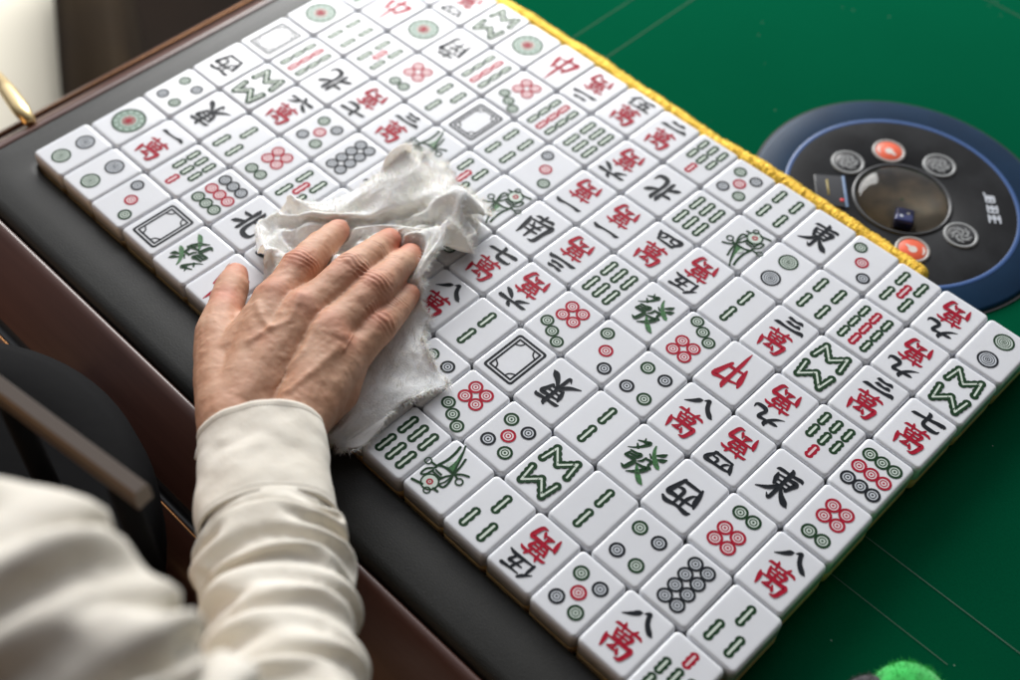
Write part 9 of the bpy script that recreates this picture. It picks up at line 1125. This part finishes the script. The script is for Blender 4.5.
21,-27,27,-9,1,5,-23,10,-3,12,-4,-8,12,2,0,8,-9,-13,-15,19,-10,-5,2,-2,3,9,-12,7,-6,-2,5,-11,22,-21,25,-30,28,-28,26,-23,25,-25,20,-24,16,1,-9,22,-31,17,3,-7,20,-19,-3,2,1,-3,19,-9,0,-4,-19,23,-1,6,-14,3,-7,22,-29,26,-24,16,-6,6,14,-31,16,
-11,9,7,-15,14,8,-9,1,1,-6,-15,21,-12,2,-2,4,-2,13,-7,-1,-2,-7,18,-13,20,-25,6,1,4,-10,0,6,3,-14,23,-14,-2,14,-28,25,-12,-4,25,-20,24,-26,5,-4,10,1,5,1,-4,-4,-3,3,11,-3,-6,-13,4,10,-22,24,-27,23,-22,20,9,-20,11,15,-30,16,-26,27,2,1,-9,10,
-7,-9,3,-10,2,-2,7,7,7,-2,-6,-13,1,8,5,6,-5,-16,17,-18,12,-7,24,-10,-6,15,-26,7,5,-9,19,-16,3,2,4,6,-10,-7,4,0,4,-1,8,-6,-9,0,9,12,8,-5,-26,17,-2,0,12,-13,-3,-26,17,19,-8,1,16,-20,-1,-24,18,20,10,0,13,-10,2,-8,-4,-4,3,-2,13,10,-2,-9,-12,3,
-3,17,4,-7,-4,0,1,0,-5,20,-2,-4,1,-19,25,-12,4,-6,-9,20,-16,15,-3,-14,-2,-17,17,1,-3,25,-8,-23,6,7,4,10,2,-16,2,-8,10,10,3,-14,-12,2,6,-4,7,-1,4,-10,-6,-3,12,2,-4,11,-4,6,-8,-8,-4,2,-2,11,9,-3,-8,-9,2,-5,18,5,-5,3,-7,-2,2,-3,0,6,8,-1,4,5,
-5,12,-18,5,0,4,11,0,-16,-2,-17,22,-22,-3,16,-12,-16,2,2,13,12,-1,-7,6,-10,10,11,-6,13,-28,17,-26,-11,21,-15,18,8,-24,-8,6,0,-10,9,-4,3,-2,-4,-1,-3,-5,0,10,2,-2,-5,3,-7,19,-4,4,-1,-15,-9,0,1,5,4,-1,-9,13,-16,-4,7,-7,8,-2,12,0,12,16,-14,6,
22,-20,4,19,-13,0,-9,-14,6,7,0,-19,12,-4,-16,11,0,31,-18,4,-7,16,11,-17,-8,0,-3,-1,3,8,-7,4,6,3,-6,-12,-1,1,5,-2,1,7,-14,-6,6,-10,12,5,3,2,-5,-7,-1,-8,9,5,-3,-2,7,-4,-3,-12,8,0,2,6,-9,-5,0,-16,5,3,-12,4,10,-11,4,-3,-8,3,13,5,-15,-10,13,10,
-12,-10,7,13,4,-28,12,11,5,6,-7,], (84, 70), (-0.17157499492168427, -0.09935999661684036, 0.022128000855445862))
Gs = CL.copy(); wrow = np.clip((np.arange(84)-40)/12, 0, 1)*.9+np.clip((20-np.arange(84))/10, 0, 1)*.6+.12
for it in range(26):
    Lp = np.zeros_like(Gs); Lp[1:-1, 1:-1] = (Gs[:-2, 1:-1]+Gs[2:, 1:-1]+Gs[1:-1, :-2]+Gs[1:-1, 2:])/4-Gs[1:-1, 1:-1]
    Gs += Lp*(wrow*np.where(it < 26*np.minimum(wrow, 1), 1, 0))[:, None, None]*.6
cl_v = Gs.reshape(-1, 3).copy()
cu = np.array((-0.1239, 0.0443, 0.0220)[:2]); dxy = cl_v[:, :2]-cu
cl_v[:, :2] = cu+dxy*(1-.07*np.exp(-(np.linalg.norm(dxy, axis=1)/.07)**4))[:, None]
cl_v[:, 2] = .0224+(cl_v[:, 2]-.0221)*1.05
cl_v[:, 2] += fbm(np.c_[cl_v[:, :2]*240, cl_v[:, 2]*240], 2)*.0006
Pp = cl_v[:, :2]; z = cl_v[:, 2].copy()
for a, b, ra, rb in HC:      # pressed flat under the palm and fingers
    d = b[:2]-a[:2]; t = np.clip(((Pp-a[:2])@d)/(d@d+1e-12), 0, 1); q = a[:2]+t[:, None]*d; dist = np.hypot(*(Pp-q).T); rr = ra+(rb-ra)*t; cz = a[2]+(b[2]-a[2])*t
    under = cz-np.sqrt(np.maximum(rr*rr-dist*dist, 0))-.0012
    z = np.where(dist < rr, np.minimum(z, np.maximum(under, .0236)), z)
    near = np.clip((dist-rr)/.006, 0, 1); z = np.where(dist >= rr, np.minimum(z, np.maximum(cz-.001, .024)+near*.03), z)
cl_v[:, 2] = np.maximum(z, .0229)
M_cloth = mat('cloth_white', (.96, .95, .91), .95, noise=(30, (.94, .915, .84), .45, .75), bump=(900, .5, .0007), Sheen_Weight=.25, Subsurface_Weight=.6, Subsurface_Radius=(.006, .005, .004), Subsurface_Scale=.5)
cloth = mesh_obj('wiping_cloth', cl_v, grid_faces(84, 70, False), M_cloth)
soft(cloth, 2, .0006)
tag(cloth, 'crumpled fuzzy white wiping cloth bunched under the hand on the tiles', 'cloth')
# loose fibres of the cloth
fb = MB(); G3 = cl_v.reshape(84, 70, 3); no_ = np.cross(np.gradient(G3, axis=0), np.gradient(G3, axis=1)); no_ /= np.linalg.norm(no_, axis=2)[..., None]+1e-12
no_ *= np.sign(no_[..., 2:3]+1e-6); ctr = Pp.mean(0)
for v in range(30000):
    i_, k_ = rng.integers(0, 84), rng.integers(0, 70)
    e_ = v % 4 == 0
    if e_:
        if v % 8 == 0: i_ = (0, 83)[v//8 % 2]
        else: k_ = (0, 69)[v//4 % 2]
    elif i_ > 48 and rng.random() < .85: continue
    i2, k2 = min(i_+1, 83), min(k_+1, 69); u1, u2 = rng.random(2)
    p = G3[i_, k_]*(1-u1)*(1-u2)+G3[i2, k_]*u1*(1-u2)+G3[i_, k2]*(1-u1)*u2+G3[i2, k2]*u1*u2
    out = p[:2]-ctr; out /= np.linalg.norm(out)+1e-9
    dr = (np.array([out[0], out[1], .1]) if e_ else no_[i_, k_])+rng.normal(0, .6, 3); dr /= np.linalg.norm(dr)
    Lf = rng.uniform(.0015, .0060 if e_ else .0058); cvx = rng.normal(0, .5, 3); w = .00010
    pts = [p+dr*Lf*t+cvx*Lf*t*t*.5 for t in (0, .5, 1)]
    sd_ = np.cross(dr, [0, 0, 1]); sd_ = sd_/(np.linalg.norm(sd_)+1e-9)*w
    for q in pts: q[2] = max(q[2], .0225)
    fb.add([pts[0]-sd_, pts[0]+sd_, pts[1]+sd_*.8, pts[1]-sd_*.8, pts[2]], [(0, 1, 2, 3), (3, 2, 4)])
tag(fb.build('loose_fibre', M_cloth, cloth), kind='stuff')
# ------------------------------------------------------------------ green fuzzy balls at the lower right
M_fuzz = mat('fuzz_green', (.03, .55, .09), .9, noise=(200, (.02, .42, .06), .4, .65), Sheen_Weight=.4)
M_fuzzg = mat('fuzz_grey', (.05, .042, .05), .9, Sheen_Weight=.3)
def pompom(c, r, m, label, name, sq=1.0, cat='pompom'):
    V_, F_ = sphere((0, 0, 0), r*.93, 40, 26, (1, 1, sq)); V_ = np.array(V_); V_ = V_*(1+fbm(V_*160, 2)*.035)[:, None]
    o = mesh_obj(name, V_, F_, m); o.location = c; tag(o, label, cat)
    f = MB()
    for q in range(2600):
        d = rng.normal(0, 1, 3); d /= np.linalg.norm(d); p = d*r*.92*np.array([1, 1, sq]); e = d+rng.normal(0, .3, 3); L_ = r*rng.uniform(.07, .15)
        s = np.cross(d, rng.normal(0, 1, 3)); s = s/np.linalg.norm(s)*.00018; f.add([p-s, p+s, p+e*L_], [(0, 1, 2)])
    tag(f.build('fuzz', m, o), kind='stuff'); return o
pompom((0.2971, 0.0097, 0.0200), .0200, M_fuzz, 'bright green fuzzy ball, nearer to the tiles at the bottom edge', 'fuzzy_ball')
pompom((0.3324, 0.0265, 0.0200), .0200, M_fuzz, 'bright green fuzzy ball, the one by the bottom right corner', 'fuzzy_ball')
pompom((0.2857, -0.0031, 0.0160), .0160, M_fuzzg, 'dark grey fuzzy ball tucked behind the green ball', 'fuzzy_ball')
# ------------------------------------------------------------------ things beyond the table
M_bag = mat('stool_black', (.004, .004, .0045), .8, Specular_IOR_Level=.08, bump=(60, .2, .002))
bag = mesh_obj('bar_stool', *lathe([(.0001, -.075), (.10, -.075), (.118, -.070), (.128, -.055), (.130, -.03), (.128, -.012), (.118, -.003), (.10, 0), (.0001, .001)], 72), M_bag)
bag.location = (-.115, -.296, .052)
tag(bag, 'round black stool seat with a pale metal bar, beside the white shirt', 'stool')
mesh_obj('pole', *lathe([(.20, -.75-bag.location.z), (.19, -.735-bag.location.z), (.03, -.71-bag.location.z), (.024, -.072)], 40), M_dark, bag)
bb_ = MB(); A_ = np.array((-0.0936, -0.2302, 0.1470)); B_ = np.array((0.0157, -0.2149, 0.1470)); t_ = B_-A_; t_ /= np.linalg.norm(t_); s_ = np.cross(t_, [0, 0, 1]); s_ /= np.linalg.norm(s_)
prf = [(-.0042, -.012), (-.0042, -.003), (-.003, 0), (.003, 0), (.0042, -.003), (.0042, -.012)]
vv = []
for q in (A_, B_):
    vv += [tuple(q+s_*a+np.array([0, 0, b])) for a, b in prf]
m6 = len(prf); bb_.add(vv, [(k_, (k_+1) % m6, m6+(k_+1) % m6, m6+k_) for k_ in range(m6)]+[tuple(range(m6-1, -1, -1)), tuple(range(m6, 2*m6))])
bo_ = bb_.build('metal_bar', mat('bar_metal', (.10, .077, .062), .5, .3), bag, False); bo_.location = -bag.location
# posts holding the bar on the bag
pb = MB()
for q in (.2, .85):
    pb = MB(); c_ = A_+(B_-A_)*q; pb.add(*tube([c_+np.array([0, 0, -.016]), np.array([c_[0], c_[1], bag.location.z-.004])], .006, 10))
    po = pb.build('post', M_bag, bag); po.location = -bag.location
M_cream = mat('cream_upholstery', (.78, .74, .62), .8, bump=(300, .2, .0006))
M_brown = mat('brown_velvet', (.022, .013, .004), .9, noise=(6, (.014, .008, .003), .4, .65), Specular_IOR_Level=.15)
ch = tag(empty('chair', (-.736, .137, -.36)), 'chair with pale cream seat and dark brown back beyond the far table corner', 'chair')
ch.rotation_euler[2] = math.radians(-30.7)
mesh_obj('seat', *rbox(.23, .25, .04, [(.01, -.05), (0, -.035), (0, .02), (.008, .04), (.03, .05)]), M_cream, ch).location = (0, -.255, 0)
mesh_obj('backrest', *rbox(.22, .035, .030, [(.008, -.12), (0, -.10), (0, .15), (.006, .172), (.016, .18)]), M_brown, ch).location = (0, .035, 0)
for sx in (-1, 1):
    for sy in (-.47, .02):
        mesh_obj('leg', *rbox(.018, .018, .006, [(.006, -.39), (0, -.05)]), M_brown, ch).location = (sx*.19, sy, 0)
fl = mesh_obj('floor', [(-4, -3, -.75), (3, -3, -.75), (3, 4, -.75), (-4, 4, -.75)], [(0, 1, 2, 3)], mat('floor_wood', (.016, .010, .006), .8, noise=(3, (.026, .016, .010), .4, .6), Specular_IOR_Level=.15))
tag(fl, kind='structure')
# ------------------------------------------------------------------ light
w = bpy.data.worlds.new('World'); sc.world = w; w.use_nodes = True
wn = w.node_tree; bg = wn.nodes['Background']
tcw = wn.nodes.new('ShaderNodeTexCoord'); dt = wn.nodes.new('ShaderNodeVectorMath'); dt.operation = 'DOT_PRODUCT'
dt.inputs[1].default_value = Vector((-.76, .55, .38)).normalized()
wn.links.new(tcw.outputs['Generated'], dt.inputs[0])
rp = wn.nodes.new('ShaderNodeValToRGB'); wn.links.new(dt.outputs['Value'], rp.inputs[0])
mrw = wn.nodes.new('ShaderNodeMapRange'); mrw.inputs[1].default_value = -1; wn.links.new(dt.outputs['Value'], mrw.inputs[0]); wn.links.new(mrw.outputs[0], rp.inputs[0])
cr = rp.color_ramp
for pos, col in ((0, (.13, .070, .034)), (.40, (.085, .056, .036)), (.60, (.11, .105, .105)), (.72, (.37, .37, .395)), (.86, (1.15, 1.17, 1.24)), (.999, (2.2, 2.22, 2.3))): 
    e = cr.elements.new(pos); e.color = (*col, 1)
cr.elements.remove(cr.elements[0]); cr.elements.remove(cr.elements[-1])
wn.links.new(rp.outputs[0], bg.inputs[0]); bg.inputs[1].default_value = .62
def area(name, loc, target, sx, sy, power, col):
    l = bpy.data.lights.new(name, 'AREA'); l.shape = 'RECTANGLE'; l.size = sx; l.size_y = sy; l.energy = power; l.color = col
    o = bpy.data.objects.new(name, l); C.objects.link(o); o.location = loc
    o.rotation_euler = (Vector(target)-Vector(loc)).to_track_quat('-Z', 'Y').to_euler(); return o
area('window_light', (-1.0, .88, .56), (0, .08, 0), 1.0, .6, 29, (1.0, .99, .97))
area('warm_bounce_fill', (-.35, -.75, .1), (.0, -.3, .15), .4, .4, .9, (1.0, .58, .28))  # added fill imitating warm bounce off the wood; no real lamp there
# ------------------------------------------------------------------ camera
cam = bpy.data.cameras.new('camera'); co = bpy.data.objects.new('camera', cam); C.objects.link(co)
Rm = [[0.7141673, 0.6991057, 0.0348735], [0.5652738, -0.5466352, -0.6177827], [-0.4128323, 0.4609133, -0.7855752]]
co.matrix_world = Matrix(((Rm[0][0], -Rm[1][0], -Rm[2][0], 0.318355), (Rm[0][1], -Rm[1][1], -Rm[2][1], -0.322998), (Rm[0][2], -Rm[1][2], -Rm[2][2], 0.622265), (0, 0, 0, 1)))
cam.sensor_width = 36; cam.lens = 1287.1/1020*36; cam.clip_start = .01; cam.clip_end = 50
cam.dof.use_dof = True; cam.dof.focus_distance = .735; cam.dof.aperture_fstop = 3.8; cam.dof.aperture_blades = 0
sc.camera = co
sc.view_settings.view_transform = 'Standard'; sc.view_settings.look = 'None'; sc.view_settings.exposure = 0; sc.view_settings.gamma = 1
